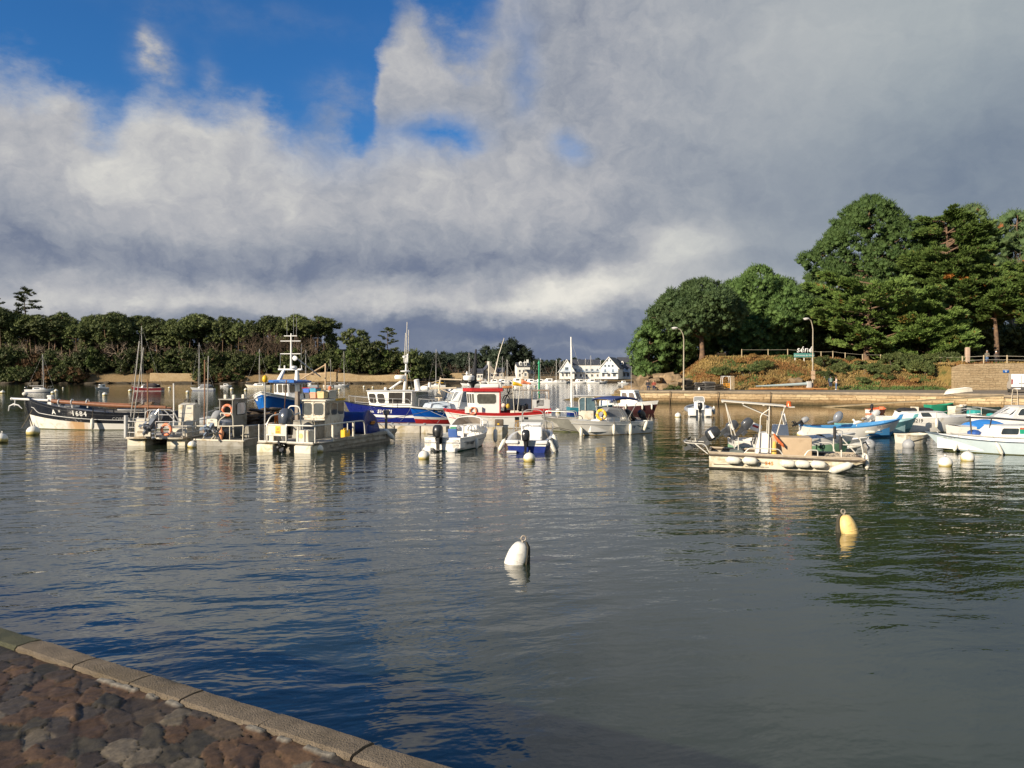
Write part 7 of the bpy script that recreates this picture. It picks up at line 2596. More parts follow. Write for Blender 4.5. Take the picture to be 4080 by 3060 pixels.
def b_maroon():
	h=radians(330)
	L=4.8
	H=Hull(L,2.0,.85,.88,1.15,.25,.9,2.4,.45,.45,.86,.35,.8)
	d=dirh(h)
	t=boat('cabin_boat','small white cabin boat with a maroon hull','boat',at(2520,67.5),L,h)
	mb=MB()
	H.mesh(mb,[(.72,0),(1.0,1)])
	mb.build('hull',[mat('maroon_hull',(.055,.018,.020),.4,var=.2,scale=2,coat=.3),CLEAN],t,angle=45)
	mb=MB()
	H.well(mb,.02,.45,.1,.35,(0,0))
	mb.build('cockpit',CLEAN,t)
	mb=MB()
	H.deck(mb,.45,.985,.0,.08)
	mb.build('foredeck',CLEAN,t)
	bot=[(1.6,-.78),(3.2,-.70),(3.4,.0),(3.2,.70),(1.6,.78)]
	top=[(1.55,-.66),(2.75,-.6),(2.9,.0),(2.75,.6),(1.55,.66)]
	house(t,bot,top,.85,1.95,CLEAN,[(4,.12,.42,.25,.86),(4,.58,.88,.25,.86),(0,.08,.42,.30,.86),(0,.56,.92,.30,.86),(1,.12,.88,.3,.86),(2,.12,.88,.3,.86)],CLEAN,'cabin',glass('brownish_glass',(.16,.13,.11),.06),CLEAN,.07,.05)
	mb=MB()
	mb.rbox((.1,.0,.72),(1.0,1.7,.72),.08)
	mb.rbox((-.35,.0,.38),(.5,1.8,.06),.03)
	mb.build('motor_well',CLEAN,t)
	mb=MB()
	mb.bar((2.2,.2,2.0),(2.2,.2,4.1),.015,4)
	mb.build('aerial',LGREY,t)
	for i,x in enumerate((2.2,3.6,4.3)):
		p=H.surf(x,.6,-1,.1)
		fender(world(t,(p.x,p.y,.6)),('white fender amidships on the maroon cabin boat','white fender near the bow of the maroon cabin boat','white fender at the stem of the maroon cabin boat')[i],s=.7)
	buoy(2453,1655,25,'white buoy below the left end of the maroon cabin boat')
	buoy(2489,1655,23,'white buoy below the middle of the maroon cabin boat')
	for px,py,lab in ((2363,1620,'left of two small red floats beyond the navy sunshade'),(2403,1623,'right of two small red floats beyond the navy sunshade')):
		o=thing('float_ball',lab,'float',G(px,py)+V(0,0,.06))
		mb=MB()
		mb.ball((0,0,0),(.12,.12,.14),9)
		mb.build('body',mat('red_float',(.65,.05,.04),.5),o)
def b_rib():
	h=radians(80)
	L=4.6
	t=boat('motorboat','white motorboat with grey tubes moored alone before the quay wall','boat',at(2790,61.5)+dirh(h)*L/2,L,h)
	H=Hull(L,1.9,.55,.55,.75,.2,.9,2.5,.4,.5,.9,.4)
	mb=MB()
	H.mesh(mb,[(1.0,0)])
	mb.build('hull',WHITE,t,angle=45)
	mb=MB()
	H.well(mb,.02,.85,.2,.2,(0,1))
	mb.build('cockpit',[CLEAN,LGREY],t)
	mb=MB()
	P=H.line(1.0,.02,.97,1,14,.05)
	S=H.line(1.0,.02,.97,-1,14,.05)
	mb.tube(P+[V(4.7,0,.78)]+list(reversed(S)),.17,9)
	mb.build('tube',mat('grey_hypalon',(.30,.32,.35),.6,var=.1),t)
	mb=MB()
	mb.rbox((.0,.62,.38),(.4,.62,.62),.05)
	mb.rbox((.0,-.62,.36),(.4,.55,.58),.05)
	mb.build('stern_locker',CLEAN,t)
	mb=MB()
	mb.rbox((2.1,-.05,.75),(.6,.8,.8),.08)
	mb.build('console',CLEAN,t)
	rail(t,[[V(2.0,.38,1.1),V(2.2,.36,1.55),V(2.2,-.46,1.55),V(2.0,-.48,1.1)]],(),.025,CLEAN,'screen_frame')
	mb=MB()
	mb.quad(V(2.03,.35,1.15),V(2.03,-.45,1.15),V(2.2,-.43,1.52),V(2.2,.33,1.52))
	mb.build('windscreen',mat('grey_screen'),t,smooth=False)
	mb=MB()
	wheel(mb,(1.78,.05,1.08),(-1,0,.4),.17)
	mb.build('steering_wheel',CLEAN,t)
	outboard(t,-.05,.02,.60,1.1,.0,BLACKP)
	fender(world(t,(1.6,-1.2,.45)),'grey fender on the right side of the lone motorboat before the quay wall',s=1.0)
	buoy(2702,1662,25,'white buoy to the left of the lone motorboat before the quay wall')
	line_thing([world(t,(3.8,.7,.7)),at(2704,61)+V(0,0,.35)],'mooring rope of the lone motorboat before the quay wall',r=.02,m=ROPE,sag=.12)
def b_sas():
	h=radians(-15.5)
	L,B=5.1,2.1
	d=dirh(h)
	st=at(2818,27.2)
	t=boat('work_skiff','cream flat-bottomed work skiff hung with fenders, a beige locker and a slanted roof frame','boat',st+V(.35,1.0,0)+d*L/2,L,h)
	mb=MB()
	rings=[]
	SKM=mat('weathered_cream_hull',(.74,.68,.55),.5,var=.12,scale=1.6,dirt=((.40,.34,.20),.45,1.8))
	for x,zb,zt,w in ((0,-.15,.55,.98),(1.5,-.15,.52,1.0),(3.2,-.15,.49,1.0),(4.1,-.12,.47,1.0),(4.7,.12,.46,.97),(5.1,.32,.46,.92)):
		rings.append([V(x,B/2*w,zt),V(x,B/2*w,zb+.25*(zt-zb)),V(x,B/2*w*.96,zb),V(x,-B/2*w*.96,zb),V(x,-B/2*w,zb+.25*(zt-zb)),V(x,-B/2*w,zt)])
	mb.loft(rings,0,False)
	mb.add(rings[0],[(0,1,2,3,4,5)])
	mb.add(rings[-1],[(0,1,2,3,4,5)])
	for i in range(5):
		for k in (2,1,3):
			pass
	hull=mb.build('hull',[SKM],t,angle=30)
	mb=MB()
	for s in (1,-1):
		mb.tube([V(0,s*(B/2*.985+.012),.02),V(3.4,s*(B/2+.012),-.01),V(4.15,s*(B/2+.012),.0),V(4.75,s*B/2*.98,.22),V(5.1,s*B/2*.93,.36)],[.05,.05,.04,.02,.01],5)
	mb.build('weed_line',mat('black_weed',(.03,.028,.02),.9,var=.5,scale=8),hull)
	mb=MB()
	mb.box(.05,4.0,-B/2+.08,B/2-.08,.10,.14)
	mb.box(4.0,4.95,-B/2+.1,B/2-.1,.36,.40)
	mb.build('sole',DECKG,t)
	mb=MB()
	for s in (1,-1):
		pts=[V(0,s*B/2*.985,.52),V(1.5,s*B/2,.49),V(3.2,s*B/2,.46),V(4.1,s*B/2,.44),V(4.7,s*B/2*.98,.43),V(5.08,s*B/2*.93,.43)]
		mb.tube([p+V(0,s*.02,-.02) for p in pts],.042,6)
	mb.bar((5.08,-.95,.43),(5.08,.95,.43),.05)
	mb.build('rubbing_strake',mat('brown_rubber',(.11,.085,.065),.7,var=.25,scale=6),t)
	mb=MB()
	for s in (1,-1):
		pts=[V(0,s*B/2*.96,.575),V(1.5,s*B/2*.97,.545),V(3.2,s*B/2*.97,.515),V(4.1,s*B/2*.97,.495),V(5.05,s*B/2*.9,.485)]
		mb.tube(pts,.04,6)
	mb.bar((0.02,-1.0,.57),(.02,1.0,.57),.04)
	mb.build('gunwale',mat('tan_gunwale',(.45,.37,.27),.6,var=.15,scale=4),t)
	sd=lambda u,v,x0,z0:V(x0+u,-B/2-.008,z0+v)
	OR=mat('orange_letters',(.85,.27,.03),.5)
	text_mesh('545',.17,OR,hull,lambda u,v:sd(u,v,2.02,.24),bold=.006,space=1.15)
	text_mesh('*',.16,NAVY,hull,lambda u,v:sd(u,v,1.72,.20))
	text_mesh('www.acces-and-boat.com',.075,BLACKP,hull,lambda u,v:sd(u,v,1.62,.115))
	mb=MB()
	mb.box(.15,1.05,-B/2-.006,-B/2+.02,.155,.17)
	mb.box(2.7,3.4,-B/2-.006,-B/2+.02,.10,.115)
	mb.build('side_line',BLACKP,hull)
	mb=MB()
	mb.prism([(1.55,.14),(2.1,.14),(2.1,1.1),(1.95,1.28),(1.72,1.26),(1.6,.8)],-.55,.15,'y')
	cn=mb.build('console',CLEAN,t)
	mb=MB()
	mb.rbox((1.58,-.1,1.0),(.06,.36,.36),.03,ry=.25)
	wheel(mb,(1.50,-.2,1.02),(-1,0,.25),.13,.015)
	mb.build('steering_wheel',BLACKP,cn)
	mb=MB()
	mb.rbox((2.85,.1,.62),(1.25,1.1,.98),.03)
	mb.rbox((2.2,-.05,.68),(.25,.9,1.0),.03)
	mb.build('beige_locker',mat('beige_plywood',(.50,.38,.25),.75,var=.12,scale=2,dirt=((.38,.28,.18),.3,2)),t)
	mb=MB()
	mb.rbox((.95,-.25,.34),(.55,.8,.24),.03)
	mb.build('stern_chest',CREAM,t)
	mb=MB()
	mb.prism([(.68,.47),(1.22,.47),(1.22,.54),(1.1,.66),(.72,.60)],-.62,.15,'y')
	mb.build('chest_cover',mat('green_grey_cover',(.13,.15,.14),.7,var=.2),t)
	RM=mat('white_alu_frame',(.66,.63,.56),.45,.2,var=.08)
	rail(t,[[V(1.0,-.6,.5),V(1.0,-.6,1.1)],[V(.9,-.5,1.15),V(.55,-.55,2.30)],[V(.9,.5,.5),V(.55,.5,2.30)],[V(2.0,-.6,.5),V(2.05,-.6,2.2)],[V(2.0,.55,.5),V(2.05,.55,2.2)],[V(1.7,-.6,.5),V(1.75,-.6,1.9),V(2.05,-.6,2.12)],[V(1.15,-.58,2.24),V(2.05,-.6,1.85)],[V(1.15,.55,2.24),V(2.05,.55,1.85)],[V(2.3,-.4,1.2),V(2.55,-.5,2.15)]],(),.020,RM,'roof_frame')
	mb=MB()
	M=Matrix.Translation((1.55,0,2.30))@Matrix.Rotation(.075,4,'Y')
	for k in range(-4,5):
		mb.box(-1.15,1.05,k*.15-.065,k*.15+.065,-.02,.02,0,M)
	for x in (-1.1,-.4,.3,1.0):
		mb.box(x-.03,x+.03,-.66,.66,-.05,-.021,0,M)
	mb.build('slatted_roof',RM,t,smooth=False)
	mb=MB()
	mb.box(2.2,2.9,-.45,.1,2.17,2.2)
	mb.build('beacon_plate',RM,t)
	mb=MB()
	mb.lathe([(.09,0),(.09,.03),(.08,.05),(.08,.16),(.05,.19),(.01,.19)],(2.72,-.25,2.20),12)
	mb.build('beacon',mat('amber_lens',(.65,.12,.02),.25,var=.1),t)
	outboard(t,-.02,-.1,.85,1.12,1.02,mat('black_motor',(.03,.032,.034),.25,var=.1,coat=.5),mat('white_stripe',(.75,.74,.72),.4),leg=mat('grey_black_leg',(.10,.105,.11),.3,var=.15,coat=.4))
	rail(t,[[V(.0,-.85,.55),V(-.15,-.85,.85),V(-.85,-.85,.88),V(-.9,-.2,.90),V(-.2,-.2,.88)],[V(-.05,-.98,.52),V(-.5,-.85,.86)],[V(-.5,-.3,.88),V(-.5,-.3,1.02)],[V(1.15,-1.0,.52),V(1.35,-1.0,.76),V(2.35,-1.0,.74),V(2.5,-1.0,.50)],[V(3.15,-1.0,.5),V(3.3,-1.0,.74),V(3.6,-1.0,.74),V(3.6,-1.0,.5)],[V(3.2,.98,.5),V(3.3,.98,.85),V(4.3,.98,.85),V(4.4,.98,.5)]],(),.02,RM)
	rail(t,[[V(4.35,-.98,.48),V(4.35,-.96,1.22),V(4.45,-.5,1.36),V(4.45,.5,1.36),V(4.35,.96,1.22),V(4.35,.98,.48)],[V(4.4,-.9,1.28),V(4.95,-.85,1.22),V(5.08,-.85,.5)],[V(4.35,-.97,.95),V(5.0,-.85,.92)],[V(4.4,.9,1.28),V(5.08,.85,.5)]],(),.024,RM,'bow_frame')
	for y,z in ((-.98,1.0),(.55,1.25)):
		mb=MB()
		mb.rbox((4.33,y,z),(.10,.08,.45),.03)
		mb.build('roller_pad',RUB,t)
	mb=MB()
	mb.rbox((3.72,-.5,.28),(.5,.6,.3),.03)
	mb.build('fish_box',mat('tan_box',(.50,.36,.20),.7),t)
	mb=MB()
	for k in range(120):
		a=V(random.uniform(4.1,4.85),random.uniform(-.75,.75),.42)
		b=a+V(random.uniform(-.25,.25),random.uniform(-.25,.25),random.uniform(.0,.06))
		mb.tube([a,(a+b)/2+V(0,0,.06),b],.02,4)
	mb.build('mooring_warp',mat('grey_brown_rope',(.36,.31,.24),.9,var=.3,scale=15),t)
	mb=MB()
	for i in range(5):
		mb.tube([V(2.20+.05*i,-.60,1.25-.07*i),V(2.26+.055*i,-.63,1.12-.06*i),V(2.32+.05*i,-.62,.98-.05*i)],[.025,.045,.02],6)
	mb.build('orange_oilskin',mat('orange_cloth',(.60,.14,.04),.8,var=.3),t)
	mb=MB()
	mb.tube([V(2.22,-.68,.98),V(2.20,-.72,.6),V(2.25,-.7,.18)],[.05,.09,.06],8)
	mb.build('yellow_oilskin',mat('yellow_cloth',(.72,.45,.10),.8,var=.2),t)
	y=-B/2-.10
	labs=('first fender from the stern of the work skiff','second fender from the stern of the work skiff','creased fender just right of the orange 545','fourth fender along the work skiff side','fifth fender along the work skiff side, before the big pointed one')
	for i,x in enumerate((.82,1.38,2.62,3.10,3.60)):
		fender(world(t,(x,y-.03,.33 if i<2 else .27)),labs[i],s=(1.25,1.25,.74),lay=tuple(d+V(0,0,-.06)))
	f=fender(world(t,(4.32,y-.02,.18)),'large pointed fender slanting at the bow of the work skiff',s=1.15,lay=tuple(d+V(0,0,.38)))
	f.scale=(1.25,1.25,1.1)
	for i in range(3):
		fender(world(t,(5.18,-.75+.22*i,.36)),('outermost of three white fenders on the skiff bow','middle of three white fenders on the skiff bow','inner of three white fenders on the skiff bow')[i],s=.75,lay=(0,.1,1))
def b_behind_sas():
	h=radians(-6)
	L=4.7
	H=Hull(L,1.9,.80,.86,1.10,.2,.9,2.2,.4,.6,.86,.35,.8)
	d=dirh(h)
	t=boat('motorboat','pale green motorboat with a white deck and tall white console behind the work skiff','boat',at(2915,30.2)+d*L/2,L,h)
	GR=mat('pale_green_hull',(.27,.50,.29),.4,var=.1,scale=2,coat=.3)
	hull=motorboat_hull(t,H,[(.70,0),(1.0,1)],[GR,WHITE],.2,.72)
	H.text('140',.26,3.15,.58,-1,mat('dark_green_letters',(.02,.05,.03),.6),hull,bold=.008)
	mb=MB()
	pts=[H.surf(1.05+.34*cos(a),.52+.075*sin(a),-1,.012) for a in np.linspace(0,2*pi,17)[:-1]]
	mb.add(pts,[tuple(range(16))])
	mb.build('oval_badge',NAVY,hull)
	H.text('CLASS',.10,1.05,.52,-1,CLEAN,hull).location=(0,-.012,0)
	mb=MB()
	mb.loft([[V(2.2,.34,.25),V(2.2,-.34,.25),V(1.5,-.34,.25),V(1.5,.34,.25)],[V(2.07,.3,1.38),V(2.07,-.3,1.38),V(1.63,-.3,1.38),V(1.63,.3,1.38)]],0,True,True)
	mb.build('console',CLEAN,t)
	rail(t,[[V(2.06,.27,1.36),V(1.94,.24,1.88),V(1.94,-.24,1.88),V(2.06,-.27,1.36)]],(),.02,None,'screen_frame')
	mb=MB()
	mb.quad(V(2.06,.25,1.38),V(2.06,-.25,1.38),V(1.95,-.22,1.85),V(1.95,.22,1.85))
	mb.build('windscreen',glass('smoke_glass',(.17,.17,.17),.1),t,smooth=False)
	GM=mat('blue_black_cowl',(.06,.065,.075),.3,var=.1,coat=.4)
	outboard(t,-.03,.3,1.0,1.0,1.0,GM,mat('white_stripe'),leg=GM)
	outboard(t,.55,-.1,1.12,.95,.75,GM,leg=GM)
	mb=MB()
	mb.rbox((1.0,.55,1.25),(.5,.3,.3),.06,ry=.35)
	wb=mb.build('white_motor',CLEAN,t)
	mb=MB()
	mb.rbox((1.0,.39,1.28),(.24,.01,.08),.004,ry=.35)
	mb.build('red_badge',RED,wb)
	mb=MB()
	mb.rbox((.4,0,.5),(.5,1.3,.35),.05)
	mb.build('stern_bench',CLEAN,t)
	fender(world(t,(4.5,-.5,.62)),'grey fender on the bow of the pale green motorboat',s=.9,lay=(1,.2,.1))
	H2=Hull(4.6,1.5,.45,.45,.62,.15,.7,2.0,.45,.5,.85,.35)
	t2=boat('rowing_boat','narrow white open boat with a dark red inside','boat',at(3240,33.5),4.6,radians(-4))
	mb=MB()
	H2 .mesh(mb,[(1.0,0)])
	mb.build('hull',WHITE,t2,angle=45)
	mb=MB()
	H2 .well(mb,.04,.95,.07,.15,(0,1))
	mb.build('interior',[CLEAN,mat('dark_red_sole',(.30,.03,.035),.6,var=.2)],t2)
	mb=MB()
	for x in (1.2,2.4,3.4):
		hw=H2 .half(x/4.6)-.09
		mb.box(x-.12,x+.12,-hw,hw,.34,.38)
	mb.build('thwart',RED,t2)
	mb=MB()
	for k in range(3):
		mb.bar((.6+k*.5,-.5+.3*k,.5),(3.6,-.2+.2*k,.66),.02,5)
	mb.build('oar',CREAM,t2)
	buoy(3190,1737,28,'white buoy lying against the stern of the blue-gunwaled boat')
	o=thing('net_roll','mottled roll of netting afloat behind the work skiff locker','net',at(3140,36)+V(0,0,.1))
	mb=MB()
	mb.ball((0,0,0),(.35,.2,.16),10)
	mb.ball((.4,.1,0),(.25,.18,.14),9)
	mb.build('body',mat('net_cream',(.45,.40,.28),.95,var=.5,scale=12),o)
def b_blue_gunwale():
	h=radians(-2)
	L=5.2
	H=Hull(L,1.8,.62,.60,1.0,.2,.75,2.1,.5,.55,.84,.32,.8)
	d=dirh(h)
	t=boat('open_boat','white open boat with a blue gunwale, high blue stem and raised motor','boat',at(3404,41.2)+V(0,.3,0),L,h)
	BG=mat('sky_blue_trim',(.06,.25,.52),.45,var=.12,scale=3)
	mb=MB()
	H.mesh(mb,[(lambda u:.02+.30*max(0,u-.55)/.45,1),(.90,0),(1.0,2)])
	hull=mb.build('hull',[WHITE,BG,BG],t,angle=45)
	mb=MB()
	H.well(mb,.03,.86,.10,.12,(1,0))
	H.deck(mb,.86,.985,.03,.05,1)
	mb.build('interior',[CLEAN,BG],t)
	H.text('VA 731733',.19,L-1.15,.60,-1,mat('faint_grey_letters',(.40,.40,.40),.6),hull)
	mb=MB()
	mb.prism([(L-.28,.85),(L+.02,.95),(L+.14,1.22),(L-.02,1.20)],-.05,.05,'y')
	mb.build('stem_head',BG,t)
	mb=MB()
	for x in (1.3,2.6,3.7):
		hw=H.half(x/L)-.12
		mb.box(x-.14,x+.14,-hw,hw,.38,.42)
	mb.build('thwart',CLEAN,t)
	GM=mat('grey_motor')
	outboard(t,.02,.0,.70,.75,1.1,GREY,leg=BLACKP)
	mb=MB()
	mb.ball((1.95,.2,1.05),(.24,.2,.34),12,M=Matrix.Rotation(.5,3,'Y'))
	mb.bar((1.4,.2,.72),(1.85,.2,.85),.06)
	mb.build('spare_motor',GM,t)
	o=thing('seagull','white seagull standing on the blue gunwale','gull',world(t,(2.55,-.80,.62)),radians(170))
	mb=MB()
	mb.ball((0,0,.20),(.20,.085,.09),10,M=Matrix.Rotation(.35,3,'Y'))
	mb.ball((.17,0,.33),(.062,.055,.06),8)
	mb.tube([V(.10,0,.25),V(.16,0,.32)],[.06,.05],7)
	mb.bar((.02,.03,0),(.0,.03,.14),.008,4)
	mb.bar((.02,-.03,0),(.0,-.03,.14),.008,4)
	mb.build('body',CLEAN,o)
	mb=MB()
	for s in (1,-1):
		mb.ball((-.08,s*.075,.20),(.19,.02,.06),8,M=Matrix.Rotation(.3,3,'Y'))
	mb.build('wing',LGREY,o)
	mb=MB()
	mb.bar((.22,0,.33),(.30,0,.31),.018,5,r2=.004)
	mb.build('beak',YELLOW,o)
	fender(world(t,(3.2,-.95,.32)),'rope-slung pale fender on the side of the blue-gunwaled boat',s=.8,lay=(1,0,0))
	H2=Hull(4.4,1.7,.6,.62,.95,.2,.8,2.1,.45,.5,.85,.3)
	t2=boat('open_boat','turquoise boat with its bow showing behind the blue-gunwaled boat','boat',at(3500,43.3),4.4,radians(2))
	TQ=mat('turquoise_hull',(.16,.42,.44),.45,var=.15,scale=2.5)
	mb=MB()
	H2 .mesh(mb,[(.35,1),(1.0,0)])
	mb.build('hull',[TQ,mat('teal_boot',(.03,.15,.17),.6)],t2,angle=45)
	mb=MB()
	H2 .well(mb,.03,.8,.08,.12,(0,0))
	H2 .deck(mb,.8,.985,.02,.04)
	mb.build('interior',mat('pale_turquoise',(.35,.55,.56),.5),t2)
	mb=MB()
	mb.prism([(4.2,.9),(4.45,.95),(4.5,1.15),(4.3,1.1)],-.05,.05,'y')
	mb.build('stem_head',TQ,t2)
def b_cabin_cruiser():
	h=radians(3)
	L=6.5
	H=Hull(L,2.2,.92,.86,1.06,.3,.82,2.2,.45,.8,.84,.3,.8)
	t=boat('cabin_boat','white lapstrake cabin boat with black canvas gear on its coachroof','boat',at(3700,45.4),L,h)
	mb=MB()
	H.mesh(mb,[(.05,1),(.62,0),(.66,2),(1.0,0)])
	hull=mb.build('hull',[WHITE,WEED,mat('pale_grey_seam',(.60,.59,.57),.5)],t,angle=40)  # thin grey band marks the lapped plank seam
	H.text('VA B219',.28,1.75,.68,-1,mat('brown_black_letters',(.06,.05,.045),.6),hull,bold=.004)
	mb=MB()
	H.deck(mb,.30,.985,.02,.06)
	mb.build('deck',CLEAN,t)
	mb=MB()
	H.well(mb,.02,.30,.1,.3,(0,0))
	mb.build('cockpit',CLEAN,t)
	bot=[(1.5,-.85),(3.6,-.85),(4.5,-.45),(4.5,.45),(3.6,.85),(1.5,.85)]
	top=[(1.6,-.7),(3.3,-.7),(3.9,-.36),(3.9,.36),(3.3,.7),(1.6,.7)]
	house(t,bot,top,.80,1.16,CLEAN,[(0,.45,.72,.35,.85),(4,.3,.55,.35,.85)],CLEAN,'coachroof',GLASS,RUB,.03,.03)
	mb=MB()
	for x,s in ((1.9,.5),(2.5,.45),(3.1,.55)):
		mb.ball((x,random.uniform(-.2,.2),1.24),(s,.4,.17),10)
	mb.build('folded_canvas',mat('black_canvas'),t)
	mb=MB()
	mb.box(2.38,2.44,-.38,.38,1.2,1.46)
	mb.build('canvas_strap',CREAM,t)
	outboard(t,.0,.0,.8,.9,.9,LGREY,leg=GREY)
	fender(world(t,(3.0,-1.2,.55)),'white fender hanging on the lapstrake cabin boat',s=.8)
	rail(t,[[V(4.0,-.8,1.0),V(5.5,-.42,1.32),V(6.0,0,1.36),V(5.5,.42,1.32),V(4.0,.8,1.0)]],[(V(5.5,-.4,1.0),V(5.5,-.42,1.32))],.016)
	o=thing('dinghy','blunt cream tub dinghy with a wooden seat','dinghy',G(3634,1764),0)
	Hd=Hull(1.35,1.0,.42,.40,.44,.1,.85,4.0,.5,.1,.82,.7,blunt=.7)
	o.rotation_euler=(0,0,radians(12))
	o.location=o.location-dirh(radians(12))*.67
	mb=MB()
	Hd.mesh(mb,[(1.0,0)])
	mb.build('hull',CREAM,o,angle=45)
	mb=MB()
	Hd.well(mb,.03,.97,.06,.06,(0,0))
	Hd.rim(mb,.03)
	mb.build('interior',CREAM,o)
	mb=MB()
	mb.box(.55,.85,-.40,.40,.30,.34)
	mb.box(.0,.04,-.3,.2,.28,.44)
	mb.build('seat',mat('brown_plank',(.30,.19,.09),.8,var=.3),o)
	gm=mat('grey_buoy_plastic',(.36,.37,.38),.5,var=.12,scale=4)
	for px,py,w,lab in ((3465,1783,46,'grey buoy off the bow frame of the work skiff'),(3621,1783,46,'grey buoy in front of the cream tub dinghy'),(3740,1755,42,'grey buoy half hidden behind the pale blue boat bow'),(3320,1790,44,'grey buoy by the ropes on the skiff bow')):
		b=buoy(px,py,w,lab)
		for ch in b.children:
			if ch.name.startswith('float'):
				ch.data=GBUOY if GBUOY else ch.data
	line_thing([G(3400,1800)+V(0,0,.25),G(3465,1778)+V(0,0,.3)],'weedy black rope between the skiff bow and the grey buoy',r=.035,m=DROPE,sag=.04)
	line_thing([G(3622,1778)+V(0,0,.2),G(3700,1768)+V(0,0,.35)],'weedy black rope from the grey buoy to the pale blue boat',r=.035,m=DROPE,sag=.04)
GBUOY=None
def make_grey_buoy():
	global GBUOY
	mb=MB()
	mb.ball((0,0,0),.25,18)
	o=mb.build('float',[mat('grey_buoy_plastic',(.36,.37,.38),.5,var=.12,scale=4,dirt=((.10,.08,.05),.2,6))],angle=60)
	GBUOY=o.data
	bpy.data.objects.remove(o)
def b_right_group():
	h=radians(146)
	L=4.7
	d=dirh(h)
	H=Hull(L,1.7,.58,.56,.78,.2,.82,2.1,.42,.7,.84,.3,.8)
	t=boat('open_boat','long pale blue open boat with fenders, its stern at the right edge','boat',at(3690,34.3)-d*L/2,L,h)
	PB=mat('pale_blue_hull',(.50,.60,.64),.45,var=.08,scale=2,dirt=((.40,.42,.30),.2,2))
	mb=MB()
	H.mesh(mb,[(.08,1),(1.0,0)])
	hull=mb.build('hull',[PB,WEED],t,angle=45)
	mb=MB()
	H.well(mb,.03,.9,.06,.12,(0,0))
	H.deck(mb,.9,.985,.01,.03)
	mb.build('interior',CLEAN,t)
	mb=MB()
	H.rim(mb,.028)
	mb.build('gunwale',mat('dark_blue_grey_trim',(.10,.13,.16),.5),t)
	H.text('VA 30814',.11,L-.95,.60,1,GREY,hull)
	mb=MB()
	for x in (1.1,2.3,3.4):
		hw=H.half(x/L)-.08
		mb.box(x-.15,x+.15,-hw,hw,.36,.41)
	mb.build('thwart',CLEAN,t)
	outboard(t,-.03,.0,.62,.95,.15,BLACKP,mat('red_stripe',(.6,.03,.02),.4))
	for i,(x,s,lab) in enumerate(((3.5,.8,'fender near the bow of the long pale blue boat'),(1.9,.8,'slim slanting fender amidships on the long pale blue boat'))):
		p=H.surf(x,.3,1,.1)
		fender(world(t,(p.x,p.y,.26)),lab,s=s,lay=(.5,.5,.7) if i==0 else (-.35,.2,.9))
	buoy(4026,1810,46,'white buoy with rusty ropes against the side of the pale blue boat')
	buoy(3769,1857,53,'left of the two scuffed white buoys in front of the pale blue boat')
	buoy(3857,1836,52,'right of the two scuffed white buoys in front of the pale blue boat')
	h=radians(172)
	L=5.4
	H=Hull(L,2.0,.44,.42,.55,.3,.75,2.0,.45,.8,.84,.28,.8)
	t=boat('sailboat','white sailing boat with a low cabin, black boom and a green and red panel','boat',at(3785,37.0)-dirh(h)*L/2,L,h)
	mb=MB()
	H.mesh(mb,[(.22,1),(.80,0),(.84,2),(1.0,0)])
	mb.build('hull',[WHITE,mat('dark_green_boot',(.03,.06,.05),.6),LGREY],t,angle=45)
	mb=MB()
	H.deck(mb,.3,.985,.02,.05)
	mb.build('deck',CLEAN,t)
	mb=MB()
	H.well(mb,.02,.3,.1,.25,(0,0))
	mb.build('cockpit',CLEAN,t)
	bot=[(1.7,-.72),(3.6,-.72),(4.2,-.4),(4.2,.4),(3.6,.72),(1.7,.72)]
	top=[(1.7,-.62),(3.4,-.62),(3.7,-.34),(3.7,.34),(3.4,.62),(1.7,.62)]
	c=house(t,bot,top,.42,.90,CLEAN,[(4,.08,.46,.3,.78),(0,.5,.9,.3,.78)],CLEAN,'coachroof',GLASS,RUB,.02,.03)
	mb=MB()
	mb.box(2.05,2.6,.665,.69,.50,.86)
	mb.build('green_panel',mat('emerald_paint',(.02,.36,.22),.5),c)
	mb=MB()
	mb.box(2.06,2.6,.692,.70,.78,.86)
	mb.build('red_panel',mat('red_gold_paint',(.55,.12,.06),.5),c)
	mb=MB()
	mb.tube([V(4.7,.1,1.30),V(3.4,.1,1.26),V(2.0,.1,1.16),V(.9,.15,.85),V(-.6,.2,.80)],.045,7)
	mb.bar((4.5,.2,.5),(4.55,.15,1.28),.035)
	mb.bar((3.9,.5,.45),(3.6,.15,1.25),.03)
	mb.build('boom',mat('black_spar',(.03,.03,.032),.4),t)
	mb=MB()
	mb.ball((4.3,0,.55),(.3,.35,.16),10)
	mb.build('furled_jib',mat('blue_canvas_bag',(.03,.10,.35),.7),t)
	t=boat('motorboat','white boat under a bright blue cover behind the sailing boat','boat',at(3960,42.5),4.4,radians(-4))
	H=Hull(4.4,1.8,.52,.52,.7,.2,.85,2.2,.45,.6,.85,.35)
	mb=MB()
	H.mesh(mb,[(1.0,0)])
	mb.build('hull',WHITE,t,angle=45)
	mb=MB()
	H.deck(mb,.02,.36,-.01,.05)
	mb.build('afterdeck',CLEAN,t)
	mb=MB()
	rings=[]
	for i in range(9):
		u=.20+.36*i/8
		x,hw,z=u*4.4,H.half(u)*1.01,H.sheer(u)
		pk=.22+.16*sin(pi*i/8)
		rings.append([V(x,hw,z-.1),V(x,hw,z+.01),V(x,hw*.5,z+pk*.7),V(x,0,z+pk),V(x,-hw*.5,z+pk*.7),V(x,-hw,z+.01),V(x,-hw,z-.1)])
	mb.loft(rings,0,False)
	mb.add(rings[0],[tuple(range(7))])
	mb.build('cover',mat('bright_blue_tarp',(.03,.22,.62),.6,var=.15,scale=3,bump=.5,bscale=6),t)
	mb=MB()
	H.deck(mb,.62,.985,.0,.05)
	mb.build('foredeck',CLEAN,t)
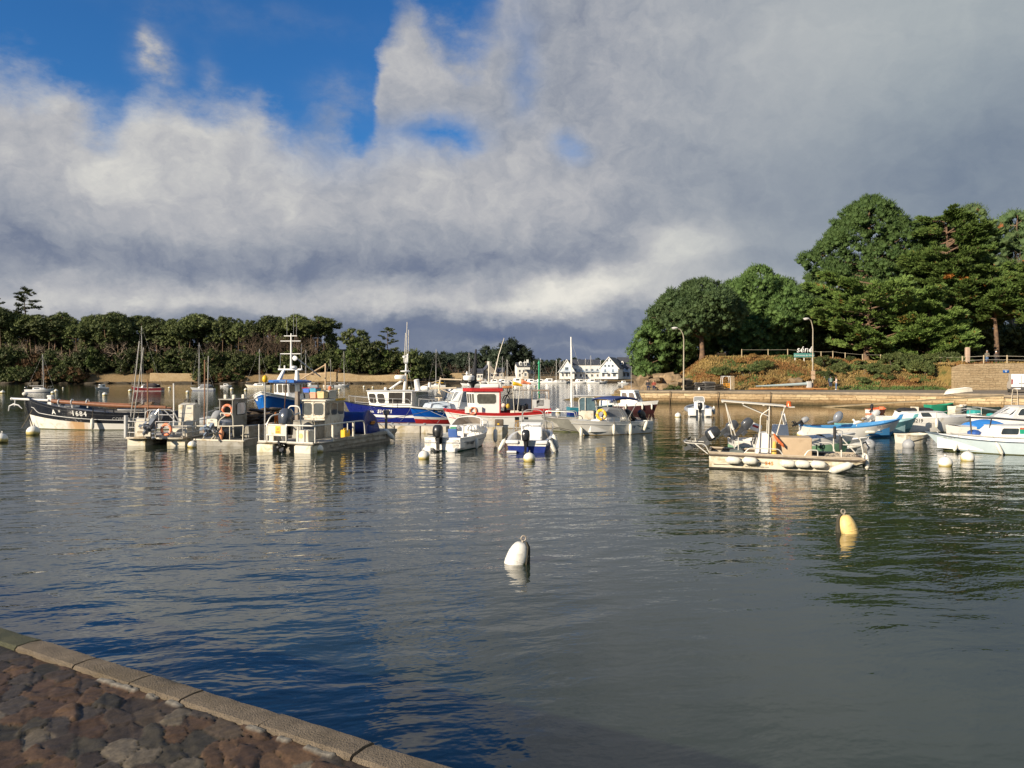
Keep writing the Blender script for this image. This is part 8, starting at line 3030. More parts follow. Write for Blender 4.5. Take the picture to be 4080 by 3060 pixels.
	t=boat('motorboat','white boat with teal fittings beyond the lapstrake cabin boat','boat',at(3870,47.5),4.2,radians(8))
	H=Hull(4.2,1.7,.6,.6,.85,.2,.85,2.2,.45,.6,.85,.35)
	motorboat_hull(t,H,[(1.0,0)],[WHITE],.2,.6)
	mb=MB()
	mb.rbox((2.4,.1,.95),(.6,.7,.4),.1)
	mb.ball((3.2,-.3,.85),(.3,.2,.15),9)
	mb.build('cushion',mat('teal_cloth',(.03,.32,.30),.6),t)
	t=boat('cabin_boat','grey and white cabin boat cut by the right edge of the picture','boat',at(4060,44.5),5.4,radians(168))
	H=Hull(5.4,2.1,.8,.8,1.0,.2,.85,2.2,.45,.6,.85,.35)
	mb=MB()
	H.mesh(mb,[(.3,1),(1.0,0)])
	mb.build('hull',[CLEAN,LGREY],t,angle=45)
	mb=MB()
	H.deck(mb,.02,.985,.0,.06)
	mb.build('deck',LGREY,t)
	bot=[(1.4,-.8),(3.4,-.8),(4.3,-.3),(4.3,.3),(3.4,.8),(1.4,.8)]
	top=[(1.5,-.66),(2.9,-.66),(3.3,-.25),(3.3,.25),(2.9,.66),(1.5,.66)]
	house(t,bot,top,.8,1.5,LGREY,[(3,.1,.9,.3,.85),(4,.1,.45,.3,.85),(4,.55,.9,.3,.85)],LGREY,'cabin',GLASS,CLEAN,.05,.04)
	rail(t,[[V(3.6,.8,1.2),V(4.8,.4,1.45),V(5.2,0,1.45),V(4.8,-.4,1.45),V(3.6,-.8,1.2)]],[(V(4.8,.4,1.0),V(4.8,.4,1.45))],.016)
	def dinghy(label,px,py,L,h,m,m2=None,B=1.2,blunt=.3,fb=.5):
		hh=radians(h)
		o=thing('dinghy',label,'dinghy',G(px,py)-dirh(hh)*L/2,hh)
		Hd=Hull(L,B,fb*.9,fb*.85,fb*1.15,.1,.85,2.6,.45,.3,.82,.4,blunt=blunt)
		mb=MB()
		Hd.mesh(mb,[(1.0,0)])
		mb.build('hull',m,o,angle=45)
		mb=MB()
		Hd.well(mb,.03,.93,.06,.08,(0,0))
		mb.build('interior',m2 or m,o)
		mb=MB()
		for x in (.35,.65):
			hw=Hd.half(x)-.08
			mb.box(x*L-.12,x*L+.12,-hw,hw,fb*.55,fb*.6)
		mb.build('thwart',m2 or m,o)
		return o
	ORD=mat('orange_dinghy_paint',(.68,.16,.06),.5,var=.15,scale=3,dirt=((.6,.42,.3),.3,2))
	o=dinghy('faded orange dinghy with a small black motor before the slipway',3494,1649,2.6,48,ORD,B=1.4)
	mb=MB()
	mb.box(-.03,.0,-.55,.55,.1,.38)
	mb.build('transom_board',LGREY,o)
	outboard(o,-.02,.0,.48,.7,.55,BLACKP)
	dinghy('green dinghy under the quay wall',3745,1635,2.7,12,mat('green_paint',(.02,.26,.15),.5,var=.15),B=1.25,fb=.62)
	dinghy('small round white tender between the green and the dark dinghy',3815,1637,1.5,20,CREAM,B=1.1,blunt=.7)
	dinghy('dark green punt under the quay wall',3905,1637,3.1,174,mat('bottle_green',(.03,.05,.045),.5,var=.2),mat('grey_green_inside',(.18,.22,.20),.7),B=1.2,fb=.46)
make_grey_buoy()
b_workboat()
b_barge_white()
b_barge_cabin()
b_barge_big()
b_trawler_sky()
b_trawler_navy()
b_blue_red()
b_red_white()
b_motor_a()
b_motor_b()
pontoon()
b_alu()
b_white_horseshoe()
b_maroon()
b_rib()
b_sas()
b_behind_sas()
b_blue_gunwale()
b_cabin_cruiser()
b_right_group()
# ------------------------------------------------------------------ moored boats far off, marina, houses
YACHT=mat('yacht_white',(.80,.79,.76),.35,var=.05)
def yacht(label,px,py,L,h,top=None,hullm=None,boot=None,mast_u=.56,cover=None,hood=None,cab=True,group=None,motor=False,name='sailboat',D=None):
	D=D or EYE*F/(py-HOR)
	hh=radians(h)
	t=boat(name,label,'sailboat' if top else 'motorboat',at(px,D),L,hh,group)
	H=Hull(L,L*.33,L*.105,L*.10,L*.14,.3,.72,2.0,.45,L*.10,.84,.25,.8)
	mb=MB()
	H.mesh(mb,[(.14,1),(1.0,0)],14)
	mb.build('hull',[hullm or YACHT,boot or NAVY],t,angle=45)
	mb=MB()
	H.deck(mb,.02,.985,.0,.06)
	mb.build('deck',CLEAN,t)
	z=H.sheer(.5)
	if cab:
		w=L*.33*.3
		bot=[(L*.28,-w),(L*.58,-w),(L*.70,-w*.4),(L*.70,w*.4),(L*.58,w),(L*.28,w)]
		tp=[(L*.28,-w*.85),(L*.55,-w*.85),(L*.62,-w*.35),(L*.62,w*.35),(L*.55,w*.85),(L*.28,w*.85)]
		house(t,bot,tp,z-.02,z+L*(.07 if top else .17),CLEAN,[(0,.15,.85,.3,.8),(4,.15,.85,.3,.8)]+([(2,.1,.9,.3,.85)] if not top else []),CLEAN,'cabin',GLASS,CLEAN,.03,.02)
	if top:
		zt=EYE+(HOR-top)/F*D
		x=L*mast_u
		mb=MB()
		mb.bar((x,0,z),(x-.1,0,zt),.09 if D>250 else .07,6,r2=.07 if D>250 else .05)
		for k in (.45,.72):
			mb.bar((x,-.5,z+(zt-z)*k),(x,.5,z+(zt-z)*k),.025,4)
		mb.build('mast',mat('grey_spar',(.55,.54,.52),.4,.3),t)
		mb=MB()
		r=.018
		mb.bar((x-.1,0,zt-.1),(L*.98,0,H.fb),r,4)
		mb.bar((x-.1,0,zt-.1),(.05,0,H.fs),r,4)
		for s in (1,-1):
			mb.bar((x-.1,0,zt-.3),(x,s*L*.15,z),r,4)
		mb.build('stay',mat('wire_stay',(.40,.38,.35),.6),t)
		mb=MB()
		mb.tube([V(x,0,z+.75),V(x-L*.25,0,z+.7),V(L*.12,0,z+.72)],[.05,.11 if cover else .05,.05],6)
		mb.build('boom',cover or mat('grey_spar'),t)
	if hood:
		mb=MB()
		mb.loft([[V(L*u,yy*L*.12,z+zz*(.75 if abs(yy)<.9 else .1)) for yy in (-1,-.8,0,.8,1)] for u,zz in ((.12,.8),(.3,1.3),(.5,1.2),(.58,.5))],0,False)
		o=mb.build('sprayhood',hood,t)
		o.modifiers.new('thickness','SOLIDIFY').thickness=.03
	if motor:
		outboard(t,-.05,0,H.fs,1.0,.5,BLACKP)
	mb=MB()
	mb.arc([V(L*.8,L*.09,H.sheer(.8)),V(L*.82,L*.09,H.sheer(.8)+.5),V(L*.99,0,H.fb+.5),V(L*.82,-L*.09,H.sheer(.8)+.5),V(L*.8,-L*.09,H.sheer(.8))],.02,4)
	mb.build('pulpit',STEEL,t)
	return t
DRED=mat('dark_red_hull',(.16,.014,.02),.35,var=.1,coat=.3)
PGREY=mat('pale_grey_hull',(.46,.48,.50),.4,var=.08)
yacht('small white sailing boat with a blue boot line at the far left',160,1563,5.4,3,1412,boot=NAVY,motor=True,mast_u=.62)
yacht('white cuddy motorboat seen end-on left of the red sailing boat',402,1553,4.6,265,None,boot=LGREY,name='motorboat')
yacht('dark red sailing boat with a black sprayhood',585,1558,6.8,179,1300,DRED,LGREY,.66,hood=mat('dark_hood',(.05,.04,.045),.8))
yacht('pale grey sailing boat with two close masts right of the red one',806,1557,5.3,178,1366,PGREY,NAVY,.64,mat('grey_cover'),mat('grey_cover'))
yacht('tiny white cruiser low on the water beyond the grey sailing boat',902,1541,3.4,5,None,name='motorboat')
yacht('cream yacht with a long raked bow left of the bright blue trawler',1028,1546,6.8,181,1390,mat('cream_topsides',(.72,.66,.52),.4),LGREY,.45)
t_=yacht('pale workboat with a white box behind the blue trawler',1217,1545,6.9,178,1393,PGREY,LGREY,.5,name='sailboat')
yacht('small open sailing boat, the left of two before the sea wall',1312,1540,3.6,5,1430,YACHT,LGREY,.62,cab=False)
yacht('white day sailer, the right of two before the sea wall',1364,1541,4.6,2,1400,PGREY,LGREY,.62)
yacht('white sailing boat with a yellow sail cover off the end of the sea wall',1740,1542,5.2,176,1390,YACHT,LGREY,.55,YELLOW)
yacht('low white yacht with an untidy deck beyond the red wheelhouse roof',1876,1538,6.6,178,1405,YACHT,GREY,.6,hood=GREY)
yacht('white fishing launch at the right end of the marina',2482,1529,4.4,186,None,YACHT,GREY,D=300,name='motorboat')
yacht('dark blue dinghy beside the white launch at the right end of the marina',2500,1526,3.4,185,None,BLUEH,GREY,cab=False,D=312,name='motorboat')
R_=random.Random(31)
mp=[yacht('white yacht in the marina row with a tall mast',1900,1528,8.2,176,1424,YACHT,LGREY,.55,mat('cream_cover',(.65,.6,.5),.8),D=322),yacht('white motor cruiser in the marina row',1928,1528,7.0,8,None,YACHT,LGREY,D=316,name='motorboat'),yacht('shorter white yacht in the marina row',1960,1527,6.6,172,1440,YACHT,NAVY,.58,D=318)]
for i,(px,k,D) in enumerate(((1912,0,326),(1984,0,322),(1998,1,312),(2012,2,324),(2030,1,314),(2045,0,323),(2057,0,327),(2072,1,315),(2095,1,316),(2128,0,322),(2115,2,318),(2145,1,314),(2163,2,326),(2180,1,315),(2194,0,328),(2210,0,322),(2222,1,310),(2255,0,320),(2270,2,324),(2290,1,314),(2310,0,326),(2335,1,318),(2355,2,316),(2373,0,324),(2388,1,314))):
	o=dup(mp[k],at(px,D),radians(R_.choice([172,176,184,4,10])),('tall-masted white yacht moored in the crowded marina row','white motor cruiser moored in the crowded marina row','short-masted white yacht moored in the crowded marina row')[k],'boats of the crowded marina row',R_.uniform(.88,1.12))
	if k==1:
		o.name='motorboat'
for px,py,w,lab in ((3,1763,50,'white buoy cut by the left edge of the picture'),(10,1568,17,'white buoy at the far left beside the small sailing boat'),(210,1569,15,'nearer of two touching buoys right of the small sailing boat'),(223,1562,15,'farther of two touching buoys right of the small sailing boat'),(417,1576,18,'white buoy with a rope hoop below the end-on motorboat'),(518,1561,14,'white buoy under the bow of the dark red boat'),(675,1549,11,'white buoy right of the dark red boat'),(747,1566,14,'white buoy left of the pale grey sailing boat'),(842,1545,9,'small buoy touching the stern of the pale grey sailing boat'),(923,1553,13,'white buoy below the tiny white cruiser'),(979,1556,13,'white buoy below the bow of the cream yacht'),(1195,1551,12,'flat white buoy below the pale workboat'),(1292,1541,8,'small buoy at the left end of the small open sailing boat'),(1323,1548,10,'white buoy between the two small boats before the sea wall'),(1352,1554,11,'white buoy nearest below the day sailer'),(1450,1543,9,'first of three buoys left of the dark blue boat mast'),(1485,1546,9,'second buoy left of the dark blue boat mast'),(1569,1549,9,'buoy seen just above the dark blue boat roof'),(1632,1547,9,'buoy seen above the stern gear of the dark blue boat'),(1979,1541,8,'small white buoy beyond the flags'),(2131,1541,8,'small white buoy left of the green channel post'),(251,1548,7,'tiny buoy before the dark bank at the left')):
	buoy(px,py,w,lab)
t=thing('channel_marker','slender green channel post with a conical top behind the red-gunwaled boat','marker',G(2148,1573))
mb=MB()
mb.lathe([(.16,-1),(.16,2.2),(.14,5.3)],n=10)
GRN=mat('green_marker_paint',(.01,.30,.14),.5,var=.15)
mb.build('post',GRN,t)
mb=MB()
mb.lathe([(.26,5.3),(.27,5.38),(.02,5.95)],n=10)
mb.lathe([(.19,4.2),(.19,4.5)],n=10)
mb.build('topmark',GRN,t)
SLATE=mat('slate_roof',(.065,.068,.078),.55,var=.25,scale=1.5)
WALLW=mat('white_render',(.80,.78,.73),.8,var=.05,scale=.5)
STONEW=mat('granite_wall',(.40,.35,.28),.9,var=.3,scale=1.2)
BLUEW=mat('blue_joinery',(.30,.42,.58),.6,var=.1)
DGLASS=glass('dark_house_window',(.10,.11,.12),.1)
def gabled(label,px0,px1,Y,base,eave,ridge,depth,along='x',rot=0.0,wallm=None,wins=(),chim=(),dorm=(),front_gable=None,name='house',verge=False,bal=()):
	"""house from its picture span at distance Y; base, eave, ridge in photo rows; along = ridge direction"""
	X0,X1=(px0-CX)/F*Y,(px1-CX)/F*Y
	zz=lambda p:EYE+(HOR-p)/F*Y
	z0,ze,zr=zz(base)-.8,zz(eave),zz(ridge)
	W=X1-X0
	t=thing(name,label,'building',((X0+X1)/2,Y,0),rot)
	mb=MB()
	if along=='x':
		prof=[(0,z0),(depth,z0),(depth,ze),(depth/2,zr-.1),(0,ze)]
		mb.prism(prof,-W/2,W/2,'x')
	else:
		prof=[(-W/2,z0),(W/2,z0),(W/2,ze),(0,zr-.1),(-W/2,ze)]
		mb.prism(prof,0,depth,'y')
	mb.build('wall',wallm or WALLW,t,smooth=False)
	mb=MB()
	e,th=.35,.22
	if along=='x':
		k=(zr-ze)/(depth/2)
		mb.prism([(-e,ze-e*k),(depth/2,zr),(depth+e,ze-e*k),(depth+e,ze-e*k+th),(depth/2,zr+th),(-e,ze-e*k+th)],-W/2-.25,W/2+.25,'x')
	else:
		k=(zr-ze)/(W/2)
		mb.prism([(-W/2-e,ze-e*k),(0,zr),(W/2+e,ze-e*k),(W/2+e,ze-e*k+th),(0,zr+th),(-W/2-e,ze-e*k+th)],-.3,depth+.3,'y')
	rf=mb.build('roof',SLATE,t,smooth=False)
	if verge:
		mb=MB()
		for s in (1,-1):
			mb.prism([(s*(W/2+.6),ze-.6*(zr-ze)/(W/2)-.1),(0,zr-.05),(0,zr+.35),(s*(W/2+.6),ze-.6*(zr-ze)/(W/2)+.3)],-.42,-.3,'y')
		mb.build('verge_board',WALLW,t,smooth=False)
	for cx in chim:
		mb=MB()
		mb.box(cx-.45,cx+.45,depth/2-.4,depth/2+.4,zr-.6,zr+1.5)
		mb.build('chimney',WALLW,rf,smooth=False)
	for a,b,w,h,m in wins:
		x=-W/2+W*a
		zb=z0+.8+b
		mb=MB()
		mb.box(x-w/2-.05,x+w/2+.05,-.05,.0,zb-.05,zb+h+.05)
		fr=mb.build('window',WALLW if m is None else m,t,smooth=False)
		mb=MB()
		mb.box(x-w*.4,x+w*.4,-.07,-.051,zb+.1,zb+h*.9)
		mb.build('pane',DGLASS,fr,smooth=False)
	for a in dorm:
		x=-W/2+W*a
		zd=ze+.25*(zr-ze)
		mb=MB()
		mb.prism([(x-.6,zd),(x+.6,zd),(x+.6,zd+1.3),(x,zd+1.9),(x-.6,zd+1.3)],.3,depth/2,'y')
		d_=mb.build('dormer',WALLW,rf,smooth=False)
		mb=MB()
		mb.box(x-.35,x+.35,.27,.3,zd+.25,zd+1.25)
		mb.build('window',DGLASS,d_,smooth=False)
	for a0,a1,b,dp in bal:
		x0,x1=-W/2+W*a0,-W/2+W*a1
		zb=z0+.8+b
		mb=MB()
		mb.box(x0,x1,-dp,-.1,zb-.15,zb)
		mb.box(x0,x1,-dp,-dp+.06,zb+.9,zb+1.0)
		for i in range(int((x1-x0)/.35)+1):
			mb.box(x0+i*.35,x0+i*.35+.08,-dp,-dp+.05,zb,zb+.9)
		mb.build('balcony',BLUEW,t,smooth=False)
	return t
gabled('white half-timbered hotel gable, the tallest white front at the marina',2389,2463,345,1503,1466,1424,16,'y',-.32,wins=[(.3,4.6,.9,1.0,BLUEW),(.5,4.6,.9,1.0,BLUEW),(.7,4.6,.9,1.0,BLUEW),(.42,7.0,.5,.9,BLUEW),(.58,7.0,.5,.9,BLUEW),(.2,.2,1.5,1.6,None),(.5,.2,1.7,1.7,None),(.8,.2,1.7,1.7,None),(.3,2.3,.9,1.3,BLUEW),(.72,2.3,.9,1.3,BLUEW)],verge=True,bal=[(.08,.42,2.1,1.2),(.58,.95,2.1,1.2)],name='hotel')
gabled('long three-storey hotel wing with a slate roof and pale blue balconies',2282,2392,352,1503,1453,1433,12,'x',0,wins=[(a,b,1.2,1.3,None) for b in (.2,2.7) for a in (.1,.3,.5,.7,.9)],bal=[(.04,.98,2.5,1.0)],name='hotel')
gabled('left hotel gable with broad white verge boards',2228,2288,347,1503,1478,1434,12,'y',-.15,wins=[(.25,.3,1.2,1.6,None),(.5,.3,1.2,1.6,None),(.75,.3,1.2,1.6,None),(.5,3.0,1.6,1.6,BLUEW)],verge=True,bal=[(.0,1.0,2.4,1.4)],name='hotel')
gabled('slate-roofed hotel block with blue posts at the right of the tall gable',2462,2512,356,1503,1464,1424,12,'x',-.1,wins=[(.2,.3,1.4,1.8,BLUEW),(.5,.3,1.4,1.8,BLUEW),(.8,.3,1.4,1.8,BLUEW),(.3,3,1.2,1.4,BLUEW),(.7,3,1.2,1.4,BLUEW)],dorm=(.35,),bal=[(.0,.9,2.6,1.6)],name='hotel')
gabled('white two-storey house with two dormers in its slate roof',2060,2112,352,1503,1460,1445,8,'x',.12,wins=[(.2,2.2,.9,1.3,None),(.5,2.2,.9,1.3,None),(.2,.2,.9,1.6,None),(.8,2.2,.9,1.3,None)],chim=(2.4,),dorm=(.3,.65))
gabled('small stone gabled house with an arched window before the white house',2081,2106,342,1504,1487,1474,9,'y',-.35,STONEW,wins=[(.5,.5,1.6,1.7,WALLW)])
gabled('low white building with a slate roof behind the marina masts',1868,1924,345,1507,1487,1470,8,'x',0,wins=[(a,.3,1.0,1.2,None) for a in (.1,.3,.5,.7,.9)])
gabled('grey-roofed house with a steep side gable at the marina',1930,1972,350,1503,1476,1452,8,'y',.2,STONEW,wins=[(.3,.5,1,1.3,WALLW),(.7,.5,1,1.3,WALLW)],chim=(0,))
gabled('small stone house with a blue-grey gable end left of the dark dome-shaped tree',1974,2008,352,1503,1482,1466,7,'x',0,STONEW,wins=[(.3,.4,1,1.2,WALLW),(.7,.4,1,1.2,WALLW)])
wall_strip('garden_wall',[((px-CX)/F*338,338,EYE+(HOR-1500)/F*338) for px in (1938,1990,2055)],0.8,2.7,.4,mat('pale_wall',(.55,.50,.42),.9,var=.15,scale=1),'long low pale wall along the marina promenade')
wall_strip('harbour_wall',[((px-CX)/F*334,334,EYE+(HOR-1486)/F*334) for px in (1775,1820,1868)],0.3,4,.5,MW,'tan stone wall left of the low white marina building')
# ------------------------------------------------------------------ the right-hand quay: lamps, sign, fence, people, gear
def street_lamp(label,px,Y,top_py,head_dx,plates):
	p=at(px,Y)
	t=thing('street_lamp',label,'street lamp',V(p.x,Y,DECK))
	H=zpy(top_py,Y)-DECK
	m=mat('galvanised_pole',(.42,.37,.28),.6,.1,var=.12,scale=2)
	mb=MB()
	mb.tube([V(0,0,0),V(0,0,H*.5),V(0,0,H-1.3),V(-.12,-.05,H-.7),V(head_dx*.5,-.1,H-.15),V(head_dx,-.15,H)],[.095,.08,.06,.055,.05,.045],8)
	mb.lathe([(.2,0),(.2,.06),(.13,.1)],n=10)
	mb.build('pole',m,t)
	mb=MB()
	mb.ball((head_dx-.3,-.15,H+.05),(.42,.2,.14),12)
	hd=mb.build('lamp_head',mat('lamp_housing',(.62,.60,.56),.5),t)
	mb=MB()
	mb.ball((head_dx-.35,-.15,H-.04),(.28,.15,.10),10)
	mb.build('diffuser',mat('lamp_glass',(.75,.74,.70),.3),hd)
	for z,s in plates:
		mb=MB()
		mb.box(-.25,.25,-.16,-.13,z,z+s)
		mb.build('plate',mat('tan_plate',(.52,.36,.24),.7,var=.2),t,smooth=False)
street_lamp('curved street lamp standing beside the stacked oyster racks',2724,96,1309,-.85,())
street_lamp('tall street lamp carrying two square tan plates',3238,98.0,1272,-.6,((1.35,.5),(1.95,.52)))
t=thing('town_sign','town sign with white letters standing above a green board','sign',V(at(3203,107).x,107,0))
zb=zpy(1424,107)
mb=MB()
mb.rbox((0,0,zb+.29),(2.8,.10,.58),.03)
bd=mb.build('board',mat('sea_green_board',(.07,.25,.22),.6,var=.1),t)
mb=MB()
mb.bar((-1.2,.1,bank_z(t.location.x-1.2,107)-.2),(-1.2,.1,zb+.3),.06,8)
mb.bar((.05,.1,bank_z(t.location.x,107)-.2),(.05,.1,zb+.3),.06,8)
mb.bar((1.2,.1,bank_z(t.location.x+1.2,107)-.2),(1.2,.1,zb+.3),.06,8)
mb.build('leg',CLEAN,t)
text_mesh('Commune du Golfe',.34,CLEAN,bd,lambda u,v:V(u,-.06,zb+.29+v),shear=.25)
lt=text_mesh('séné',1.22,mat('bright_white_letters',(.85,.84,.80),.5),t,lambda u,v:V(u+.12,0,zb+1.06+v),name='town_name',bold=.012,shear=.12)
lt.modifiers.new('depth','SOLIDIFY').thickness=.06
def fence_run(label,pts,top_py,m,two=True):
	"""posts at (px, Y), base on the ground"""
	P=[]
	for px,Y in pts:
		x=(px-CX)/F*Y
		P.append(V(x,Y,max(bank_z(x,Y),4.7 if px>3800 else 0)))
	o=thing('fence',label,'fence',P[0])
	for p in P:
		mb=MB()
		q=p-P[0]
		mb.rbox((q.x,q.y,q.z+.5),(.13,.13,1.2),.03) if two else mb.rbox((q.x,q.y,q.z+.5),(.10,.10,1.15),.02)
		mb.build('post',m,o)
	for z in (.98,.5) if two else (.98,):
		mb=MB()
		mb.tube([p-P[0]+V(0,0,z) for p in P],.03 if two else .02,6)
		mb.build('rail',mat('rail_tube',(.52,.48,.38),.5,.2),o)
PW=mat('pale_wood_post',(.52,.42,.27),.8,var=.2,scale=3)
fence_run('pale timber post-and-rail fence along the top of the bank',[(2955,108.6),(3060,109),(3138,109),(3271,109),(3318,109),(3367,109),(3436,109.2),(3508,109.4),(3585,109),(3661,108),(3745,105),(3832,101.5)],0,PW,False)
fence_run('fence of whitish posts and two rails along the top of the retaining wall',[(3834,99.6),(3919,99.4),(4012,99.3),(4110,99.2),(4210,99.2)],0,PW)
x=(3854-CX)/F*101
t=thing('stone_pillar','tall squared stone pillar behind the end of the upper fence','pillar',V(x,101,bank_z(x,101)-.1))
mb=MB()
mb.rbox((0,0,1.15),(.50,.45,2.3),.06)
mb.rbox((0,0,2.32),(.44,.40,.14),.06)
mb.build('shaft',mat('pink_granite',(.48,.35,.26),.9,var=.2,scale=3,bump=.4),t)
x=(4006-CX)/F*98
t=thing('plaque','small blue plaque with a white ring on the retaining wall','sign',V(x,97.93,zpy(1479,98)))
mb=MB()
mb.rbox((0,0,0),(.74,.04,.36),.015)
mb.build('panel',mat('enamel_blue',(.01,.12,.42),.3),t)
mb=MB()
mb.tube([V(.09*cos(a),-.025,-.02+.09*sin(a)) for a in np.linspace(0,2*pi,15)[:-1]],.025,5,closed=True)
mb.box(-.3,.3,-.026,-.021,.12,.15)
mb.build('ring',CLEAN,t)
vp=G(4057,1566,DECK)
t=thing('parked_van','white panel van parked at the right edge of the picture','van',V(vp.x+.35,vp.y,DECK),radians(62))
VW=mat('van_paint',(.78,.77,.74),.3,var=.03,coat=.5)
mb=MB()
prof=[(0,.35),(0.02,1.0),(.1,1.75),(.22,2.0),(2.9,2.03),(3.35,1.85),(3.9,1.25),(4.75,1.05),(4.95,.8),(4.95,.35)]
mb.loft([[V(x_,y_,z_) for x_,z_ in prof] for y_ in (-.9,)]+[[V(x_,y_,z_) for x_,z_ in prof] for y_ in (.9,)],0,True,True)
b=mb.build('body',VW,t,angle=30)
bv=b.modifiers.new('round','BEVEL')
bv.width,bv.segments,bv.limit_method=.07,3,'ANGLE'
mb=MB()
mb.rbox((-.04,0,.48),(.16,1.84,.34),.05)
mb.build('bumper',mat('grey_bumper',(.06,.06,.062),.6),t)
for s in (1,-1):
	mb=MB()
	mb.rbox((.02,s*.84,1.18),(.08,.12,.55),.03)
	mb.build('tail_light',mat('red_lens',(.30,.02,.02),.25),t)
	for x_ in (.85,3.9):
		mb=MB()
		mb.lathe([(.05,-.1),(.30,-.1),(.33,-.05),(.33,.08),(.28,.1),(.05,.1)],n=18,M=Matrix.Translation((x_,s*.80,.33))@Matrix.Rotation(pi/2,4,'X'))
		mb.build('wheel',RUB,t)
	mb=MB()
	mb.quad(V(3.05,s*.905,1.2),V(3.75,s*.905,1.2),V(3.3,s*.905,1.75),V(3.05,s*.905,1.78))
	mb.build('side_window',GLASS,t,smooth=False)
mb=MB()
mb.box(-.125,-.122,.1,.62,.40,.52)
pl=mb.build('number_plate',CLEAN,t,smooth=False)
mb=MB()
mb.box(-.01,.03,-.012,.012,.5,1.9)
mb.box(-.02,.03,.05,.25,.98,1.04)
mb.box(-.02,.03,-.25,-.05,.98,1.04)
mb.build('door_handle',BLACKP,t,smooth=False)
p=Q(37.3,-.12)
t=thing('quay_ladder','pale iron ladder hooped over the quay rim below the van','ladder',V(p.x,p.y,0),-.6065)
mb=MB()
for s in (-.22,.22):
	mb.arc([V(s*1.25,-.35,-.2),V(s,-.05,DECK),V(s*.8,.02,DECK+.55),V(0,.05,DECK+.68)],.03,6)
for k in range(6):
	mb.bar((-.26,-.3+.05*k,.1+.24*k),(.26,-.3+.05*k,.1+.24*k),.022,5)
mb.bar((-.55,-.36,.05),(.55,-.36,.05),.03,5)
mb.build('rungs',mat('pale_iron',(.58,.50,.38),.6),t)
for s,lab in ((3.2,'leftmost'),(8.6,'middle'),(14.2,'rightmost')):
	tt=4.6*(s+1.6)/21.6
	p=Q(s,tt-.28)
	line_thing([V(p.x,p.y,DECK),V(p.x-.05,p.y-.12,.6),V(p.x-.08,p.y-.2,-.1)],lab+' of three rusty chains hanging down the left part of the quay wall','mooring_chain',.045,mat('rusty_chain',(.10,.06,.035),.9),cat='chain')
for lab,px,py,z,L,h,m1,m2,roll in (('white and blue kayak-like boat lying on the slipway',3548,1592,.72,3.0,radians(2),CLEAN,mat('cobalt_paint',(.02,.07,.50),.4),0),('white dinghy upside down on the quay rim',3812,1568,DECK+.02,2.7,radians(182),CREAM,CREAM,pi)):
	p=G(px,py,z)
	o=thing('dinghy',lab,'dinghy',p)
	Hd=Hull(L,.95 if roll==0 else 1.25,.34,.32,.40,.06,.8 if roll else .5,2.2,.45,.3,.85,.4,blunt=.05)
	mb=MB()
	Hd.mesh(mb,[(1.0,0)])
	o.rotation_euler=(roll,-.1 if roll==0 else .10,h)
	for v in range(len(mb.v)):
		a=mb.v[v]
		mb.v[v]=(a[0]-L/2,a[1],a[2]+(.07 if roll==0 else -.42))
	hull=mb.build('hull',m1,o,angle=45)
	if roll==0:
		mb=MB()
		Hd.deck(mb,.02,.55,-.01,.12)
		mb.v=[(a[0]-L/2,a[1],a[2]+.07) for a in mb.v]
		mb.build('stern_deck',CLEAN,o)
		mb=MB()
		Hd.deck(mb,.38,.985,-.015,.16)
		Hd.rim(mb,.04)
		mb.v=[(a[0]-L/2,a[1],a[2]+.075) for a in mb.v]
		mb.build('foredeck',m2,o)
	else:
		mb=MB()
		for s in (1,-1,0):
			mb.tube([V(-L/2+.2,s*.3,-.50),V(L/2-.5,s*.18,-.48)],.025,5)
		mb.build('keel_strip',CLEAN,o)
RK=[mat('dark_rack',(.055,.050,.045),.9,var=.4,scale=6),mat('grey_rack',(.23,.22,.21),.8,var=.4,scale=5),mat('brown_rack',(.16,.13,.10),.9,var=.4,scale=5)]
rp=[]
for k in range(3):
	mb=MB()
	n=10
	rings=[]
	for i in range(5):
		x=(i-2)*.31
		rings.append([V(x,.52*cos(a),.055*sin(a)*(1+.4*sin(3*a+i+k))) for a in np.linspace(0,2*pi,n+1)[:-1]])
	mb.loft(rings,0,True,True)
	rp.append(mb.build('oyster_rack',RK[k],angle=60))
R=random.Random(12)
first=[True]*3
for i,(px,n,k,lab,w) in enumerate(((2742,12,0,'black oyster rack in the tall stack beside the curved lamp',1),(2783,9,1,'pale grey oyster rack in the second stack from the curved lamp',1),(2824,10,1,'grey oyster rack in the broad third stack from the curved lamp',1.15),(2862,7,2,'brown oyster rack in the lowest stack by the orange pallet',.95))):
	for j in range(n):
		p=at(px,96.6)
		o=rp[k] if first[k] else rp[k].copy()
		if not first[k]:
			COL.objects.link(o)
		first[k]=False
		o.location=V(p.x+R.uniform(-.08,.08),96.6+R.uniform(-.08,.08),DECK+.06+j*.105)
		o.rotation_euler=(R.uniform(-.06,.06),R.uniform(-.08,.08),R.uniform(-.2,.2))
		o.scale=(w,1,1)
		tag(o,lab,'rack','oyster racks: '+lab.split(' in ')[1])
buoyc=thing('float_ball','white float lying against the second stack of racks','float',at(2786,95.9)+V(0,0,DECK+.16))
mb=MB()
mb.lathe([(.02,-.16),(.14,-.1),(.16,0),(.1,.12),(.03,.26)],n=10)
mb.build('body',CLEAN,buoyc)
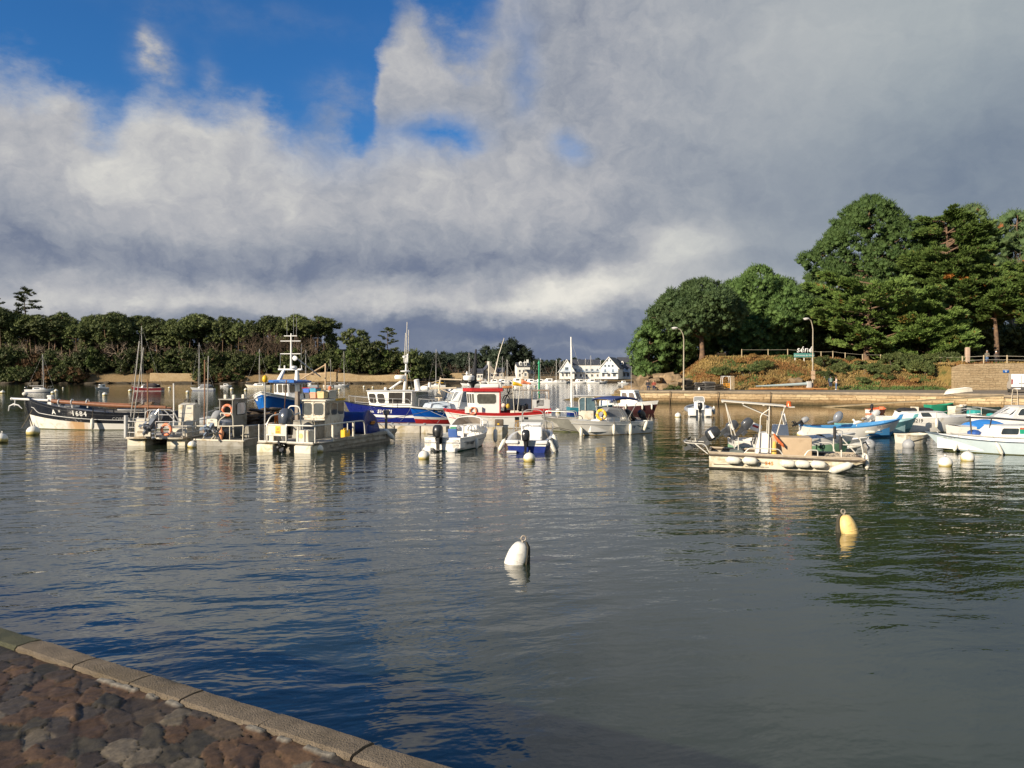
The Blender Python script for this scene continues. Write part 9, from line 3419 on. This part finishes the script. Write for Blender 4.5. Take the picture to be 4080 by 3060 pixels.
for lab,px0,px1,h,m,nm in (('white tube frame standing round an orange stillage',2879,2911,1.75,CLEAN,0),('narrow tan tube trolley right of the white frame',2913,2925,1.75,PW,1)):
	a,b_=at(px0,97),at(px1,97)
	t=thing('tube_frame',lab,'frame',V(a.x,97,DECK))
	w=b_.x-a.x
	L_=[]
	for y in (0,.8):
		L_+=[[V(0,y,0),V(0,y,h),V(w,y,h),V(w,y,0)]]
	L_+=[[V(0,0,h),V(0,.8,h)],[V(w,0,h),V(w,.8,h)],[V(0,0,.15),V(w,0,.15)]]+[[V(w*k,0,.1),V(w*k,0,h)] for k in (.33,.66)]*nm
	rail(t,L_,(),.03,m,'tubes')
t=thing('stillage','orange steel stillage inside the white tube frame','stillage',V(at(2881,97.3).x,97.3,DECK))
mb=MB()
for z in (.08,.3,.52,.74):
	mb.box(.02,.85,0,.06,z,z+.1)
for x in (.02,.42,.8):
	mb.box(x,x+.06,-.02,.08,.02,.86)
	mb.box(x,x+.06,.3,.36,.02,.86)
mb.build('slats',mat('orange_stillage',(.66,.30,.04),.6,var=.15),t,smooth=False)
a,b_=at(3012,97.6),at(3222,97.4)
t=thing('spar','pale blue tapered spar resting on a grey block','spar',V(a.x,97.6,DECK))
mb=MB()
L_=b_.x-a.x
mb.tube([V(0,0,.50),V(L_*.5,0,.62),V(L_,0,.80)],[.06,.16,.20],8)
mb.build('pole',mat('pale_blue_spar',(.38,.46,.46),.5,var=.1),t)
mb=MB()
mb.rbox((L_+.1,0,.55),(.55,.5,1.1),.04)
mb.build('block',LGREY,t)
for i,(p0,p1,z,r,lab) in enumerate(((2985,3240,.16,.15,'long orange-brown log on the quay under the pale blue spar'),(3110,3296,.14,.13,'second orange-brown log reaching behind the standing people'))):
	a,b_=at(p0,96.9+.5*i),at(p1,96.9+.5*i)
	t=thing('log',lab,'log',V(a.x,a.y,DECK))
	mb=MB()
	mb.tube([V(0,0,z),V((b_.x-a.x)/2,.05,z+.02),V(b_.x-a.x,0,z)],[r*.8,r,r*1.1],9)
	mb.build('trunk',mat('orange_log',(.42,.20,.07),.85,var=.3,scale=2),t)
# ---- people
SKIN=mat('skin',(.50,.30,.21),.55,var=.06)
def person(label,loc,face,top,legs,hair,h=1.70,seated=False,arms='down',shoes=None,stride=.0):
	t=thing('person',label,'person',loc,face)
	k=h/1.75
	V_,E,Rr=[],[],[]
	def node(p,r,par=None):
		V_.append(V(*p)*k)
		Rr.append(r*k)
		if par is not None:
			E.append((par,len(V_)-1))
		return len(V_)-1
	dz=-.42 if seated else 0
	pel=node((0,0,.95+dz),.145)
	wa=node((.0,0,1.10+dz),.135,pel)
	ch=node((.02,0,1.30+dz),.16,wa)
	ne=node((.0,0,1.47+dz),.07,ch)
	hd=node((.03,0,1.60+dz),.095,ne)
	node((.03,0,1.70+dz),.085,hd)
	for s in (1,-1):
		hip=node((0,s*.09,.88+dz),.105,pel)
		if seated:
			kn=node((.45,s*.11,.50),.075,hip)
			an=node((.43,s*.11,.10),.05,kn)
		else:
			kn=node((.03+s*stride*.5,s*.10,.49),.072,hip)
			an=node((s*stride,s*.10,.10),.05,kn)
		node((V_[an].x/k+.16,s*.11,.045),.042,an)
		sh=node((0,s*.20,1.40+dz),.075,ch)
		if arms=='down':
			el=node((-.02,s*.25,1.13+dz),.052,sh)
			wr=node((.08,s*.24,.90+dz),.036,el)
		else:
			el=node((.02,s*.27,1.14+dz),.055,sh)
			wr=node((.24,s*.10,1.12+dz),.038,el)
		pa=node((V_[wr].x/k+.05,V_[wr].y/k,V_[wr].z/k-.05),.034,wr)
		for f in range(5):
			l=(.05,.075,.085,.075,.055)[f]
			o=(f-2)*.016
			node((V_[pa].x/k+.02+(.02 if f==0 else 0),V_[pa].y/k+o+(.02*s if f==0 else 0),V_[pa].z/k-l),.009,pa)
	me=bpy.data.meshes.new('body')
	me.from_pydata(V_,E,[])
	o=bpy.data.objects.new('body',me)
	COL.objects.link(o)
	sk=o.modifiers.new('s','SKIN')
	for i,d in enumerate(me.skin_vertices[0].data):
		d.radius=(Rr[i],Rr[i]*(1.25 if i in (0,1,2) else 1))
		d.use_root=i==0
	o.modifiers.new('u','SUBSURF').levels=2
	dg=bpy.context.evaluated_depsgraph_get()
	m2=bpy.data.meshes.new_from_object(o.evaluated_get(dg))
	bpy.data.objects.remove(o)
	m2 .materials.clear()
	for m in (top,legs,SKIN,shoes or BLACKP):
		m2 .materials.append(m)
	for p in m2 .polygons:
		c=p.center/k
		z=c.z-dz
		arm=abs(c.y)>.19
		if seated and c.z<.62 and c.x>.08 or not seated and c.z<.12:
			q=3 if c.z<.12 else 1
		elif z>1.47:
			q=2
		elif arms=='down' and arm and z<.90 or arms!='down' and c.x>.25 and .95<z<1.2:
			q=2
		elif z>.93 or (arm and z>.9):
			q=0
		else:
			q=1
		p.material_index=q
		p.use_smooth=True
	o=bpy.data.objects.new('body',m2)
	COL.objects.link(o)
	o.parent=t
	mb=MB()
	zc=1.68+dz
	rings=[]
	for i in range(6):
		a=pi*.5*i/5
		r=.108*cos(a)+.004
		rings.append([V((.015+r*1.08*cos(b))*k,r*.95*sin(b)*k,(zc+.105*sin(a)-(.10 if cos(b)<.3 and i==0 else 0))*k) for b in np.linspace(0,2*pi,13)[:-1]])
	mb.loft(rings,0,True,True)
	mb.build('hair',hair,t)
	mb=MB()
	for s in (1,-1):
		mb.ball((.122*k,s*.035*k,(1.645+dz)*k),.012*k,6,1)
		mb.ball((.03*k,s*.10*k,(1.62+dz)*k),(.02*k,.012*k,.03*k),6)
	mb.tube([V(.115,0,1.645+dz)*k,V(.145,0,1.605+dz)*k],[.01*k,.016*k],5)
	mb.box(.112*k,.125*k,-.025*k,.025*k,(1.56+dz)*k,(1.568+dz)*k,2)
	mb.build('face',[SKIN,BLACKP,mat('lips',(.35,.12,.10),.6)],t)
	return t
JEANS=mat('blue_jeans',(.10,.17,.30),.9,var=.2,scale=6)
DJEANS=mat('dark_jeans',(.03,.045,.09),.9,var=.2,scale=6)
DARKC=mat('dark_coat',(.035,.035,.042),.9,var=.25,scale=6)
TANJ=mat('tan_jacket',(.34,.20,.12),.9,var=.15,scale=6)
PINKJ=mat('pale_pink_top',(.68,.52,.45),.9,var=.1,scale=6)
GREYJ=mat('olive_grey_jacket',(.17,.16,.12),.9,var=.2,scale=6)
HAIRD=mat('dark_hair',(.03,.022,.016),.8)
HAIRG=mat('grey_hair',(.38,.36,.34),.8)
HAIRB=mat('fair_hair',(.30,.19,.09),.8)
gp=lambda px,py:G(px,py,DECK)
person('person in a tan jacket and dark trousers, left of the three standing on the quay',gp(3286,1551),radians(20),TANJ,DARKC,HAIRG,1.72,arms='front')
t=person('person with a green backpack seen from behind, middle of the three on the quay',gp(3309,1553),radians(80),DJEANS,DJEANS,HAIRD,1.80)
bp_=thing('backpack','grey-green backpack worn by the middle person on the quay','backpack',t.location+V(-.04,-.26,1.12),radians(80))
mb=MB()
mb.rbox((0,0,.12),(.20,.34,.50),.08)
mb.build('bag',mat('green_nylon',(.17,.24,.20),.8,var=.2),bp_)
mb=MB()
mb.rbox((-.11,0,.0),(.06,.24,.22),.03)
mb.build('pocket',mat('green_nylon'),bp_)
person('person in a pale pink top and light jeans, right of the three on the quay',gp(3332,1554),radians(170),PINKJ,JEANS,HAIRD,1.66,arms='front',shoes=CLEAN)
t=thing('pushchair','dark pushchair between the standing people on the quay','pushchair',gp(3320,1549)+V(0,.5,0),radians(40))
mb=MB()
mb.rbox((0,0,.55),(.5,.42,.35),.08,ry=-.3)
mb.build('seat',DARKC,t)
mb=MB()
for s in (1,-1):
	for x in (-.28,.32):
		mb.lathe([(.02,-.02),(.13,-.02),(.14,0),(.13,.02),(.02,.02)],n=12,M=Matrix.Translation((x,s*.24,.14))@Matrix.Rotation(pi/2,4,'X'))
mb.build('wheel',RUB,t)
mb=MB()
for s in (1,-1):
	mb.tube([V(.32,s*.24,.14),V(-.1,s*.22,.6),V(-.42,s*.2,1.02)],.015,5)
	mb.bar((-.28,s*.24,.14),(.1,s*.22,.5),.015,5)
mb.bar((-.42,-.2,1.02),(-.42,.2,1.02),.02,5)
mb.build('frame',GREY,t)
pb=gp(2594,1556)
t=thing('stone_bench','low stone bench among the boulders at the tip of the headland','bench',V(pb.x,pb.y+.1,DECK),radians(-90))
mb=MB()
mb.rbox((-.05,0,.40),(.42,1.9,.10),.03)
mb.build('seat',ROCKM,t)
for y in (-.7,.7):
	mb=MB()
	mb.rbox((-.05,y,.17),(.35,.25,.36),.03)
	mb.build('leg',ROCKM,t)
person('person in dark clothes sitting on the stone bench, on the left',V(pb.x-.35,pb.y+.15,DECK),radians(-95),DARKC,DJEANS,HAIRD,1.72,True,'front')
person('person in a rust-red coat sitting on the stone bench, on the right',V(pb.x+.38,pb.y+.15,DECK),radians(-100),mat('rust_coat',(.30,.07,.045),.9),DJEANS,HAIRB,1.68,True,'front')
def ground_at(px,Y):
	x=(px-CX)/F*Y
	return V(x,Y,bank_z(x,Y)+.02)
person('older person in an olive jacket and jeans leaning at the upper fence',ground_at(3932,100.3),radians(-95),GREYJ,JEANS,HAIRG,1.74,arms='front')
t=person('person in a dark coat and white hat at the upper fence',ground_at(3968,100.3),radians(-90),mat('brown_coat',(.07,.055,.05),.9),DARKC,CLEAN,1.68,arms='front')
person('person in a black jacket and blue jeans walking behind the upper fence',ground_at(3534,110.8),radians(170),DARKC,JEANS,HAIRD,1.72,stride=.14)
def dog(label,loc,h,m,s=1.0):
	o=thing('dog',label,'dog',loc,h)
	o.scale=(s,)*3
	pts=[((0,0,.45),.11),((.22,0,.44),.14),((.34,0,.52),.10),((.42,0,.64),.075),((.50,0,.67),.07),((.62,0,.63),.035),((-.22,0,.46),.11),((-.36,0,.48),.035),((-.5,0,.60),.018)]
	E=[(0,1),(1,2),(2,3),(3,4),(4,5),(0,6),(6,7),(7,8)]
	for x,par in ((.26,1),(-.24,6)):
		for sd in (1,-1):
			b=len(pts)
			if par==1:
				pts+=[((x,sd*.09,.34),.06),((x-.02,sd*.09,.18),.035),((x,sd*.09,.03),.03),((x+.06,sd*.09,.02),.028)]
			else:
				pts+=[((x+.02,sd*.09,.36),.075),((x+.06,sd*.09,.26),.045),((x-.07,sd*.09,.15),.03),((x-.03,sd*.09,.02),.028)]
			E+=[(par,b),(b,b+1),(b+1,b+2),(b+2,b+3)]
	for sd in (1,-1):
		E.append((4,len(pts)))
		pts.append(((.46,sd*.07,.70),.02))
	me=bpy.data.meshes.new('body')
	me.from_pydata([p for p,r in pts],E,[])
	b=bpy.data.objects.new('body',me)
	COL.objects.link(b)
	b.modifiers.new('s','SKIN')
	for i,d in enumerate(me.skin_vertices[0].data):
		d.radius=(pts[i][1],)*2
		d.use_root=i==0
	b.modifiers.new('u','SUBSURF').levels=2
	m2=bpy.data.meshes.new_from_object(b.evaluated_get(bpy.context.evaluated_depsgraph_get()))
	bpy.data.objects.remove(b)
	m2 .materials.clear()
	m2 .materials.append(m)
	for p in m2 .polygons:
		p.use_smooth=True
	b=bpy.data.objects.new('body',m2)
	COL.objects.link(b)
	b.parent=o
dog('red-brown dog behind the fence under the low cypress',ground_at(3668,107.5),radians(10),mat('red_brown_fur',(.32,.10,.03),.9,var=.3,scale=8),1.2)
dog('black dog beside the couple at the upper fence',ground_at(3990,100.6),radians(175),mat('black_fur',(.02,.02,.02),.9),1.0)
o=thing('seagull','white gull swimming beyond the grey workboat shelter','gull',G(2354,1552))
mb=MB()
mb.ball((0,0,.08),(.28,.12,.13),10)
mb.ball((.25,0,.28),(.08,.07,.08),8)
mb.tube([V(.15,0,.12),V(.24,0,.26)],[.08,.06],7)
mb.build('body',CLEAN,o)
# ---- the two big pear-shaped mooring buoys in the foreground
def pear(label,px,py,m,lean,s,growth):
	D=EYE*F/(py-HOR)
	t=thing('mooring_buoy',label,'buoy',V(at(px,D).x,D,0))
	t.rotation_euler=lean
	t.scale=(s,)*3
	prof=[(.02,-.34),(.12,-.31),(.185,-.20),(.205,-.08),(.208,.02),(.200,.06),(.200,.10),(.186,.18),(.158,.26),(.122,.325),(.09,.355),(.04,.368)]
	mb=MB()
	mb.lathe(prof,n=28)
	mb.build('float',m,t,angle=60)
	mb=MB()
	mb.tube([V(.2*cos(a),.2*sin(a),.055) for a in np.linspace(0,2*pi,25)[:-1]],.009,5,closed=True)
	mb.build('moulding_ring',m,t)
	mb=MB()
	mb.bar((0,0,.36),(0,0,.40),.022,8)
	mb.tube([V(.042*cos(a),.01,.44+.048*sin(a)) for a in np.linspace(0,2*pi,15)[:-1]],.014,6,closed=True)
	mb.build('lifting_eye',mat('galvanised_eye',(.34,.30,.25),.6,.3,var=.2),t)
	random.seed(7)
	mb=MB()
	for k in range(7):
		a=growth+random.uniform(-.5,.5)
		pts=[V((r+.018)*cos(a+.06*sin(9*z+k)),(r+.018)*sin(a+.06*sin(9*z+k)),z) for r,z in ((.05,.40),(.125,.33),(.155,.24),(.19,.12),(.215,.02),(.21,-.10),(.19,-.22))]
		mb.tube(pts,.012+.006*random.random(),5)
	mb.build('weedy_rope',DROPE,t)
	return t
def pear_mat(name,col,side,amt):
	m=mat(name,col,.5,var=.08,scale=7,dirt=(tuple(c*.75 for c in col),.35,9))
	N=NT(m.node_tree)
	b=m.node_tree.nodes['Principled BSDF']
	src=b.inputs['Base Color'].links[0].from_socket
	tc=N.n('ShaderNodeTexCoord').outputs['Object']
	x,y,z=N.sep(tc)
	nz=N.m('SUBTRACT',N.noise(tc,9,6,.65),.5)
	d=N.m('ADD',N.m('ADD',N.m('MULTIPLY',x,cos(side)),N.m('MULTIPLY',y,sin(side))),N.m('ADD',N.m('MULTIPLY',z,-.55),N.m('MULTIPLY',nz,.14)))
	c=N.mix(N.rng(d,amt,amt+.06,smooth=True),src,N.mix(N.noise(tc,14,5),(.05,.085,.02),(.12,.13,.03)))
	c=N.mix(N.rng(d,amt+.09,amt+.15,smooth=True),c,(.018,.016,.010))
	N.put(b.inputs['Base Color'],c)
	return m
pear('white pear-shaped mooring buoy tilted in the foreground, dark weed on its right',2057,2243,pear_mat('pear_white',(.74,.72,.66),-.3,.115),(-.06,.30,0),1.0,-.25)
pear('yellow pear-shaped mooring buoy in the foreground, weed on its left side',3381,2122,pear_mat('pear_yellow',(.80,.58,.22),3.3,.125),(-.05,-.20,0),1.0,3.4)
